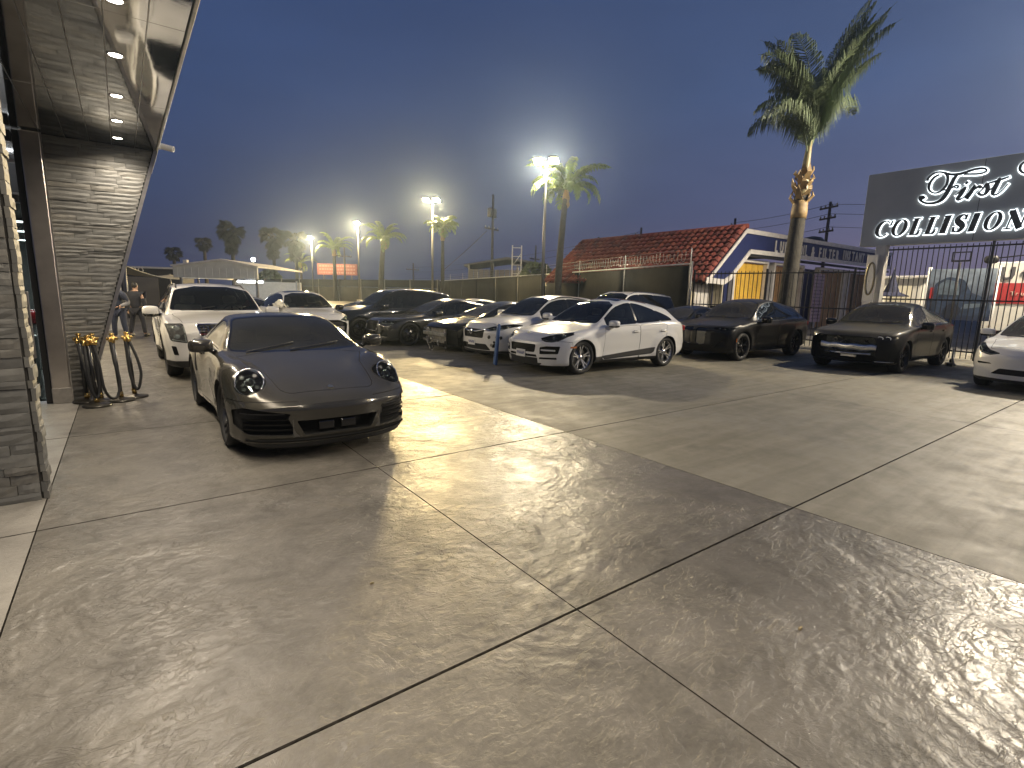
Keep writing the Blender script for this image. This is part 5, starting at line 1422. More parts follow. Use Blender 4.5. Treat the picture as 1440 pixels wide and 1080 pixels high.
def kiosk():
    o = thing('lit_kiosk', 'small white kiosk with glowing doorway behind the fence near the sign column', 'kiosk', (26.5, 8.1, 0))
    wm = mat('kiosk_white', (.6, .58, .52), .6)
    for c, d in (((0, .75, 1.35), (.1, .5, 2.7)), ((0, -.65, 1.35), (.1, .3, 2.7)), ((0, 0, 2.55), (.1, 1.0, .3)), ((1.2, 1.0, 1.35), (2.4, .1, 2.7)), ((1.2, -.8, 1.35), (2.4, .1, 2.7)), ((2.4, .1, 1.35), (.1, 1.9, 2.7))): m = MB(); m.box(c, d); m.build('wall_panel', wm, o)
    m = MB(); m.box((1.2, .1, 2.76), (2.8, 2.3, .1), bevel=.02); m.build('roof', WTRIM, o)
    m = MB(); m.box((1.0, .1, 2.62), (.8, .3, .06)); m.build('lamp_panel', emis_mat('kiosk_lamp', (1, .86, .6), 7), o)
    d = bpy.data.lights.new('kiosk_light', 'POINT'); d.energy = 40; d.color = (1, .85, .6); d.shadow_soft_size = .2; l = link('kiosk_light', d, o); l.location = (1.0, .1, 2.3)
    m = MB(); m.box((-.02, .15, .95), (.05, .7, .9)); m.build('counter', IRON, o)
    u = thing('blue_parasol', 'closed navy parasol leaning outside the lit kiosk', 'parasol', (24.6, 7.75, 0))
    m = MB(); m.lathe([(.02, 3.0), (.10, 2.6), (.28, 2.1), (.62, 1.95), (.60, 1.93), (.25, 2.05), (.03, 2.5)], 8, smooth=False); m.build('canopy', mat('parasol_navy', (.015, .018, .045), .8), u)
    m = MB(); m.tube([(0, 0, .05), (0, 0, 3.05)], .025, 8); m.build('pole', GALV, u)
    m = MB(); m.lathe([(0, .1), (.2, .1), (.28, .0), (0, 0)], 16); m.build('base', IRON, u)
kiosk()
def frame_sign():
    o = thing('speed_frame', 'small empty black frame on a thin post above the truck', 'sign frame', (24.0, 5.6, 0))
    m = MB(); m.tube([(0, 0, 0), (0, 0, 3.15)], .025, 6); m.build('post', IRON, o)
    for c, d in (((0, 0, 3.5), (.03, .5, .04)), ((0, 0, 3.2), (.03, .5, .06)), ((0, .25, 3.35), (.03, .04, .34)), ((0, -.25, 3.35), (.03, .04, .34))): m = MB(); m.box(c, d); m.build('frame_bar', IRON, o)
    c = thing('street_camera', 'dark camera head on a long arm above the red banded truck', 'camera', (24.0, 3.2, 0))
    m = MB(); m.tube([(0, 0, 0), (0, 0, 3.4), (0, .5, 3.36), (0, 1.55, 3.25)], .022, 6); m.build('arm', IRON, c)
    m = MB(); m.ellipsoid((0, 1.58, 3.22), (.13, .20, .14), .7); m.build('head', IRON, c)
frame_sign()

# ------------------------------------------------------------------ far left: canopy, sail, billboard, sheds
def gable_canopy():
    o = thing('gabled_canopy', 'white gabled metal canopy on posts with glowing work light underneath', 'canopy', (0, 0, 0))
    A = Vector((2.6, 36.6, 0)); B = Vector((6.55, 33.9, 0)); d = (B - A); L = d.length; ang = math.atan2(d.y, d.x); T = Matrix.Translation(A) @ Matrix.Rotation(ang, 4, 'Z'); cm = mat('canopy_cream', (.60, .60, .54), .5, noise=(3, .1))
    F = T @ Matrix(((1, 0, 0, 0), (0, 0, -1, 0), (0, 1, 0, 0), (0, 0, 0, 1)))
    m = MB(); m.prism([(0, 2.16), (L, 2.16), (L, 2.82), (L * .58, 3.18), (0, 2.78)], F, .12); m.build('gable_fascia', cm, o)
    for k in range(12): m = MB(); x = L * (k + .5) / 12; m.box((x, -.13, 2.47), (.05, .02, .58), M=T @ Matrix.Translation((x, -.13, 2.47))); m.build('rib', cm, o)
    m = MB(); m.prism([(-.1, 2.78), (L * .58, 3.19), (L + .1, 2.82), (L + .1, 2.90), (L * .58, 3.28), (-.1, 2.87)], F @ Matrix.Translation((0, 0, -7)), 7.25); m.build('roof', WTRIM, o)
    m = MB(); m.box((-.06, 3.4, 2.47), (.1, 7, .62), M=T @ Matrix.Translation((-.06, 3.5, 2.47))); m.build('side_fascia', cm, o)
    m = MB(); m.box((0, 0, 0), (.22, .22, .34), M=T @ Matrix.Translation((.5, .3, 3.02))); m.build('vent_stub', WTRIM, o)
    for x, y in ((.2, .2), (L - .2, .2), (.2, 6.6), (L - .2, 6.6)): m = MB(); m.box((0, 0, 0), (.12, .12, 2.2), M=T @ Matrix.Translation((x, y, 1.1))); m.build('post', GALV, o)
    m = MB(); m.box((0, 0, 0), (1.5, .10, .12), M=T @ Matrix.Translation((L - .9, .9, 2.02)), bevel=.02); m.build('work_light', emis_mat('work_glow', (.95, .98, 1), 30), o)
    dd = bpy.data.lights.new('work_beam', 'POINT'); dd.energy = 260; dd.color = (.95, .97, 1); dd.shadow_soft_size = .3; l = link('work_beam', dd, o); l.location = T @ Vector((L - .8, .9, 1.8))
    m = MB(); m.box((0, 0, 0), (L, .1, 2.1), M=T @ Matrix.Translation((L / 2, 6.9, 1.05))); m.build('back_sheet', PALE, o)
    m = MB(); m.box((0, 0, 0), (1.6, .7, .9), M=T @ Matrix.Translation((L * .35, 5.6, .45)), bevel=.03); m.build('work_bench', IRON, o)
gable_canopy()
def shade_sail():
    o = thing('shade_sail', 'sagging beige shade sail strung beside the stone wall over the people', 'shade sail', (0, 0, 0))
    m = MB(); n = 16; A = [Vector((.22, 33, 2.62)), Vector((4.2, 41.0, 2.2)), Vector((3.2, 50, 2.5)), Vector((-1.5, 46, 2.9))]; G = []
    for i in range(n + 1):
        r = []
        for j in range(n + 1):
            u, v = i / n, j / n; p = A[0].lerp(A[1], u).lerp(A[3].lerp(A[2], u), v); p = p - Vector((0, 0, .55 * 4 * u * (1 - u) * .6)); r.append(m.bm.verts.new(p))
        G.append(r)
    for i in range(n):
        for j in range(n): m._f([G[i][j], G[i + 1][j], G[i + 1][j + 1], G[i][j + 1]], True)
    m.build('cloth', mat('sail_cloth', (.40, .38, .30), .8, noise=(2, .1)), o).modifiers.new('t', 'SOLIDIFY').thickness = .03
    for p in A: m = MB(); m.tube([(p.x, p.y, 0), (p.x, p.y, p.z + .1)], .06, 8); m.build('mast', GALV, o)
shade_sail()
def low_shed():
    o = thing('low_workshop', 'low dark workshop with white tangled sign behind the shade sail', 'building', (-3, 56, 0), -.25)
    m = MB(); m.box((0, 0, 1.5), (16, 6, 3.0)); m.build('wall', mat('workshop_dark', (.05, .05, .052), .8), o)
    m = MB(); m.box((0, 0, 3.06), (16.6, 6.6, .14)); m.build('roof', PALE, o)
    for k in range(4): m = MB(); m.box((-5 + k * 3.4, -3.03, 1.2), (2.4, .06, 2.2)); m.build('roll_door', mat('workshop_door', (.20, .19, .17), .6), o)
    s = thing('white_letter_sign', 'white outlined letter sign above the far workshop roof', 'sign', (-.35, 50, 2.52), -.15)
    for k in range(4):
        m = MB(); M = Matrix.Translation((.3 + k * .46, 0, .28)) @ Matrix.Rotation(PI / 2, 4, 'X'); m.tube([M @ Vector((.15 * math.cos(a), .2 * math.sin(a), 0)) for a in [2 * PI * q / 14 for q in range(15)]], .04, 5, cap=False); m.build('letter', WTRIM, s)
    m = MB(); m.box((1.05, 0, 0), (2.3, .08, .08)); m.build('rail', WTRIM, s)
low_shed()
def billboard():
    o = thing('red_billboard', 'faded red billboard with rows of pale print beyond the far wall', 'billboard', (27.1, 81.9, 0), math.atan2(-3.86, 4.73))
    m = MB(); m.box((0, 0, 4.75), (6.3, .2, 1.7), bevel=.02); m.build('panel', mat('billboard_red', (.36, .12, .12), .6, noise=(1, .2)), o)
    rn = random.Random(6); m = MB()
    for r in range(3):
        x = -2.8
        while x < 2.6: w = rn.uniform(.15, .4); m.box((x + w / 2, -.11, 5.25 - r * .5), (w, .02, .26)); x += w + .12
    stuff(m.build('print_rows', mat('billboard_print', (.5, .30, .28), .6), o))
    for x in (-2.2, 2.2): m = MB(); m.box((x, .1, 2.0), (.2, .2, 4.0)); m.build('leg', GALV, o)
billboard()
def scaffold_tower():
    o = thing('white_ladder_tower', 'white lattice ladder tower rising behind the yard wall', 'tower', (29.7, 39.3, 0), -.64)
    for x in (-.42, .42): m = MB(); m.tube([(x, 0, 0), (x, 0, 6.1)], .06, 6); m.build('upright', PALE, o)
    for k in range(7): m = MB(); m.box((0, 0, 1.2 + k * .78), (.84, .06, .06)); m.build('rung', PALE, o)
    for k in range(3): m = MB(); m.tube([(-.42, 0, 1.2 + k * 1.5), (.42, 0, 2.4 + k * 1.5)], .035, 5); m.build('brace', PALE, o)
scaffold_tower()
def roof_shed():
    o = thing('metal_roof_shed', 'open shed with low grey metal roof beyond the yard wall', 'shed', (36.2, 50, 0), math.atan2(-4.8, 6.2))
    m = MB(); m.prism([(-4.4, 4.5), (-4.3, 4.68), (.3, 5.55), (4.6, 4.9), (4.6, 4.7), (.3, 5.3)], Matrix.Translation((0, 5, 0)) @ Matrix.Rotation(PI / 2, 4, 'X'), 10); m.build('roof', mat('shed_roof', (.13, .13, .13), .6, noise=(1, .3)), o)
    for x in (-3.8, -1.2, 1.4, 4.0): m = MB(); m.box((x, -4.8, 2.4), (.16, .16, 4.8)); m.build('post', GALV, o)
    for k in range(14): m = MB(); m.box((-3.6 + k * .56, -4.6, 2.1), (.5, .05, 4.2)); m.build('wall_panel', mat('shed_sheet', (.23, .22, .21), .6), o)
roof_shed()
def bush(label, x, y, z0, r, seed):
    m = MB(); rn = random.Random(seed)
    for k in range(420):
        a, b_ = rn.uniform(0, 6.28), math.acos(rn.uniform(-.3, 1)); q = rn.uniform(.55, 1.0) ** .5; c = Vector((r * q * math.sin(b_) * math.cos(a), r * q * math.sin(b_) * math.sin(a), r * .8 * q * math.cos(b_) + z0)); n = Vector((rn.gauss(0, 1), rn.gauss(0, 1), rn.gauss(0, 1))).normalized(); t = n.orthogonal().normalized(); s = .16 * r
        m.poly([c + t * s, c + n.cross(t) * s * .5, c - t * s, c - n.cross(t) * s * .5])
    o = thing('bushy_tree', label, 'tree', (x, y, 0)); m.build('crown', FRD, o, clean=False); m = MB(); m.tube([(0, 0, 0), (0, 0, z0)], [.16, .1], 7); m.build('trunk', BARK, o)
bush('rounded dark tree showing over the yard wall by the nearest floodlight pole', 30.6, 37.4, 3.4, 1.5, 1)
bush('dark tree crown filling the gap left of the tiled roof', 33.4, 36.4, 3.2, 1.5, 2)
bush('low dark tree beside the farthest floodlight pole', 22.8, 108, 3.4, 2.2, 3)
def shop_lights():
    o = thing('string_lights', 'row of glaring white shop lights above the far boundary wall', 'lights', (0, 0, 0))
    A, B = Vector((10.2, 58.5, 2.15)), Vector((13.0, 56.6, 2.2))
    for k in range(5): p = A.lerp(B, k / 4); m = MB(); m.box(p, (.5, .12, .14), rz=-.6, bevel=.03); m.build('light', emis_mat('shop_glow', (.92, .97, 1), 14), o)
    m = MB(); m.tube([A + Vector((0, .1, .12)), B + Vector((0, .1, .12))], .03, 5); m.build('rail', IRON, o)
    for p in (A, B): m = MB(); m.tube([(p.x, p.y + .1, 0), (p.x, p.y + .1, 2.3)], .05, 6); m.build('post', IRON, o)
    q = thing('small_white_lamp', 'small round white lamp on a thin pole right of the gabled canopy', 'lamp', (12.57, 67.42, 0))
    m = MB(); m.tube([(0, 0, 0), (0, 0, 4.75)], .06, 6); m.build('pole', POLE, q); m = MB(); m.ellipsoid((0, 0, 4.88), (.22, .22, .22)); m.build('globe', emis_mat('globe_glow', (1, .98, .92), 30), q)
shop_lights()
# ------------------------------------------------------------------ dark grey sports car
def sports_car():
    root = place('dark grey-brown rear engined sports coupe with round headlights parked nearest the shop', 'car', 1.66, 5.08, -PI / 2)
    S = dict(L=4.535,
        w=[(0, .80), (.1, .85), (.3, .885), (.7, .915), (1.0, .925), (1.5, .915), (2.2, .895), (2.8, .925), (3.45, .95), (4.1, .93), (4.4, .88), (4.535, .82)],
        low=[(0, .13), (.3, .12), (1, .13), (3.4, .14), (4.2, .17), (4.535, .24)],
        belt=[(0, .50), (.08, .565), (.25, .65), (.5, .765), (.75, .845), (1.0, .885), (1.4, .905), (1.9, .92), (2.6, .94), (3.2, .965), (3.6, .945), (4.1, .87), (4.4, .79), (4.535, .67)],
        z6=[(0, .53), (.08, .59), (.25, .685), (.5, .805), (.75, .885), (1.0, .92), (1.4, .935), (1.9, .945), (2.6, .965), (3.2, .99), (3.6, .965), (4.1, .885), (4.4, .80), (4.535, .68)],
        tuck=[(0, .10), (.4, .14), (1.0, .14), (1.5, .06), (2.0, .045), (3.0, .06), (3.6, .14), (4.535, .16)],
        wb=[(0, .97), (.5, .94), (1.0, .945), (1.6, .96), (2.6, .955), (3.4, .92), (4.535, .92)],
        y7=[(0, .48), (.5, .52), (1.0, .57), (1.35, .735), (1.55, .75), (2.0, .665), (2.35, .60), (2.8, .575), (3.3, .56), (3.8, .53), (4.2, .50), (4.535, .48)],
        z7=[(0, .55), (.08, .60), (.25, .66), (.5, .735), (.75, .795), (1.0, .845), (1.35, .915), (1.5, .945), (2.05, 1.185), (2.35, 1.265), (2.7, 1.285), (3.1, 1.235), (3.6, 1.07), (4.1, .915), (4.4, .81), (4.535, .70)],
        top=[(0, .57), (.08, .615), (.25, .675), (.5, .75), (.75, .81), (1.0, .865), (1.38, .935), (1.5, .967), (2.05, 1.235), (2.35, 1.325), (2.65, 1.345), (3.0, 1.315), (3.5, 1.16), (4.0, .98), (4.3, .89), (4.45, .83), (4.535, .72)],
        fprof=[(.1, .07), (.2, .03), (.34, 0), (.50, .0), (.60, .03), (.75, .07), (1.4, .1)], fs=(.40, 2.6), fb=1.0,
        rprof=[(.1, .12), (.4, 0), (.6, 0), (.8, .1), (1.4, .2)], rs=(.25, 3), rb=.8,
        ax=((1.0, .345), (3.45, .355)), Ra=.375, flare=(.018, .012), mid=[(0, .97), (1.0, .985), (2.2, .97), (3.4, .985), (4.535, .96)], mx=.62)
    c = Car(S, root)
    PM = paint_mat('sports_paint', (.046, .043, .034), .22, .45, flake=.1, dust=.07, coat=.65)
    arches(c)
    # glass
    ws = rounded([(-.735, .962), (-.40, .95), (.40, .95), (.735, .962), (.575, 1.272), (.25, 1.302), (-.25, 1.302), (-.575, 1.272)], .05)
    lim = lambda p, n: 1.2 < p.x < 2.5
    c.stencil('window_trim', grow(ws, .014), FRONT, sides=(1,), lim=lim, thr=.08)
    c.stencil('windshield', ws, FRONT, sides=(1,), lim=lim, thr=.08)
    sw = rounded([(1.78, .98), (2.86, 1.0), (2.83, 1.20), (2.60, 1.245), (2.34, 1.23), (2.12, 1.165)], .05)
    sq = rounded([(2.90, 1.0), (3.34, 1.02), (3.15, 1.125), (2.88, 1.195)], .04)
    lim2 = lambda p, n: p.z > .95
    for q in (sw, sq):
        c.stencil('window_trim', grow(q, .014), SIDE, lim=lim2, thr=.1)
        c.stencil('side_window', q, SIDE, lim=lim2, thr=.1)
    # round headlights look up and out
    d = Vector((1, -.34, -.80)).normalized(); a = Vector((0, 1, 0)); a = (a - d * a.dot(d)).normalized(); b = d.cross(a) * -1
    if b.z < 0: b = -b
    hc = c.hit((-.6, .725, .755), (1, 0, 0))[0]
    hc = c.hit(hc - d * .5, d)[0]
    el = ellipse(a.dot(hc), b.dot(hc), .140, .165, n=26)
    c.stencil('seam', grow(el, .009), (a, b, d), thr=.05)
    c.stencil('headlight', el, (a, b, d), thr=.05)
    # intakes
    si = rounded([(.40, .262), (.80, .268), (.885, .33), (.90, .49), (.83, .535), (.45, .478), (.475, .43)], .02)
    c.stencil('side_intake', si, FRONT, thr=.02, lim=lambda p, n: p.x < .75)
    ci = rounded([(-.335, .262), (.335, .262), (.405, .41), (-.405, .41)], .02)
    c.stencil('centre_intake', ci, FRONT, sides=(1,), thr=.02)
    lip = [(-.95, .02), (.95, .02), (.95, .19), (.6, .18), (-.6, .18), (-.95, .19)]
    c.stencil('front_lip', lip, FRONT, sides=(1,), thr=.02, lim=lambda p, n: p.x < .8)
    # panel gaps
    hood = rounded([(.24, -.40), (.34, -.48), (.95, -.56), (1.33, -.71), (1.40, -.3), (1.40, .3), (1.33, .71), (.95, .56), (.34, .48), (.24, .40), (.215, 0)], .05)
    c.seam(hood, TOP, sides=(1,), lim=lambda p, n: p.x < 1.6, wd=.004)
    door = rounded([(1.58, .24), (2.84, .25), (2.90, .62), (2.86, .985), (1.74, .955), (1.60, .62)], .05)
    c.seam(door, SIDE, lim=lambda p, n: p.z < 1.0)
    bump = [(-.2, .1), (.66, .1), (.66, .50), (.62, .585), (-.2, .585)]
    c.seam(bump, SIDE, lim=lambda p, n: p.z < .7)
    fl = rounded([(2.93, .56), (3.03, .54), (3.12, .86), (3.04, .87)], .03)
    c.stencil('side_vent', fl, SIDE)
    skirt = [(1.36, .05), (3.08, .05), (3.08, .20), (1.36, .20)]
    c.stencil('side_skirt', skirt, SIDE)
    # build
    c.cup('headlight', tuple(d * .09), LAMPD, 'lamp_housing', mf=LAMPD)
    for o in c.part('headlight', CLEAR, off=.004, split=True):
        sd = 1 if o.data.vertices[0].co.y > 0 else -1
        ctr = Vector((hc.x, hc.y * sd, hc.z)); dd = Vector((d.x, d.y * sd, d.z)); aa = Vector((a.x, a.y * sd, a.z)); bb = b
        for k, (u, v) in enumerate(((.058, .066), (-.058, .066), (.058, -.066), (-.058, -.066))):
            m = MB(); M = align(ctr + dd * .028 + aa * u + bb * v, -dd)
            m.lathe([(.026, -.02), (.026, .008), (.020, .010), (.018, .003)], 16, M); m.mi = 1; m.lathe([(.018, .003), (.01, .009), (0, .01)], 16, M); m.build('lamp_unit', [LAMPD, mat('lamp_dim', (.09, .09, .09), .3)], o)
        m = MB(); M = align(ctr + dd * .05, -dd)
        m.lathe([(.048, -.03), (.05, .02), (.042, .024), (.04, .01)], 24, M); m.mi = 1; m.lathe([(.04, .01), (.03, .028), (.012, .038), (0, .04)], 24, M); m.build('projector', [LAMPC, LAMPD], o)
        m = MB(); M = align(ctr + dd * .012, -dd, aa); pts = [M @ Vector((.130 * math.cos(t), .152 * math.sin(t), 0)) for t in [2 * PI * k / 28 for k in range(29)]]
        m.tube(pts, .006, 6, cap=False); m.build('lamp_ring', CHR, o)
    c.cup('side_intake', (.09, 0, 0), DARK, 'side_intake')
    c.cup('centre_intake', (.16, 0, 0), DARK, 'centre_intake')
    c.part('front_lip', BLK); c.part('side_skirt', BLKG)
    c.cup('side_vent', (0, .06, 0), DARK, 'side_vent')
    for sd in (1, -1):
        bars(c, 'side', (.315, .365, .415), lambda z: sd * (.41 + (z - .26) * .25), lambda z: sd * .83, mat('slat_black', (.005, .005, .005), .7, spec=.12), th=.012, dp=.05, inset=.028)
        bars(c, 'side', (.475,), lambda z: sd * .50, lambda z: sd * .85, RIMD, th=.008, dp=.012, inset=.006, objname='light_strip')
        m = MB(); p0, _ = c.front(sd * .385, .25); p1, _ = c.front(sd * .43, .42)
        m.poly([p0 + Vector((-.002, -.03 * sd, 0)), p0 + Vector((-.002, .055 * sd, 0)), p1 + Vector((.0, .012 * sd, .0)), p1 + Vector((0, -.012 * sd, 0))]); m.build('intake_fin', mat('fin_silver', (.14, .135, .12), .35, .7), root)
    m = MB()
    for y in (-.1, .12): m.box((0, 0, 0), (.05, .15, .09), M=rotm((c.front(0, .33)[0].x + .07, y, .335)), bevel=.01)
    m.build('radar_sensor', BLKG, root)
    # lip blade
    m = MB(); pr = []
    for k in range(17):
        y = -.82 + 1.64 * k / 16; p, n = c.front(y, .215); pr.append([m.bm.verts.new(p + Vector(q)) for q in ((-.028, 0, -.012), (-.028, 0, .006), (.06, 0, .012), (.06, 0, -.012))])
    for a_, b_ in zip(pr[:-1], pr[1:]):
        for k in range(4): m._f([a_[k], a_[(k + 1) % 4], b_[(k + 1) % 4], b_[k]], True)
    m.build('splitter', PM, root)
    # crest
    p, n = c.top(.285, 0); m = MB(); M = align(p + n * .003, n, (0, 1, 0))
    m.prism([(-.027, .03), (-.03, .012), (-.02, -.02), (0, -.034), (.02, -.02), (.03, .012), (.027, .03), (0, .036)], M, .005); m.build('hood_badge', mat('badge_gold', (.55, .5, .38), .3, 1.), root)
    finish(c, PM, GLSD if 0 else glass_mat('sports_glass', (.008, .009, .008), .12, .03, dust=.045))
    c.part('side_intake_x', DARK) if 0 else None
    wheels(c, 'sports_f', .35, .25, .265, (5, 'twin'), mat('rim_sports', (.10, .10, .10), .28, .8), (.915, .945), mat('caliper_yellow', (.5, .36, .03), .4))
    mirrors(c, 1.64, 1.0, 1.02, PM, (.085, .125, .068), .1, low=True)
    handles(c, (2.62,), .84, PM, .19)
    wipers(c, 1.43, 1.62, ((.1, -.52), (.58, .02)))
    seats(root, 2.25, .36, .05, sc=.95); cockpit(root, 1.72, .60, .92, -.36)
    # rear lights and tail, kept simple but closed
    p, n = c.top(4.3, 0); m = MB(); m.sm = True
    m.box((p.x - .05, 0, p.z + .03), (.26, 1.35, .03), bevel=.012); m.build('rear_spoiler', PM, root)
    m = MB(); m.box((4.50, 0, .74), (.03, 1.5, .035), bevel=.01); m.build('tail_light', REDL, root)
    return root
# ------------------------------------------------------------------ the other cars: one shell recipe, many bodies
def shell_spec(L, W, H, xf, wb, R, kind='suv', hf=.92, hc=1.06, xc=1.35, xh=2.2, xp=2.8, xe=4.1, ze=None, belt=(.78, .93, 1.04), low=.22, tail=.95, nose=.70, deck=None, fs=.36, fp=2.6, roofw=.63, cowlw=.80, flare=.02, rprof=None, fprof=None, gap=.035, beltw=.955, boxy=.0):
    h = W / 2; ze = ze or H - .08; xr = xf + wb
    top = [(0, nose), (.06, nose + (hf - nose) * .45), (.16, nose + (hf - nose) * .8), (.34, hf), ((.34 + xc) / 2, hf + (hc - hf) * .6), (xc - .04, hc), (xh - .12, H - .11), (xh + .12, H - .045), (xp, H), ((xp + xe) / 2, (H * 1.6 + ze * .4) / 2 if xe - xp > .8 else (H + ze) / 2), (xe, ze)]
    if deck: top += [(deck[0], deck[1]), (L - .12, deck[1] - .03), (L, deck[1] - .14)]
    else: top += [(L - .16, tail + .12), (L - .06, tail), (L, tail - .12)]
    bf, bm_, br = belt
    z7 = [(0, nose - .01), (.16, nose + (hf - nose) * .8 - .012), (.34, hf - .016), (xc - .08, hc - .03), (xc + .06, hc + .03), (xh - .06, H - .155), (xh + .2, H - .10), (xp, H - .075), (xe - .2, ze - .055), (xe, ze - .07)]
    z7 += [(deck[0], deck[1] - .02), (L, deck[1] - .16)] if deck else [(L - .16, tail + .09), (L, tail - .13)]
    y7 = [(0, h * .58), (.4, h * .64), (xc - .3, h * .70), (xc + .02, h * cowlw), (xh, h * (roofw + .03)), (xp, h * roofw), (xe, h * (roofw - .03)), (L - .1, h * .66), (L, h * .66)]
    return dict(L=L, w=[(0, h * .88), (.1, h * .93), (.35, h * .97), (xf, h * .99), (xf + .6, h * .975), ((xf + xr) / 2, h * .975), (xr, h), (L - .35, h * .975), (L - .08, h * .92), (L, h * .88)],
        low=[(0, low), (.4, low - .02), (xf, low), (xr, low), (L - .3, low + .05), (L, low + .14)],
        belt=[(0, nose - .09), (.1, nose + (bf - nose) * .35), (.34, bf), (xf, bf + (bm_ - bf) * .55), (xc, bm_), ((xc + xe) / 2, (bm_ + br) / 2), (xe, br), (L - .1, min(br, tail + .02) if not deck else min(br, deck[1] - .02)), (L, tail - .2 if not deck else deck[1] - .2)],
        tuck=[(0, .07), (xf, .09), (xc, .05), (xe, .05), (L, .07)], wb=[(0, .955), (xf, .955), (xc, beltw + .01), ((xc + xe) / 2, beltw), (L, .94)],
        y7=y7, z7=z7, top=top, fprof=fprof or [(.1, .08), (low + .03, .045), (.42, 0), (nose - .08, 0.0), (nose + .06, .04), (hf + .1, .12), (2, .2)], fs=(fs, fp), fb=1.1,
        rprof=rprof or [(.1, .12), (.45, 0), (.85, .03), (1.2, .10), (2, .25)], rs=(.22, 3.2), rb=.9,
        ax=((xf, R), (xr, R)), Ra=R + gap, flare=flare, mx=.60, xc=xc, xh=xh, xe=xe, h=h, H=H, low0=low)

def std_car(root, S, paint, win, pillars=(), glass=None, side=None, trim=True, clad=0., sillh=None, doors=None, handle_x=(), handle_z=.85, front=(), lamps=(), plate_z=None, hood=True, wh=None, mirror=None, wip=True, rail=None, roof_glass=None, seat=None, arch_m=None, bumper_line=None, low_black=None, badge=None, skip_wheels=(), dlo=None, seam=True, fin_m=None, rear_glass=True, tails=None):
    c = Car(S, root); xc, xh, xe = S['xc'], S['xh'], S['xe']
    f7y = lambda x: float(crv(S['y7'], x)); f7z = lambda x: float(crv(S['z7'], x)); ft = lambda x: float(crv(S['top'], x)); fb = lambda x: float(crv(S['belt'], x))
    arches(c, clad=clad if clad else None)
    if sillh: c.stencil('cladding', [(S['ax'][0][0], 0), (S['ax'][1][0], 0), (S['ax'][1][0], sillh), (S['ax'][0][0], sillh)], SIDE, only=('body',), thr=-.2, lim=lambda p, n: abs(p.y) > .4)
    if low_black:
        c.stencil('cladding', [(-2, 0), (2, 0), (2, low_black), (-2, low_black)], FRONT, sides=(1,), only=('body',), thr=-.3, lim=lambda p, n: p.x < S['ax'][0][0])
    # windscreen
    L_ = []; a, b = xc + .07, xh - .02
    for k in range(5):
        x = a + (b - a) * k / 4; L_.append((f7y(x) - .035, f7z(x) + (.012 if k == 0 else (-.012 if k == 4 else 0))))
    ws = rounded([(-p[0], p[1]) for p in L_[::-1]] + [(-.3, ft(a - .03) + .012), (.3, ft(a - .03) + .012)] + L_ + [(.3, ft(b) - .005), (-.3, ft(b) - .005)], .03, 2)
    lim = lambda p, n: xc - .15 < p.x < xh + .35
    c.stencil('window_trim', grow(ws, .012), FRONT, sides=(1,), lim=lim, thr=.03)
    c.stencil('windshield', ws, FRONT, sides=(1,), lim=lim, thr=.03)
    # side glass between belt and roof edge
    x0, x1 = win
    def ftop(x):
        z = f7z(x) - .035
        if dlo and x > dlo:
            t = (x - dlo) / (x1 - dlo); b0 = fb(x) + .035; z = b0 + (z - b0) * max(.14, math.sqrt(max(0, 1 - t**2.2)))
        return z
    if trim and len(pillars):
        lo = [(x0 + .1 + (x1 - .15 - x0) * k / 6, 0) for k in range(7)]; lo = [(x, fb(x) + .035) for x, _ in lo]; hi = [(x1 - .1 - (x1 - x0 - .55) * k / 8, 0) for k in range(9)]; hi = [(x, ftop(x)) for x, _ in hi if ftop(x) > fb(x) + .05]
        c.stencil('window_trim', lo + hi, SIDE, lim=lambda p, n: p.z > fb(p.x) - .02 and abs(p.y) > .3, thr=.08)
    cuts = [x0] + list(pillars) + [x1]
    for xa, xb in zip(cuts[:-1], cuts[1:]):
        g0 = 0 if xa == x0 else .028; g1 = 0 if xb == x1 else .028
        lo = [(xa + g0 + (xb - g1 - xa - g0) * k / 3, 0) for k in range(4)]
        lo = [(x, fb(x) + .035) for x, _ in lo]; hi = []
        n = 6
        for k in range(n + 1):
            x = xb - g1 - (xb - g1 - xa - g0) * k / n
            z = ftop(x)
            if z > fb(x) + .05: hi.append((x, z))
        q = rounded(lo + hi, .025, 2)
        l2 = lambda p, n: p.z > fb(p.x) - .02 and abs(p.y) > .3
        if trim: c.stencil('window_trim', grow(q, .016), SIDE, lim=l2, thr=.08)
        c.stencil('side_window', q, SIDE, lim=l2, thr=.08)
    if roof_glass:
        c.stencil('roof_glass', rounded([(roof_glass[0], -.48), (roof_glass[1], -.48), (roof_glass[1], .48), (roof_glass[0], .48)], .08), TOP, sides=(1,), lim=lambda p, n: p.z > S['H'] - .3)
    if hood and seam:
        hy = [f7y(x) + .05 for x in (.5, .8, xc - .2)]
        hp = rounded([(.30, -hy[0]), (.8, -hy[1]), (xc - .1, -hy[2]), (xc - .02, 0), (xc - .1, hy[2]), (.8, hy[1]), (.30, hy[0]), (.24, 0)], .05)
        c.seam(hp, TOP, sides=(1,), lim=lambda p, n: p.x < xc + .1 and n.z > .3)
    for d in (doors or ()):
        if seam: c.seam(d, SIDE, lim=lambda p, n: p.z < fb(p.x) + .03)
    if bumper_line and seam: c.seam(bumper_line, SIDE, lim=lambda p, n: abs(p.y) > .5 * S['h'])
    for (nm, poly, sides, limx) in front:
        if sides is None: c.stencil(nm, poly, SIDE, thr=.1, lim=limx)
        else: c.stencil(nm, poly, FRONT, sides=sides, thr=.02, lim=(lambda p, n, l=limx: p.x < l))
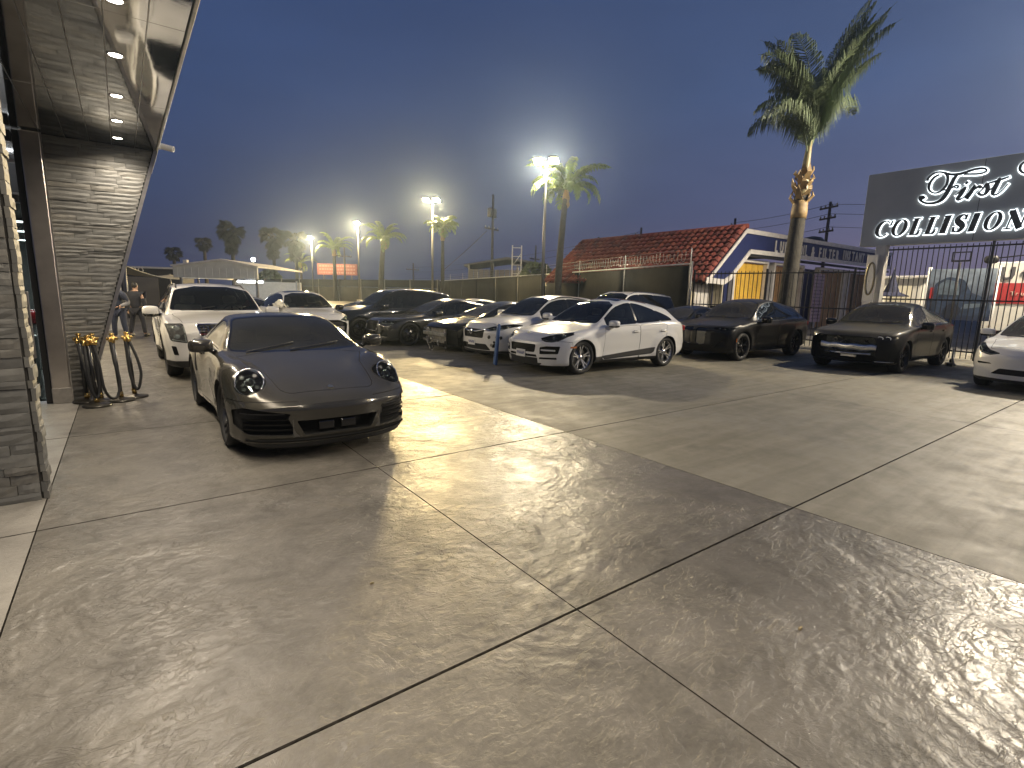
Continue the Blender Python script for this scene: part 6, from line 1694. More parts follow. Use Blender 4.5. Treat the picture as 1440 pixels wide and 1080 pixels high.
    for (nm, poly, *_r) in lamps:
        c.stencil('seam', grow(poly, .005), FRONT, thr=.0, lim=lambda p, n: p.x < S['ax'][0][0] - .05)
        c.stencil(nm, poly, FRONT, thr=.0, lim=lambda p, n: p.x < S['ax'][0][0] - .05)
    finish(c, paint, glass or GLS, side or GLSB, arch_m or BLK)
    if roof_glass: c.part('roof_glass', BLKG, off=.002)
    for (nm, poly, deep, units, drl, *lens) in lamps: lamp(c, nm, (deep, 0, 0), units, drl, lens=lens[0] if lens else CLEAR)
    if wh: wheels(c, *wh, skip=skip_wheels)
    if mirror: mirrors(c, *mirror)
    if handle_x: handles(c, handle_x, handle_z, paint)
    if wip: wipers(c, xc + .02, xc + .14, ((.05, -.55), (.62, .02)))
    if rail: rails(c, *rail)
    if seat: seats(root, *seat[:3], *seat[3:]); cockpit(root, xc + .35, S['h'] * .68, fb(xc) + .04, -.38)
    if plate_z: plate(c, plate_z)
    if fin_m: fin(c, xe - .25, fin_m)
    # rear lamps and rear screen
    if tails:
        for s in (1, -1):
            m = MB(); m.sm = True; p, n = c.hit((S['L'] + 1, s * S['h'] * .72, tails), (-1, 0, 0)); m.box((p.x - .02, s * S['h'] * .72, tails), (.06, S['h'] * .36, .13), bevel=.02); m.build('tail_light', REDL, root)
    return c

WHITE = paint_mat('white_paint', (.66, .65, .62), .3, dust=.16)
WHITEC = paint_mat('white_paint_clean', (.70, .70, .68), .28, dust=.07)
BLACKP = paint_mat('black_paint', (.005, .005, .006), .2, dust=.12, coat=.6, spec=.2)
BLACKD = paint_mat('black_paint_dusty', (.005, .005, .0055), .35, dust=.11, coat=.3, coat_rough=.03, spec=.15)
BLACKS = paint_mat('black_paint_settled', (.007, .007, .007), .4, dust=.26, coat=.22, coat_rough=.08, spec=.15)
GREYP = paint_mat('dark_grey_paint', (.042, .042, .04), .24, .5, dust=.14)
BLUEB = paint_mat('blue_black_paint', (.008, .011, .018), .22, .2, dust=.12, coat=.7, spec=.3)
SILVP = paint_mat('pale_silver_paint', (.42, .42, .40), .28, .4, dust=.2)
OLIVE = paint_mat('grey_green_paint', (.10, .105, .085), .3, .4, dust=.35)

def mesh_grille(c, y0, y1, z0, z1, nz, ny, m, inset=.03, th=.008):
    """fine grille: crossing bars as one joined part"""
    b = MB()
    for k in range(nz):
        z = z0 + (z1 - z0) * k / max(1, nz - 1)
        pts = [c.front(y0 + (y1 - y0) * t / 8, z)[0] + Vector((inset, 0, 0)) for t in range(9)]; b.tube(pts, th, 4, smooth=False)
    for k in range(ny):
        y = y0 + (y1 - y0) * k / max(1, ny - 1)
        pts = [c.front(y, z0 + (z1 - z0) * t / 3)[0] + Vector((inset + .004, 0, 0)) for t in range(4)]; b.tube(pts, th * .8, 4, smooth=False)
    return stuff(b.build('grille_mesh', m, c.root))

def white_crossover():      # the white compact SUV in the middle of the lot, heading along -X
    root = place('clean white compact SUV with black door blades and silver twin spoke wheels at row front', 'car', 6.83, 8.80, PI)
    S = shell_spec(4.70, 1.94, 1.625, .925, 2.807, .365, hf=.90, hc=1.04, xc=1.42, xh=2.28, xp=2.6, xe=4.05, ze=1.47, belt=(.84, .985, 1.10), low=.20, tail=1.02, nose=.70, fs=.40, roofw=.60, flare=(.03, .035), gap=.03)
    gr = rounded([(-.43, .64), (.43, .64), (.40, .47), (-.40, .47)], .04)
    side = rounded([(.52, .44), (.86, .46), (.88, .62), (.66, .615), (.52, .585)], .02)
    low = rounded([(-.46, .375), (.46, .375), (.44, .425), (-.44, .425)], .015)
    fog = rounded([(.50, .335), (.84, .345), (.84, .385), (.52, .375)], .012)
    hl = rounded([(.47, .765), (.60, .705), (.74, .70), (.86, .745), (.93, .86), (.86, .905), (.68, .85)], .03)
    blade = rounded([(1.52, .37), (3.30, .50), (3.26, .395), (3.18, .345), (1.62, .29)], .02)
    c = std_car(root, S, WHITEC, (1.72, 4.0), (2.72, 3.56), dlo=2.75, glass=GLS, side=GLSB, sillh=.36, low_black=.36,
        doors=(rounded([(1.56, .28), (2.76, .28), (2.76, 1.03), (1.60, 1.00)], .05), rounded([(2.77, .28), (3.36, .28), (3.52, .62), (3.66, .75), (3.74, 1.05), (2.77, 1.03)], .05)),
        handle_x=(2.60, 3.56), handle_z=.885, bumper_line=[(-.2, .2), (.62, .2), (.60, .70), (.4, .72), (-.2, .72)],
        front=(('grille', gr, (1,), .6), ('side_intake', side, (1, -1), .8), ('lower_intake', low, (1,), .6), ('fog_slot', fog, (1, -1), .8), ('door_blade', blade, None, None)),
        lamps=(('headlight', hl, .07, ((.70, .775, .034, .04), (.82, .815, .034, .06)), [([(.52, .745), (.66, .715), (.80, .73)], .006)], glass_mat('smoked_lens', (.01, .01, .01), .45)),),
        plate_z=.43, wh=('compact_lux', .365, .25, .262, (5, 'twin'), RIMS, (.945, .965)), mirror=(1.78, 1.02, 1.075, WHITEC, (.09, .12, .075), .1, True),
        roof_glass=(2.42, 3.5), seat=(2.25, .38, .25), tails=.93, wip=True)
    c.cup('grille', (.05, 0, 0), DARK, 'grille'); c.cup('side_intake', (.07, 0, 0), DARK, 'side_intake'); c.cup('lower_intake', (.06, 0, 0), DARK, 'lower_intake'); c.cup('fog_slot', (.05, 0, 0), DARK, 'fog_slot')
    c.part('door_blade', BLK, off=.004, split=True)
    bars(c, 'g', (.495, .525, .555, .585, .615), -.40, .40, BLKG, th=.012, dp=.03, inset=.018)
    for s in (1, -1):
        bars(c, 's', (.53,), s * .55, s * .82, WHITEC, th=.03, dp=.04, inset=-.004, objname='intake_bar')
        bars(c, 's', (.475, .585), s * .56, s * .84, BLKG, th=.014, dp=.03, inset=.02)
        p, n = c.side(.62, .60, s); m = MB(); m.box((0, 0, 0), (.16, .035, .012), M=align(p + n * .003, n, (1, 0, 0)), bevel=.004); m.build('side_marker', AMBER, root)
    p, n = c.top(.20, 0); m = MB(); M = align(p + n * .004, n, (0, 1, 0)); m.lathe([(0, .006), (.026, .005), (.03, 0)], 12, M); m.build('hood_badge', BLKG, root)
    return root

def large_white_suv():
    root = place('boxy large white SUV with chrome framed grille parked just behind the grey sports coupe', 'car', 1.52, 10.62, -PI / 2)
    S = shell_spec(5.0, 1.99, 1.74, .95, 2.90, .385, hf=1.06, hc=1.17, xc=1.42, xh=2.12, xp=2.9, xe=4.62, ze=1.66, belt=(1.0, 1.10, 1.16), low=.24, tail=1.05, nose=.88, fs=.24, fp=3.4, roofw=.66, cowlw=.83, flare=.03, gap=.04)
    gr = rounded([(-.50, 1.0), (.50, 1.0), (.47, .80), (.40, .755), (-.40, .755), (-.47, .80)], .03)
    hl = rounded([(.66, .68), (.90, .72), (.955, 1.0), (.70, 1.01)], .03)
    slit = rounded([(.80, .46), (.87, .47), (.90, .63), (.83, .62)], .015)
    low = rounded([(-.62, .36), (.62, .36), (.56, .52), (-.56, .52)], .03)
    c = std_car(root, S, WHITE, (1.62, 4.5), (2.62, 3.6), glass=GLS, side=GLSB, clad=.05, sillh=.36, low_black=.36,
        doors=(rounded([(1.55, .36), (2.68, .36), (2.68, 1.13), (1.58, 1.10)], .05), rounded([(2.69, .36), (3.45, .36), (3.62, 1.15), (2.69, 1.13)], .05)), handle_x=(2.5, 3.5), handle_z=.99,
        front=(('grille', gr, (1,), .5), ('fog_slot', slit, (1, -1), .8), ('lower_intake', low, (1,), .6)),
        lamps=(('headlight', hl, .08, ((.79, .93, .05, .05), (.80, .79, .045, .05)), [([(.69, .99), (.68, .70), (.88, .74)], .009)], glass_mat('bright_lens', (.3, .3, .3), .8)),),
        wh=('large_suv', .385, .26, .26, (5, 'twin'), RIMD, (.965, .965)), mirror=(1.72, 1.10, 1.18, WHITE, (.10, .14, .10), .05, True), rail=(2.1, 4.5, .62, BLK), seat=(2.2, .40, .36, True), tails=1.05)
    c.cup('grille', (.06, 0, 0), DARK, 'grille'); c.cup('fog_slot', (.05, 0, 0), DARK, 'fog_slot'); c.cup('lower_intake', (.07, 0, 0), DARK, 'lower_intake')
    mesh_grille(c, -.46, .46, .79, .97, 5, 15, CHR, .02, .009)
    m = MB(); fr = [c.front(y, z)[0] + Vector((-.006, 0, 0)) for y, z in gr]; m.tube(fr + fr[:1], .013, 6, cap=False); m.build('grille_frame', CHR, root)
    m = MB(); p, n = c.front(0, .885); m.lathe([(.0, .02), (.07, .02), (.085, .0)], 20, align(p + Vector((-.01, 0, 0)), (-1, 0, 0)) @ Matrix.Diagonal((1, .55, 1, 1))); m.build('grille_badge', CHR, root)
    m = MB(); m.box((S['ax'][0][0] * .0 + c.front(0, .30)[0].x, 0, .30), (.03, .9, .06), bevel=.01); m.build('skid_plate', ALU, root)
    return root

def damaged_white_ev():
    root = place('white electric hatchback missing its front bumper with clear plastic sheet over one door mirror', 'car', 4.55, 15.15, -PI / 2)
    S = shell_spec(4.58, 1.85, 1.61, .87, 2.77, .37, hf=.98, hc=1.08, xc=1.25, xh=2.0, xp=2.6, xe=4.1, ze=1.5, belt=(.90, 1.0, 1.06), low=.21, tail=1.05, nose=.80, fs=.34, roofw=.60, flare=.02)
    hl = rounded([(.55, .80), (.74, .74), (.86, .78), (.92, .90), (.80, .91)], .03)
    gone = rounded([(-.72, .26), (.72, .26), (.78, .70), (.50, .80), (-.50, .80), (-.78, .70)], .06)
    c = std_car(root, S, WHITE, (1.5, 4.05), (2.5, 3.4), glass=GLS, side=GLSB, clad=.04, sillh=.3, front=(('torn_opening', gone, (1,), .8),),
        lamps=(('headlight', hl, .07, ((.68, .81, .03, .04), (.80, .83, .03, .05)), [([(.60, .81), (.84, .86)], .008)]),),
        wh=('ev_w', .37, .23, .25, (5, 'blade'), RIMD, (.9, .9)), mirror=(1.55, 1.0, 1.12, BLKG, (.09, .12, .08), .1, True), seat=(2.0, .38, .28), tails=.98, roof_glass=(2.15, 3.4))
    c.cup('torn_opening', (.14, 0, 0), DARK, 'torn_opening')
    x = c.front(0, .5)[0].x
    for (z, y0, y1, r, mm) in ((.56, -.62, .62, .055, STEEL), (.70, -.6, .6, .03, BLK), (.36, -.55, .55, .035, BLK)):
        m = MB(); m.box((x + .06, (y0 + y1) / 2, z), (.08, y1 - y0, r * 2), bevel=.012); m.build('crash_beam', mm, root)
    m = MB()
    for k in range(9): m.tube([(x + .05, -.5 + k * .12, .68), (x + .04 + .02 * (k % 3), -.47 + k * .12, .52), (x + .06, -.52 + k * .12, .36)], .014, 5)
    stuff(m.build('loose_wiring', BLK, root))
    return root

def plastic_sheet():
    """crumpled clear sheeting hung over the mirror and wing"""
    b = MB(); n = 22; r = random.Random(4); G = []
    for i in range(n):
        row = []
        for j in range(n):
            u, v = i / (n - 1), j / (n - 1)
            x = 3.42 + .62 * u; y = 16.35 + .75 * v
            z = 1.30 - .55 * abs(u - .55)**1.5 * 1.3 - .26 * abs(v - .5) + .03 * math.sin(u * 23 + 4 * v) + .025 * math.sin(v * 31 + u * 9) + r.uniform(-.012, .012)
            row.append(b.bm.verts.new((x + .03 * math.sin(v * 17), y + .03 * math.sin(u * 19), max(z, .92))))
        G.append(row)
    for i in range(n - 1):
        for j in range(n - 1): b._f([G[i][j], G[i + 1][j], G[i + 1][j + 1], G[i][j + 1]], False)
    o = b.build('plastic_sheet', mat('cloudy_plastic', (.62, .60, .50), .22, coat=.6, alpha=.86), None)
    return tag(o, 'crumpled cloudy plastic sheet draped over the wing of the bumperless white hatchback', 'plastic sheet')

def dark_large_suv():
    root = place('big blue-black SUV with roof rails parked behind the dark grey sedan', 'car', 5.45, 18.0, PI)
    S = shell_spec(5.0, 2.0, 1.76, .9, 2.98, .385, hf=1.02, hc=1.15, xc=1.4, xh=2.2, xp=2.8, xe=4.5, ze=1.64, belt=(.97, 1.06, 1.12), low=.24, tail=1.05, nose=.84, fs=.32, roofw=.62, flare=.025)
    gr = rounded([(-.42, .94), (.42, .94), (.40, .62), (-.40, .62)], .03)
    hl = rounded([(.52, .86), (.80, .82), (.93, .90), (.90, .96), (.56, .94)], .02)
    low = rounded([(-.75, .34), (.75, .34), (.70, .50), (-.70, .50)], .03)
    c = std_car(root, S, BLUEB, (1.65, 4.4), (2.7, 3.7), glass=GLS, side=GLSB, sillh=.33, front=(('grille', gr, (1,), .6), ('lower_intake', low, (1,), .8)),
        doors=(rounded([(1.55, .33), (2.72, .33), (2.72, 1.09), (1.58, 1.06)], .05), rounded([(2.73, .33), (3.4, .33), (3.7, 1.1), (2.73, 1.09)], .05)), handle_x=(2.55, 3.55), handle_z=.97,
        lamps=(('headlight', hl, .06, ((.66, .885, .03, .03), (.80, .885, .03, .05)), None),),
        wh=('dark_suv', .385, .27, .28, (5, 'twin'), RIMD, (.975, .98)), mirror=(1.75, 1.10, 1.15, BLUEB, (.10, .13, .085), .08, True), rail=(2.2, 4.4, .6, CHR), seat=(2.2, .4, .34), tails=1.0)
    c.cup('grille', (.06, 0, 0), DARK, 'grille'); c.cup('lower_intake', (.06, 0, 0), DARK, 'lower_intake')
    for s in (1, -1):
        for k in range(7): y = s * (.04 + k * .055); bars(c, 'k', (.78,), y - .006, y + .006, CHR, th=.30, dp=.03, inset=.006, n=2)
    return root

def grey_sedan():
    root = place('dark grey full-size sedan with large twin spoke wheels beside the big blue-black SUV', 'car', 6.12, 15.62, PI)
    S = shell_spec(5.15, 1.90, 1.47, .93, 3.10, .365, hf=.86, hc=.96, xc=1.52, xh=2.42, xp=2.9, xe=3.85, ze=1.34, deck=(4.45, 1.06), belt=(.80, .90, .98), low=.17, tail=.98, nose=.68, fs=.36, roofw=.58, flare=.015, gap=.03)
    gr = rounded([(-.45, .76), (.45, .76), (.42, .46), (-.42, .46)], .05)
    hl = rounded([(.52, .70), (.78, .665), (.90, .70), (.93, .765), (.58, .775)], .02)
    si = rounded([(.50, .30), (.80, .30), (.80, .46), (.62, .50)], .03)
    c = std_car(root, S, GREYP, (1.78, 4.15), (2.85, 3.75), glass=GLSD, side=GLSB, sillh=.22, front=(('grille', gr, (1,), .6), ('side_intake', si, (1, -1), .8)),
        doors=(rounded([(1.62, .24), (2.88, .24), (2.88, .93), (1.65, .90)], .05), rounded([(2.89, .24), (3.6, .24), (3.85, .95), (2.89, .93)], .05)), handle_x=(2.7, 3.7), handle_z=.80,
        lamps=(('headlight', hl, .06, ((.66, .725, .03, .03), (.80, .725, .03, .05)), [([(.56, .705), (.74, .68), (.88, .70)], .008)]),),
        wh=('sedan', .365, .255, .285, (5, 'twin'), mat('rim_two_tone', (.16, .16, .16), .25, .9), (.92, .93)), mirror=(1.9, 1.01, 1.0, GREYP, (.09, .12, .07), .1, True), seat=(2.35, .38, .15), tails=.85)
    c.cup('grille', (.05, 0, 0), DARK, 'grille'); c.cup('side_intake', (.06, 0, 0), DARK, 'side_intake')
    for s in (1, -1):
        for k in range(6): y = s * (.05 + k * .065); bars(c, 'k', (.61,), y - .006, y + .006, BLKG, th=.26, dp=.03, inset=.006, n=2)
        bars(c, 'k', (.285,), s * .3, s * .78, CHR, th=.012, dp=.02, inset=-.004, objname='bumper_trim')
    m = MB(); fr = [c.front(y, z)[0] + Vector((-.004, 0, 0)) for y, z in gr]; m.tube(fr + fr[:1], .009, 6, cap=False); m.build('grille_frame', CHR, root)
    return root

def torn_front_car():
    root = place('black sedan with front bumper torn off and mangled metal exposed beside the dark grey sedan', 'car', 7.0, 13.25, PI)
    S = shell_spec(4.70, 1.86, 1.44, .86, 2.87, .35, hf=.84, hc=.95, xc=1.22, xh=2.2, xp=2.6, xe=3.8, ze=1.28, deck=(4.45, 1.05), belt=(.78, .90, .97), low=.17, tail=.98, nose=.68, fs=.36, roofw=.56, flare=.015, gap=.03)
    gone = rounded([(-.86, .20), (.86, .20), (.88, .60), (.60, .70), (-.60, .70), (-.88, .60)], .05)
    c = std_car(root, S, BLACKP, (1.5, 4.0), (2.55, 3.5), glass=GLSD, side=GLSB, front=(('torn_opening', gone, (1,), .9),), doors=(rounded([(1.5, .24), (2.6, .24), (2.6, .92), (1.52, .90)], .05),),
        wh=('dark_sedan', .35, .24, .25, (5, 'blade'), RIMD, (.91, .91)), mirror=(1.72, .99, .99, BLACKP, (.09, .115, .07), .1, True), seat=(2.1, .38, .14), tails=.85)
    c.cup('torn_opening', (.22, 0, 0), DARK, 'torn_opening')
    x = c.front(0, .45)[0].x; r = random.Random(9)
    for (z, mm, h) in ((.50, ALU, .05), (.30, STEEL, .03)):
        m = MB(); m.box((x + .10, 0, z), (.07, 1.25, h * 2), bevel=.01); m.build('crash_beam', mm, root)
    m = MB()   # radiator
    m.box((x + .19, 0, .45), (.03, 1.1, .42)); m.build('radiator', STEEL, root)
    for k in range(16):
        y = r.uniform(.05, .84) * r.choice((1, 1, -1)); z = r.uniform(.28, .70); m = MB(); p = c.front(y, z)[0] + Vector((r.uniform(.0, .12), 0, 0)); pts = [p]
        for j in range(4): p = p + Vector((r.uniform(-.05, .05), r.uniform(-.08, .08), r.uniform(-.12, .06))); pts.append(p)
        m.tube(pts, [.02, .03, .012, .024, .008], 5, smooth=False); m.build('torn_bracket', r.choice((ALU, ALU, STEEL, CHR)), root)
    return root

def white_plate_crossover():
    root = place('white family crossover with chrome wing grille and cracked bumper corner behind blue covers', 'car', 6.98, 11.03, PI)
    S = shell_spec(4.60, 1.86, 1.66, .92, 2.66, .355, hf=.98, hc=1.10, xc=1.3, xh=2.12, xp=2.7, xe=4.05, ze=1.55, belt=(.90, 1.02, 1.10), low=.22, tail=1.05, nose=.78, fs=.36, roofw=.60, flare=.022)
    gr = rounded([(-.46, .80), (.46, .80), (.42, .58), (-.42, .58)], .04)
    hl = rounded([(.46, .81), (.62, .765), (.84, .80), (.93, .90), (.86, .935), (.60, .87)], .02)
    low = rounded([(-.62, .29), (.62, .29), (.52, .44), (-.52, .44)], .04)
    fog = rounded([(.66, .36), (.80, .37), (.82, .47), (.68, .45)], .02)
    c = std_car(root, S, WHITE, (1.6, 4.1), (2.6, 3.45), glass=GLS, side=GLSB, clad=.045, sillh=.32, low_black=.28, front=(('grille', gr, (1,), .6), ('lower_intake', low, (1,), .7), ('fog_slot', fog, (1, -1), .8)),
        doors=(rounded([(1.5, .32), (2.62, .32), (2.62, 1.05), (1.52, 1.02)], .05),), handle_x=(2.45,), handle_z=.92,
        lamps=(('headlight', hl, .07, ((.66, .815, .028, .03), (.76, .835, .028, .045), (.85, .87, .026, .06)), [([(.50, .80), (.64, .775), (.84, .815)], .008)]),),
        plate_z=.47, wh=('crossover', .355, .235, .24, (5, 'y'), RIMS, (.905, .905)), mirror=(1.62, 1.0, 1.14, WHITE, (.09, .13, .085), .1, True), rail=(2.1, 4.0, .56, BLK), seat=(2.1, .38, .28), tails=1.0)
    c.cup('grille', (.06, 0, 0), DARK, 'grille'); c.cup('lower_intake', (.07, 0, 0), DARK, 'lower_intake'); c.cup('fog_slot', (.05, 0, 0), DARK, 'fog_slot')
    bars(c, 'g', (.62, .66), -.40, .40, BLKG, th=.016, dp=.03, inset=.015)
    m = MB()
    for s in (1, -1): m.tube([c.front(s * y, z)[0] + Vector((-.012, 0, 0)) for y, z in ((.0, .74), (.2, .735), (.42, .79), (.6, .775))], .019, 6)
    m.build('chrome_wing', CHR, root)
    m = MB(); p, n = c.front(0, .73); M = align(p + Vector((-.035, 0, 0)), (-1, 0, 0)); pts = [M @ Vector((.06 * math.cos(t), .05 * math.sin(t), 0)) for t in [2 * PI * k / 20 for k in range(21)]]
    m.tube(pts, .01, 6, cap=False); m.box((0, 0, 0), (.03, .05, .012), M=M); m.build('grille_badge', CHR, root)
    # cracked corner
    r = random.Random(2)
    for k in range(5):
        y = -(.60 + .06 * k); z = .50 + r.uniform(-.1, .12); p, n = c.front(y, z); m = MB(); pts = []
        for j in range(5): pts.append((.05 * math.cos(j * 1.26 + k) * r.uniform(.5, 1.3), .045 * math.sin(j * 1.26 + k) * r.uniform(.5, 1.3)))
        m.prism(pts, align(p + n * .002, n), .004); m.build('cracked_patch', STEEL if k % 2 else BLK, root)
    return root

def black_ev_suv():
    root = place('dusty black electric SUV with tall closed grille and slim headlights behind the clean white SUV', 'car', 12.62, 8.48, PI)
    S = shell_spec(4.95, 1.97, 1.70, .90, 3.0, .39, hf=.98, hc=1.12, xc=1.42, xh=2.3, xp=2.8, xe=4.3, ze=1.52, belt=(.94, 1.05, 1.13), low=.23, tail=1.05, nose=.84, fs=.38, roofw=.60, flare=.02)
    k1 = rounded([(.06, .90), (.34, .90), (.36, .80), (.32, .44), (.10, .42), (.05, .5)], .05)
    hl = rounded([(.50, .865), (.80, .83), (.92, .87), (.93, .905), (.52, .905)], .015)
    si = rounded([(.52, .36), (.84, .40), (.86, .62), (.74, .60)], .03)
    c = std_car(root, S, BLACKD, (1.72, 4.35), (2.8, 3.75), dlo=2.9, glass=GLSD, side=GLSB, sillh=.3, front=(('grille', k1, (1, -1), .6), ('side_intake', si, (1, -1), .8)),
        doors=(rounded([(1.6, .3), (2.82, .3), (2.82, 1.08), (1.63, 1.05)], .05), rounded([(2.83, .3), (3.5, .3), (3.78, 1.1), (2.83, 1.08)], .05)),
        lamps=(('headlight', hl, .05, ((.64, .875, .016, .02), (.74, .87, .016, .03), (.84, .875, .016, .05)), None),),
        wh=('ev_suv', .39, .26, .28, (5, 'y'), RIMD, (.96, .965)), mirror=(1.82, 1.08, 1.13, BLACKP, (.10, .13, .085), .1, True), seat=(2.3, .4, .32), tails=.98)
    c.cup('grille', (.03, 0, 0), BLKG, 'grille'); c.cup('side_intake', (.05, 0, 0), DARK, 'side_intake')
    m = MB(); p, n = c.top(.23, 0); m.lathe([(0, .008), (.038, .006), (.044, 0)], 16, align(p, n)); m.build('hood_badge', CHR, root)
    for s in (1, -1):
        p, n = c.side(.52, .58, s); m = MB(); m.box((0, 0, 0), (.03, .10, .012), M=align(p + n * .003, n, (1, 0, 0)), bevel=.004); m.build('side_marker', AMBER, root)
    return root

def wrecked_black_suv():
    root = place('dusty black coupe SUV with the front bumper gone and a bare metal crash beam showing', 'car', 14.08, 5.22, PI)
    S = shell_spec(4.93, 2.0, 1.70, .90, 2.975, .385, hf=1.00, hc=1.13, xc=1.42, xh=2.25, xp=2.7, xe=4.1, ze=1.50, belt=(.96, 1.06, 1.14), low=.23, tail=1.12, nose=.86, fs=.36, roofw=.60, flare=.028)
    gone = rounded([(-.88, .26), (.60, .26), (.62, .70), (.54, .86), (-.74, .86), (-.92, .74)], .05)
    hl = rounded([(.62, .84), (.80, .78), (.95, .86), (.96, .93), (.66, .925)], .02)
    # the car's left headlight (nearer the camera) is intact, the right one is gone
    c = std_car(root, S, BLACKS, (1.7, 4.25), (2.75, 3.65), dlo=2.8, glass=GLSD, side=glass_mat('dusty_side_glass', (.02, .022, .02), .2, .1, dust=.3), sillh=.32, front=(('torn_opening', [(-p[0], p[1]) for p in gone], (1,), .75),),
        doors=(rounded([(1.58, .32), (2.78, .32), (2.78, 1.09), (1.61, 1.06)], .05), rounded([(2.79, .32), (3.45, .32), (3.72, 1.1), (2.79, 1.09)], .05)), handle_x=(2.6, 3.55), handle_z=.98,
        wh=('coupe_suv', .385, .275, .28, (5, 'twin'), RIMD, (.975, .985)), mirror=(1.80, 1.10, 1.14, BLACKP, (.10, .13, .085), .1, True), seat=(2.25, .4, .33), tails=1.05)
    c.cup('torn_opening', (.30, 0, 0), DARK, 'torn_opening')
    x = c.front(0, .55)[0].x
    m = MB(); m.sm = True
    pr = []
    for k in range(13):
        y = -.62 + 1.24 * k / 12; xx = x + .04 + .10 * (abs(y) / .62)**2.2; zz = .60 + .012 * math.sin(k * 1.7)
        pr.append([m.bm.verts.new((xx + a, y, zz + b)) for a, b in ((0, -.08), (-.014, -.03), (-.014, .03), (0, .08), (.05, .08), (.05, -.08))])
    for a, b in zip(pr[:-1], pr[1:]):
        for k in range(6): m._f([a[k], a[(k + 1) % 6], b[(k + 1) % 6], b[k]], True)
    m.build('crash_beam', ALU, root)
    m = MB(); m.tube([(x + .09, -.52, .455), (x + .05, -.2, .445), (x + .05, .2, .44), (x + .10, .5, .44)], .022, 8); m.build('lower_crossbar', ALU, root)
    m = MB(); m.box((x + .10, -.05, .385), (.05, .34, .06), bevel=.01); m.build('tow_bracket', ALU, root)
    m = MB(); m.box((x + .27, 0, .62), (.03, 1.1, .42)); m.build('radiator', mat('radiator_core', (.045, .05, .045), .5, .4, noise=(40, .6)), root)
    r = random.Random(5)
    for k in range(12):
        m = MB(); p = Vector((x + r.uniform(.05, .22), r.uniform(-.8, .6), r.uniform(.40, .80))); pts = [p]
        for j in range(4): p = p + Vector((r.uniform(-.04, .04), r.uniform(-.12, .12), r.uniform(-.08, .05))); pts.append(p)
        m.tube(pts, [.012, .018, .01, .014, .008], 5); m.build('loose_wiring', r.choice((BLK, BLKG, STEEL)), root)
    # the surviving headlight with two hooked light strips, set into the corner beside the opening
    m = MB(); m.sm = True
    for k in range(2):
        y = -(.66 + .13 * k); p, n = c.front(y, .845); M = align(p + n * .008, n, (0, 1, 0))
        pts = [M @ Vector((a, b, 0)) for a, b in ((-.05, .02), (-.045, -.018), (-.02, -.03), (.02, -.03), (.045, -.018), (.05, .0))]
        m.tube(pts, .008, 6)
    hp = [(-.92, .80), (-.94, .90), (-.62, .91), (-.60, .82), (-.76, .79)]
    b = MB()
    vs = [b.bm.verts.new(c.front(y, z)[0] + c.front(y, z)[1] * .004) for y, z in hp]; b._f(vs); lampo = b.build('headlight', BLKG, root)
    m.build('light_strip', LAMPW, lampo)
    m = MB(); p, n = c.front(-.80, .30); m.tube([c.front(-y, .285)[0] + Vector((.0, 0, 0)) for y in (.60, .72, .84, .92)], .012, 6); m.build('bumper_trim', ALU, root)
    return root

def white_ev_right():
    root = place('white electric crossover without a grille at the right edge, nose towards the driveway', 'car', 13.62, 1.86, PI)
    S = shell_spec(4.75, 1.93, 1.63, .86, 2.89, .36, hf=.90, hc=1.02, xc=1.10, xh=2.2, xp=2.7, xe=4.0, ze=1.44, belt=(.85, .98, 1.08), low=.19, tail=1.05, nose=.72, fs=.42, fp=2.4, roofw=.58, cowlw=.80, flare=.02)
    hl = rounded([(.50, .745), (.66, .70), (.82, .735), (.93, .86), (.92, .93), (.84, .90), (.68, .79)], .03)
    low = rounded([(-.60, .34), (.60, .34), (.47, .455), (-.47, .455)], .03)
    cut = rounded([(.60, .525), (.84, .515), (.86, .555), (.64, .55)], .01)
    c = std_car(root, S, WHITEC, (1.45, 4.1), (2.6, 3.5), glass=GLSD, side=GLSB, sillh=.24, low_black=.25, front=(('lower_intake', low, (1,), .7), ('fog_slot', cut, (1, -1), .8)),
        doors=(rounded([(1.5, .26), (2.64, .26), (2.64, 1.0), (1.52, .97)], .05),),
        lamps=(('headlight', hl, .06, ((.70, .765, .026, .03), (.80, .81, .026, .05)), [([(.54, .745), (.68, .72), (.80, .745), (.90, .85)], .007)]),),
        wh=('ev_right', .36, .255, .26, (5, 'blade'), RIMD, (.935, .945)), mirror=(1.62, 1.02, 1.10, WHITEC, (.09, .125, .08), .1, True), seat=(2.1, .38, .24), tails=.95, roof_glass=(2.3, 3.8))
    c.cup('lower_intake', (.06, 0, 0), DARK, 'lower_intake'); c.cup('fog_slot', (.04, 0, 0), DARK, 'fog_slot')
    return root

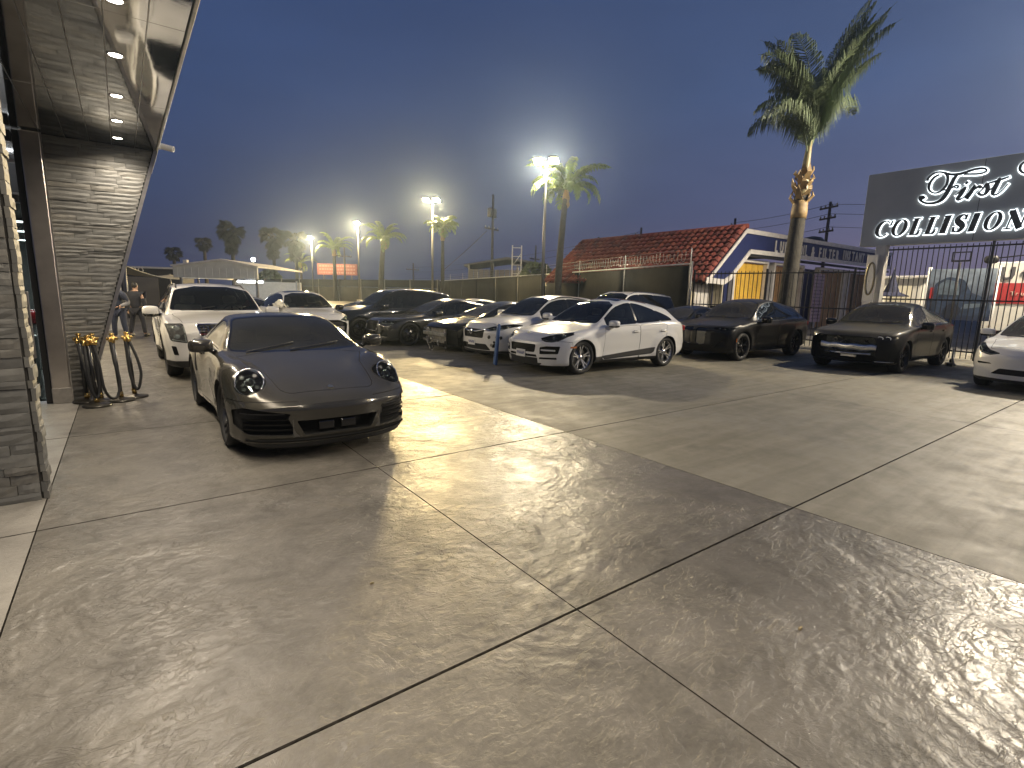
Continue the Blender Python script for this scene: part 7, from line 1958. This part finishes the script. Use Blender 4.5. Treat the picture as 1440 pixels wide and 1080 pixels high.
def plain_car(label, x, y, kind, paint, heading=PI, glass=None, name='parked_car', **over):
    """cars of the second rows, of which the photo shows little more than roof and windows"""
    root = place(label, 'car', x, y, heading, name)
    if kind == 'sedan':
        d = dict(L=4.75, W=1.85, H=1.43, xf=.88, wb=2.8, R=.34, hf=.82, hc=.94, xc=1.3, xh=2.2, xp=2.6, xe=3.75, ze=1.29, deck=(4.35, 1.05), belt=(.77, .88, .95), low=.17, tail=.96, nose=.66, roofw=.57)
    elif kind == 'coupe':
        d = dict(L=4.5, W=1.88, H=1.27, xf=.95, wb=2.6, R=.34, hf=.76, hc=.86, xc=1.3, xh=2.1, xp=2.4, xe=3.3, ze=1.14, deck=(4.1, .96), belt=(.72, .82, .90), low=.14, tail=.9, nose=.6, roofw=.54)
    else:
        d = dict(L=5.1, W=2.0, H=1.86, xf=.95, wb=3.0, R=.39, hf=1.08, hc=1.2, xc=1.45, xh=2.2, xp=2.9, xe=4.7, ze=1.76, belt=(1.0, 1.12, 1.17), low=.26, tail=1.1, nose=.9, roofw=.66, fs=.26)
    d.update(over); L, W, H, xf, wb, R = (d.pop(k) for k in ('L', 'W', 'H', 'xf', 'wb', 'R'))
    S = shell_spec(L, W, H, xf, wb, R, **d)
    n = S['top'][0][1]
    gr = rounded([(-.42, n + .02), (.42, n + .02), (.38, n - .2), (-.38, n - .2)], .03); hl = rounded([(.5, n + .0), (.8, n - .01), (.86, n + .06), (.6, n + .06)], .02)
    c = std_car(root, S, paint, (S['xc'] + .28, S['xe'] + .1), (S['xh'] + .45, S['xh'] + 1.3), glass=glass or GLS, side=GLSB, front=(('grille', gr, (1,), .6),), lamps=(('headlight', hl, .05, ((.68, n + .025, .026, .03),), None),),
        wh=('plain_' + kind, R, .24, R - .11, (5, 'y'), RIMD, (W / 2 - .03, W / 2 - .03)), mirror=(S['xc'] + .4, W / 2 + .06, S['belt'][4][1] + .1, paint, (.09, .12, .08), .1, True), rail=(2.2, 4.5, W / 2 * .62, CHR) if kind == 'suv' else None, tails=S['belt'][4][1] - .05)
    c.cup('grille', (.04, 0, 0), DARK, 'grille')
    return root
# ------------------------------------------------------------------ the cars of the back rows
plain_car('white full-size SUV with silver roof rails hidden behind the clean white SUV', 12.5, 13.30, 'suv', WHITE)
plain_car('low black sedan peeping out between the clean white SUV and the black electric SUV', 13.4, 10.95, 'sedan', BLACKP, glass=GLSD)
plain_car('pale silver sedan whose roof shows behind the torn fronted black sedan', 10.2, 20.1, 'sedan', SILVP)
plain_car('low pale coupe behind the nose of the big blue-black SUV', 5.3, 20.4, 'coupe', SILVP)
plain_car('dusty grey green sedan half hidden beside the boxy white SUV', 3.45, 17.6, 'sedan', OLIVE, heading=-PI / 2, H=1.36)
sports_car(); white_crossover(); large_white_suv(); damaged_white_ev(); plastic_sheet(); dark_large_suv(); grey_sedan(); torn_front_car(); white_plate_crossover(); black_ev_suv(); wrecked_black_suv(); white_ev_right()
def blue_straps():
    o = thing('blue_covers', 'pair of long blue covers standing upright against the cracked crossover bumper', 'cover', (6.98, 9.93, 0), -.5)
    bm_ = mat('blue_cloth', (.03, .09, .26), .6, noise=(6, .3), bump=(12, .4, .02))
    for k, (y, h, l) in enumerate(((-.09, .98, .06), (.07, .92, -.03))):
        m = MB(); m.sm = True; m.box((0, 0, 0), (.07, .13, h), M=rotm((0, y, h / 2 + .005), ry=.06 + .03 * k, rx=l), bevel=.03, seg=3); m.build('cover_board', bm_, o)
        m = MB(); m.box((0, 0, 0), (.076, .02, h * .9), M=rotm((0, y, h / 2 + .005), ry=.06 + .03 * k, rx=l)); m.build('pale_seam', mat('seam_pale', (.25, .35, .5), .6), o)
blue_straps()
def loose_parts():
    o = thing('torn_wheel_arm', 'broken suspension arm lying by the rear wheel of the dusty coupe SUV', 'car part', (18.2, 4.05, 0), .4)
    m = MB(); m.tube([(-.25, 0, .05), (0, 0, .08), (.1, 0, .25), (.16, 0, .48)], [.03, .04, .03, .025], 8); m.build('arm', STEEL, o)
    m = MB(); m.lathe([(.05, -.03), (.09, -.03), (.09, .03), (.05, .03), (.05, -.03)], 14, align((.2, 0, .095), (0, 1, 0))); m.build('bushing', RUB, o)
    m = MB(); m.box((-.1, .1, .045), (.3, .12, .09), bevel=.02); m.build('bracket', BLK, o)
loose_parts()

# ------------------------------------------------------------------ two people by the stone wall
SKIN = mat('skin', (.36, .22, .15), .5, noise=(12, .1)); HAIR = mat('hair_dark', (.012, .01, .009), .6)
NAVYC = mat('navy_jacket', (.018, .024, .045), .8, noise=(9, .3)); JEAN = mat('dark_jeans', (.02, .026, .05), .85, noise=(14, .3)); GREYC = mat('grey_sleeve', (.16, .16, .17), .8, noise=(10, .25)); BLKC = mat('dark_coat', (.014, .015, .022), .8, noise=(9, .3)); SHOE = mat('shoe', (.02, .018, .016), .5); CAPM = mat('cap_pale', (.30, .22, .22), .7)
def skin_mesh(name, joints, bones, m, parent, sub=2):
    me = bpy.data.meshes.new(name); me.from_pydata([j[0] for j in joints], bones, []); o = bpy.data.objects.new(name, me); COL.objects.link(o)
    md = o.modifiers.new('skin', 'SKIN'); md.use_smooth_shade = True
    for i, j in enumerate(joints): r = j[1]; me.skin_vertices[0].data[i].radius = r if isinstance(r, tuple) else (r, r)
    me.skin_vertices[0].data[0].use_root = True
    o.modifiers.new('sub', 'SUBSURF').levels = sub
    dg = bpy.context.evaluated_depsgraph_get(); dg.update(); nm = bpy.data.meshes.new_from_object(o.evaluated_get(dg)); bpy.data.objects.remove(o); nm.name = name
    nm.materials.clear(); nm.materials.append(m)
    for p in nm.polygons: p.use_smooth = True
    return link(name, nm, parent)
def person(label, x, y, rz, H, top, sleeve, legs, hat=None, arms='down', sway=0., spread=.12):
    o = thing('person', label, 'person', (x, y, 0), rz); o.scale = (H / 1.75,) * 3
    s = sway
    ankL, ankR = Vector((.0, .14 + spread, .08)), Vector((.03, -.12 - spread * .6, .08)); kneL, kneR = Vector((.05, .13 + spread * .5, .50)), Vector((.05, -.12 - spread * .3, .50))
    hipL, hipR = Vector((0, .10, .90)), Vector((0, -.10, .90))
    if arms == 'down': el, hl = Vector((-.04, .30, 1.10)), Vector((.03, .30, .84)); er, hr = Vector((-.04, -.30, 1.10)), Vector((.04, -.29, .84))
    else: el, hl = Vector((-.02, .31, 1.12)), Vector((.22, .18, 1.02)); er, hr = Vector((-.05, -.32, 1.12)), Vector((.15, -.22, .96))
    J = [((0, 0, .94), (.13, .17)), ((s * .3, 0, 1.12), (.115, .15)), ((s * .6, 0, 1.30), (.125, .175)), ((s, 0, 1.44), (.09, .12)), ((s + .01, 0, 1.52), .055), ((s + .025, 0, 1.60), (.085, .072)), ((s + .02, 0, 1.70), (.085, .072)),
         ((s, .17, 1.42), .05), (el, .046), (hl, .032), ((s, -.17, 1.42), .05), (er, .046), (hr, .032), (hipL, .095), (kneL, .062), (ankL, .042), (hipR, .095), (kneR, .062), (ankR, .042)]
    skin_mesh('body', J, [(0, 1), (1, 2), (2, 3), (3, 4), (4, 5), (5, 6), (3, 7), (7, 8), (8, 9), (3, 10), (10, 11), (11, 12), (0, 13), (13, 14), (14, 15), (0, 16), (16, 17), (17, 18)], SKIN, o)
    j = lambda a, b_, t: tuple(Vector(a).lerp(Vector(b_), t))
    JJ = [((0, 0, .88), (.155, .195)), ((s * .3, 0, 1.12), (.145, .185)), ((s * .6, 0, 1.30), (.16, .215)), ((s, 0, 1.50), (.105, .12)), ((s, .18, 1.43), .115), (tuple(el), .066), (j(el, hl, .85), .05), ((s, -.18, 1.43), .115), (tuple(er), .066), (j(er, hr, .85), .05)]
    skin_mesh('jacket', JJ, [(0, 1), (1, 2), (2, 3), (3, 4), (4, 5), (5, 6), (3, 7), (7, 8), (8, 9)], top, o)
    if sleeve: 
        for a, b_, c in ((Vector((s, .19, 1.40)), el, hl),): skin_mesh('grey_sleeve', [(j(a, b_, .3), .080), (tuple(b_), .072), (j(b_, c, .88), .055)], [(0, 1), (1, 2)], sleeve, o)
    skin_mesh('trousers', [((0, 0, .95), (.14, .175)), (tuple(hipL + Vector((0, .01, -.04))), .108), (tuple(kneL), .080), (tuple(ankL + Vector((0, 0, .02))), .066), (tuple(hipR + Vector((0, -.01, -.04))), .108), (tuple(kneR), .080), (tuple(ankR + Vector((0, 0, .02))), .066)], [(0, 1), (1, 2), (2, 3), (0, 4), (4, 5), (5, 6)], legs, o)
    for a in (ankL, ankR): m = MB(); m.ellipsoid((a.x + .065, a.y, .05), (.14, .05, .05), .7, 14, 8); m.build('shoe', SHOE, o)
    hc = Vector((s + .022, 0, 1.655))
    m = MB(); m.ellipsoid(hc + Vector((-.016, 0, .028)), (.102, .087, .105), 1, 16, 10); hb = m.bm
    bmesh.ops.delete(hb, geom=[v for v in hb.verts if v.co.x > hc.x + .035 and v.co.z < hc.z + .06 or v.co.z < hc.z - .07], context='VERTS'); m.build('hair', HAIR, o)
    m = MB(); m.ellipsoid(hc + Vector((.088, 0, -.015)), (.022, .014, .026), 1, 8, 6); m.build('nose', SKIN, o)
    for q in (1, -1):
        m = MB(); m.ellipsoid(hc + Vector((.078, q * .03, .015)), (.012, .014, .008), 1, 8, 6); m.build('eye', SHOE, o)
        m = MB(); m.ellipsoid(hc + Vector((-.005, q * .083, -.005)), (.022, .012, .034), 1, 8, 6); m.build('ear', SKIN, o)
        hd, e = (hl, el) if q == 1 else (hr, er); d = (hd - e).normalized(); side = Vector((1, 0, 0)); m = MB()
        for f in range(4):
            p = hd + d * .02 + side * (-.027 + .018 * f); m.tube([p, p + d * .05, p + d * (.075 + .006 * (f in (1, 2))) + Vector((0, -q * .012, 0))], [.0095, .009, .007], 6)
        p = hd + side * .03; m.tube([p, p + d * .035 + side * .022, p + d * .06 + side * .024], [.011, .01, .008], 6); m.build('fingers', SKIN, o)
    m = MB(); m.ellipsoid(hc + Vector((.086, 0, -.05)), (.006, .022, .006), 1, 8, 5); m.build('mouth', mat('lip', (.25, .11, .09), .5), o)
    if hat:
        m = MB(); m.ellipsoid(hc + Vector((-.012, 0, .06)), (.108, .092, .075), 1, 16, 8); m.box(hc + Vector((.11, 0, .055)), (.11, .14, .012), bevel=.005); m.build('cap', hat, o)
    return o
person('standing person in navy jacket with grey sleeve and dark jeans facing the stone wall', -.12, 19.9, -2.2, 1.74, NAVYC, GREYC, JEAN, hat=CAPM, arms='bent', sway=.05, spread=.06)
person('person in dark coat seen from behind close to the boxy white SUV', .34, 20.9, 1.0, 1.72, BLKC, None, BLKC, arms='down')
# ------------------------------------------------------------------ evening haze round the lamps
def haze():
    b = MB(); b.box((45, 130, 7.6), (450, 420, 18.0)); m = bpy.data.materials.new('haze_air'); m.use_nodes = True; n = m.node_tree.nodes; n.clear()
    o = n.new('ShaderNodeOutputMaterial'); v = n.new('ShaderNodeVolumePrincipled'); v.inputs['Color'].default_value = (.58, .74, 1, 1); v.inputs['Density'].default_value = .0008; v.inputs['Anisotropy'].default_value = .84
    m.node_tree.links.new(v.outputs[0], o.inputs['Volume']); stuff(b.build('haze', m))
haze()
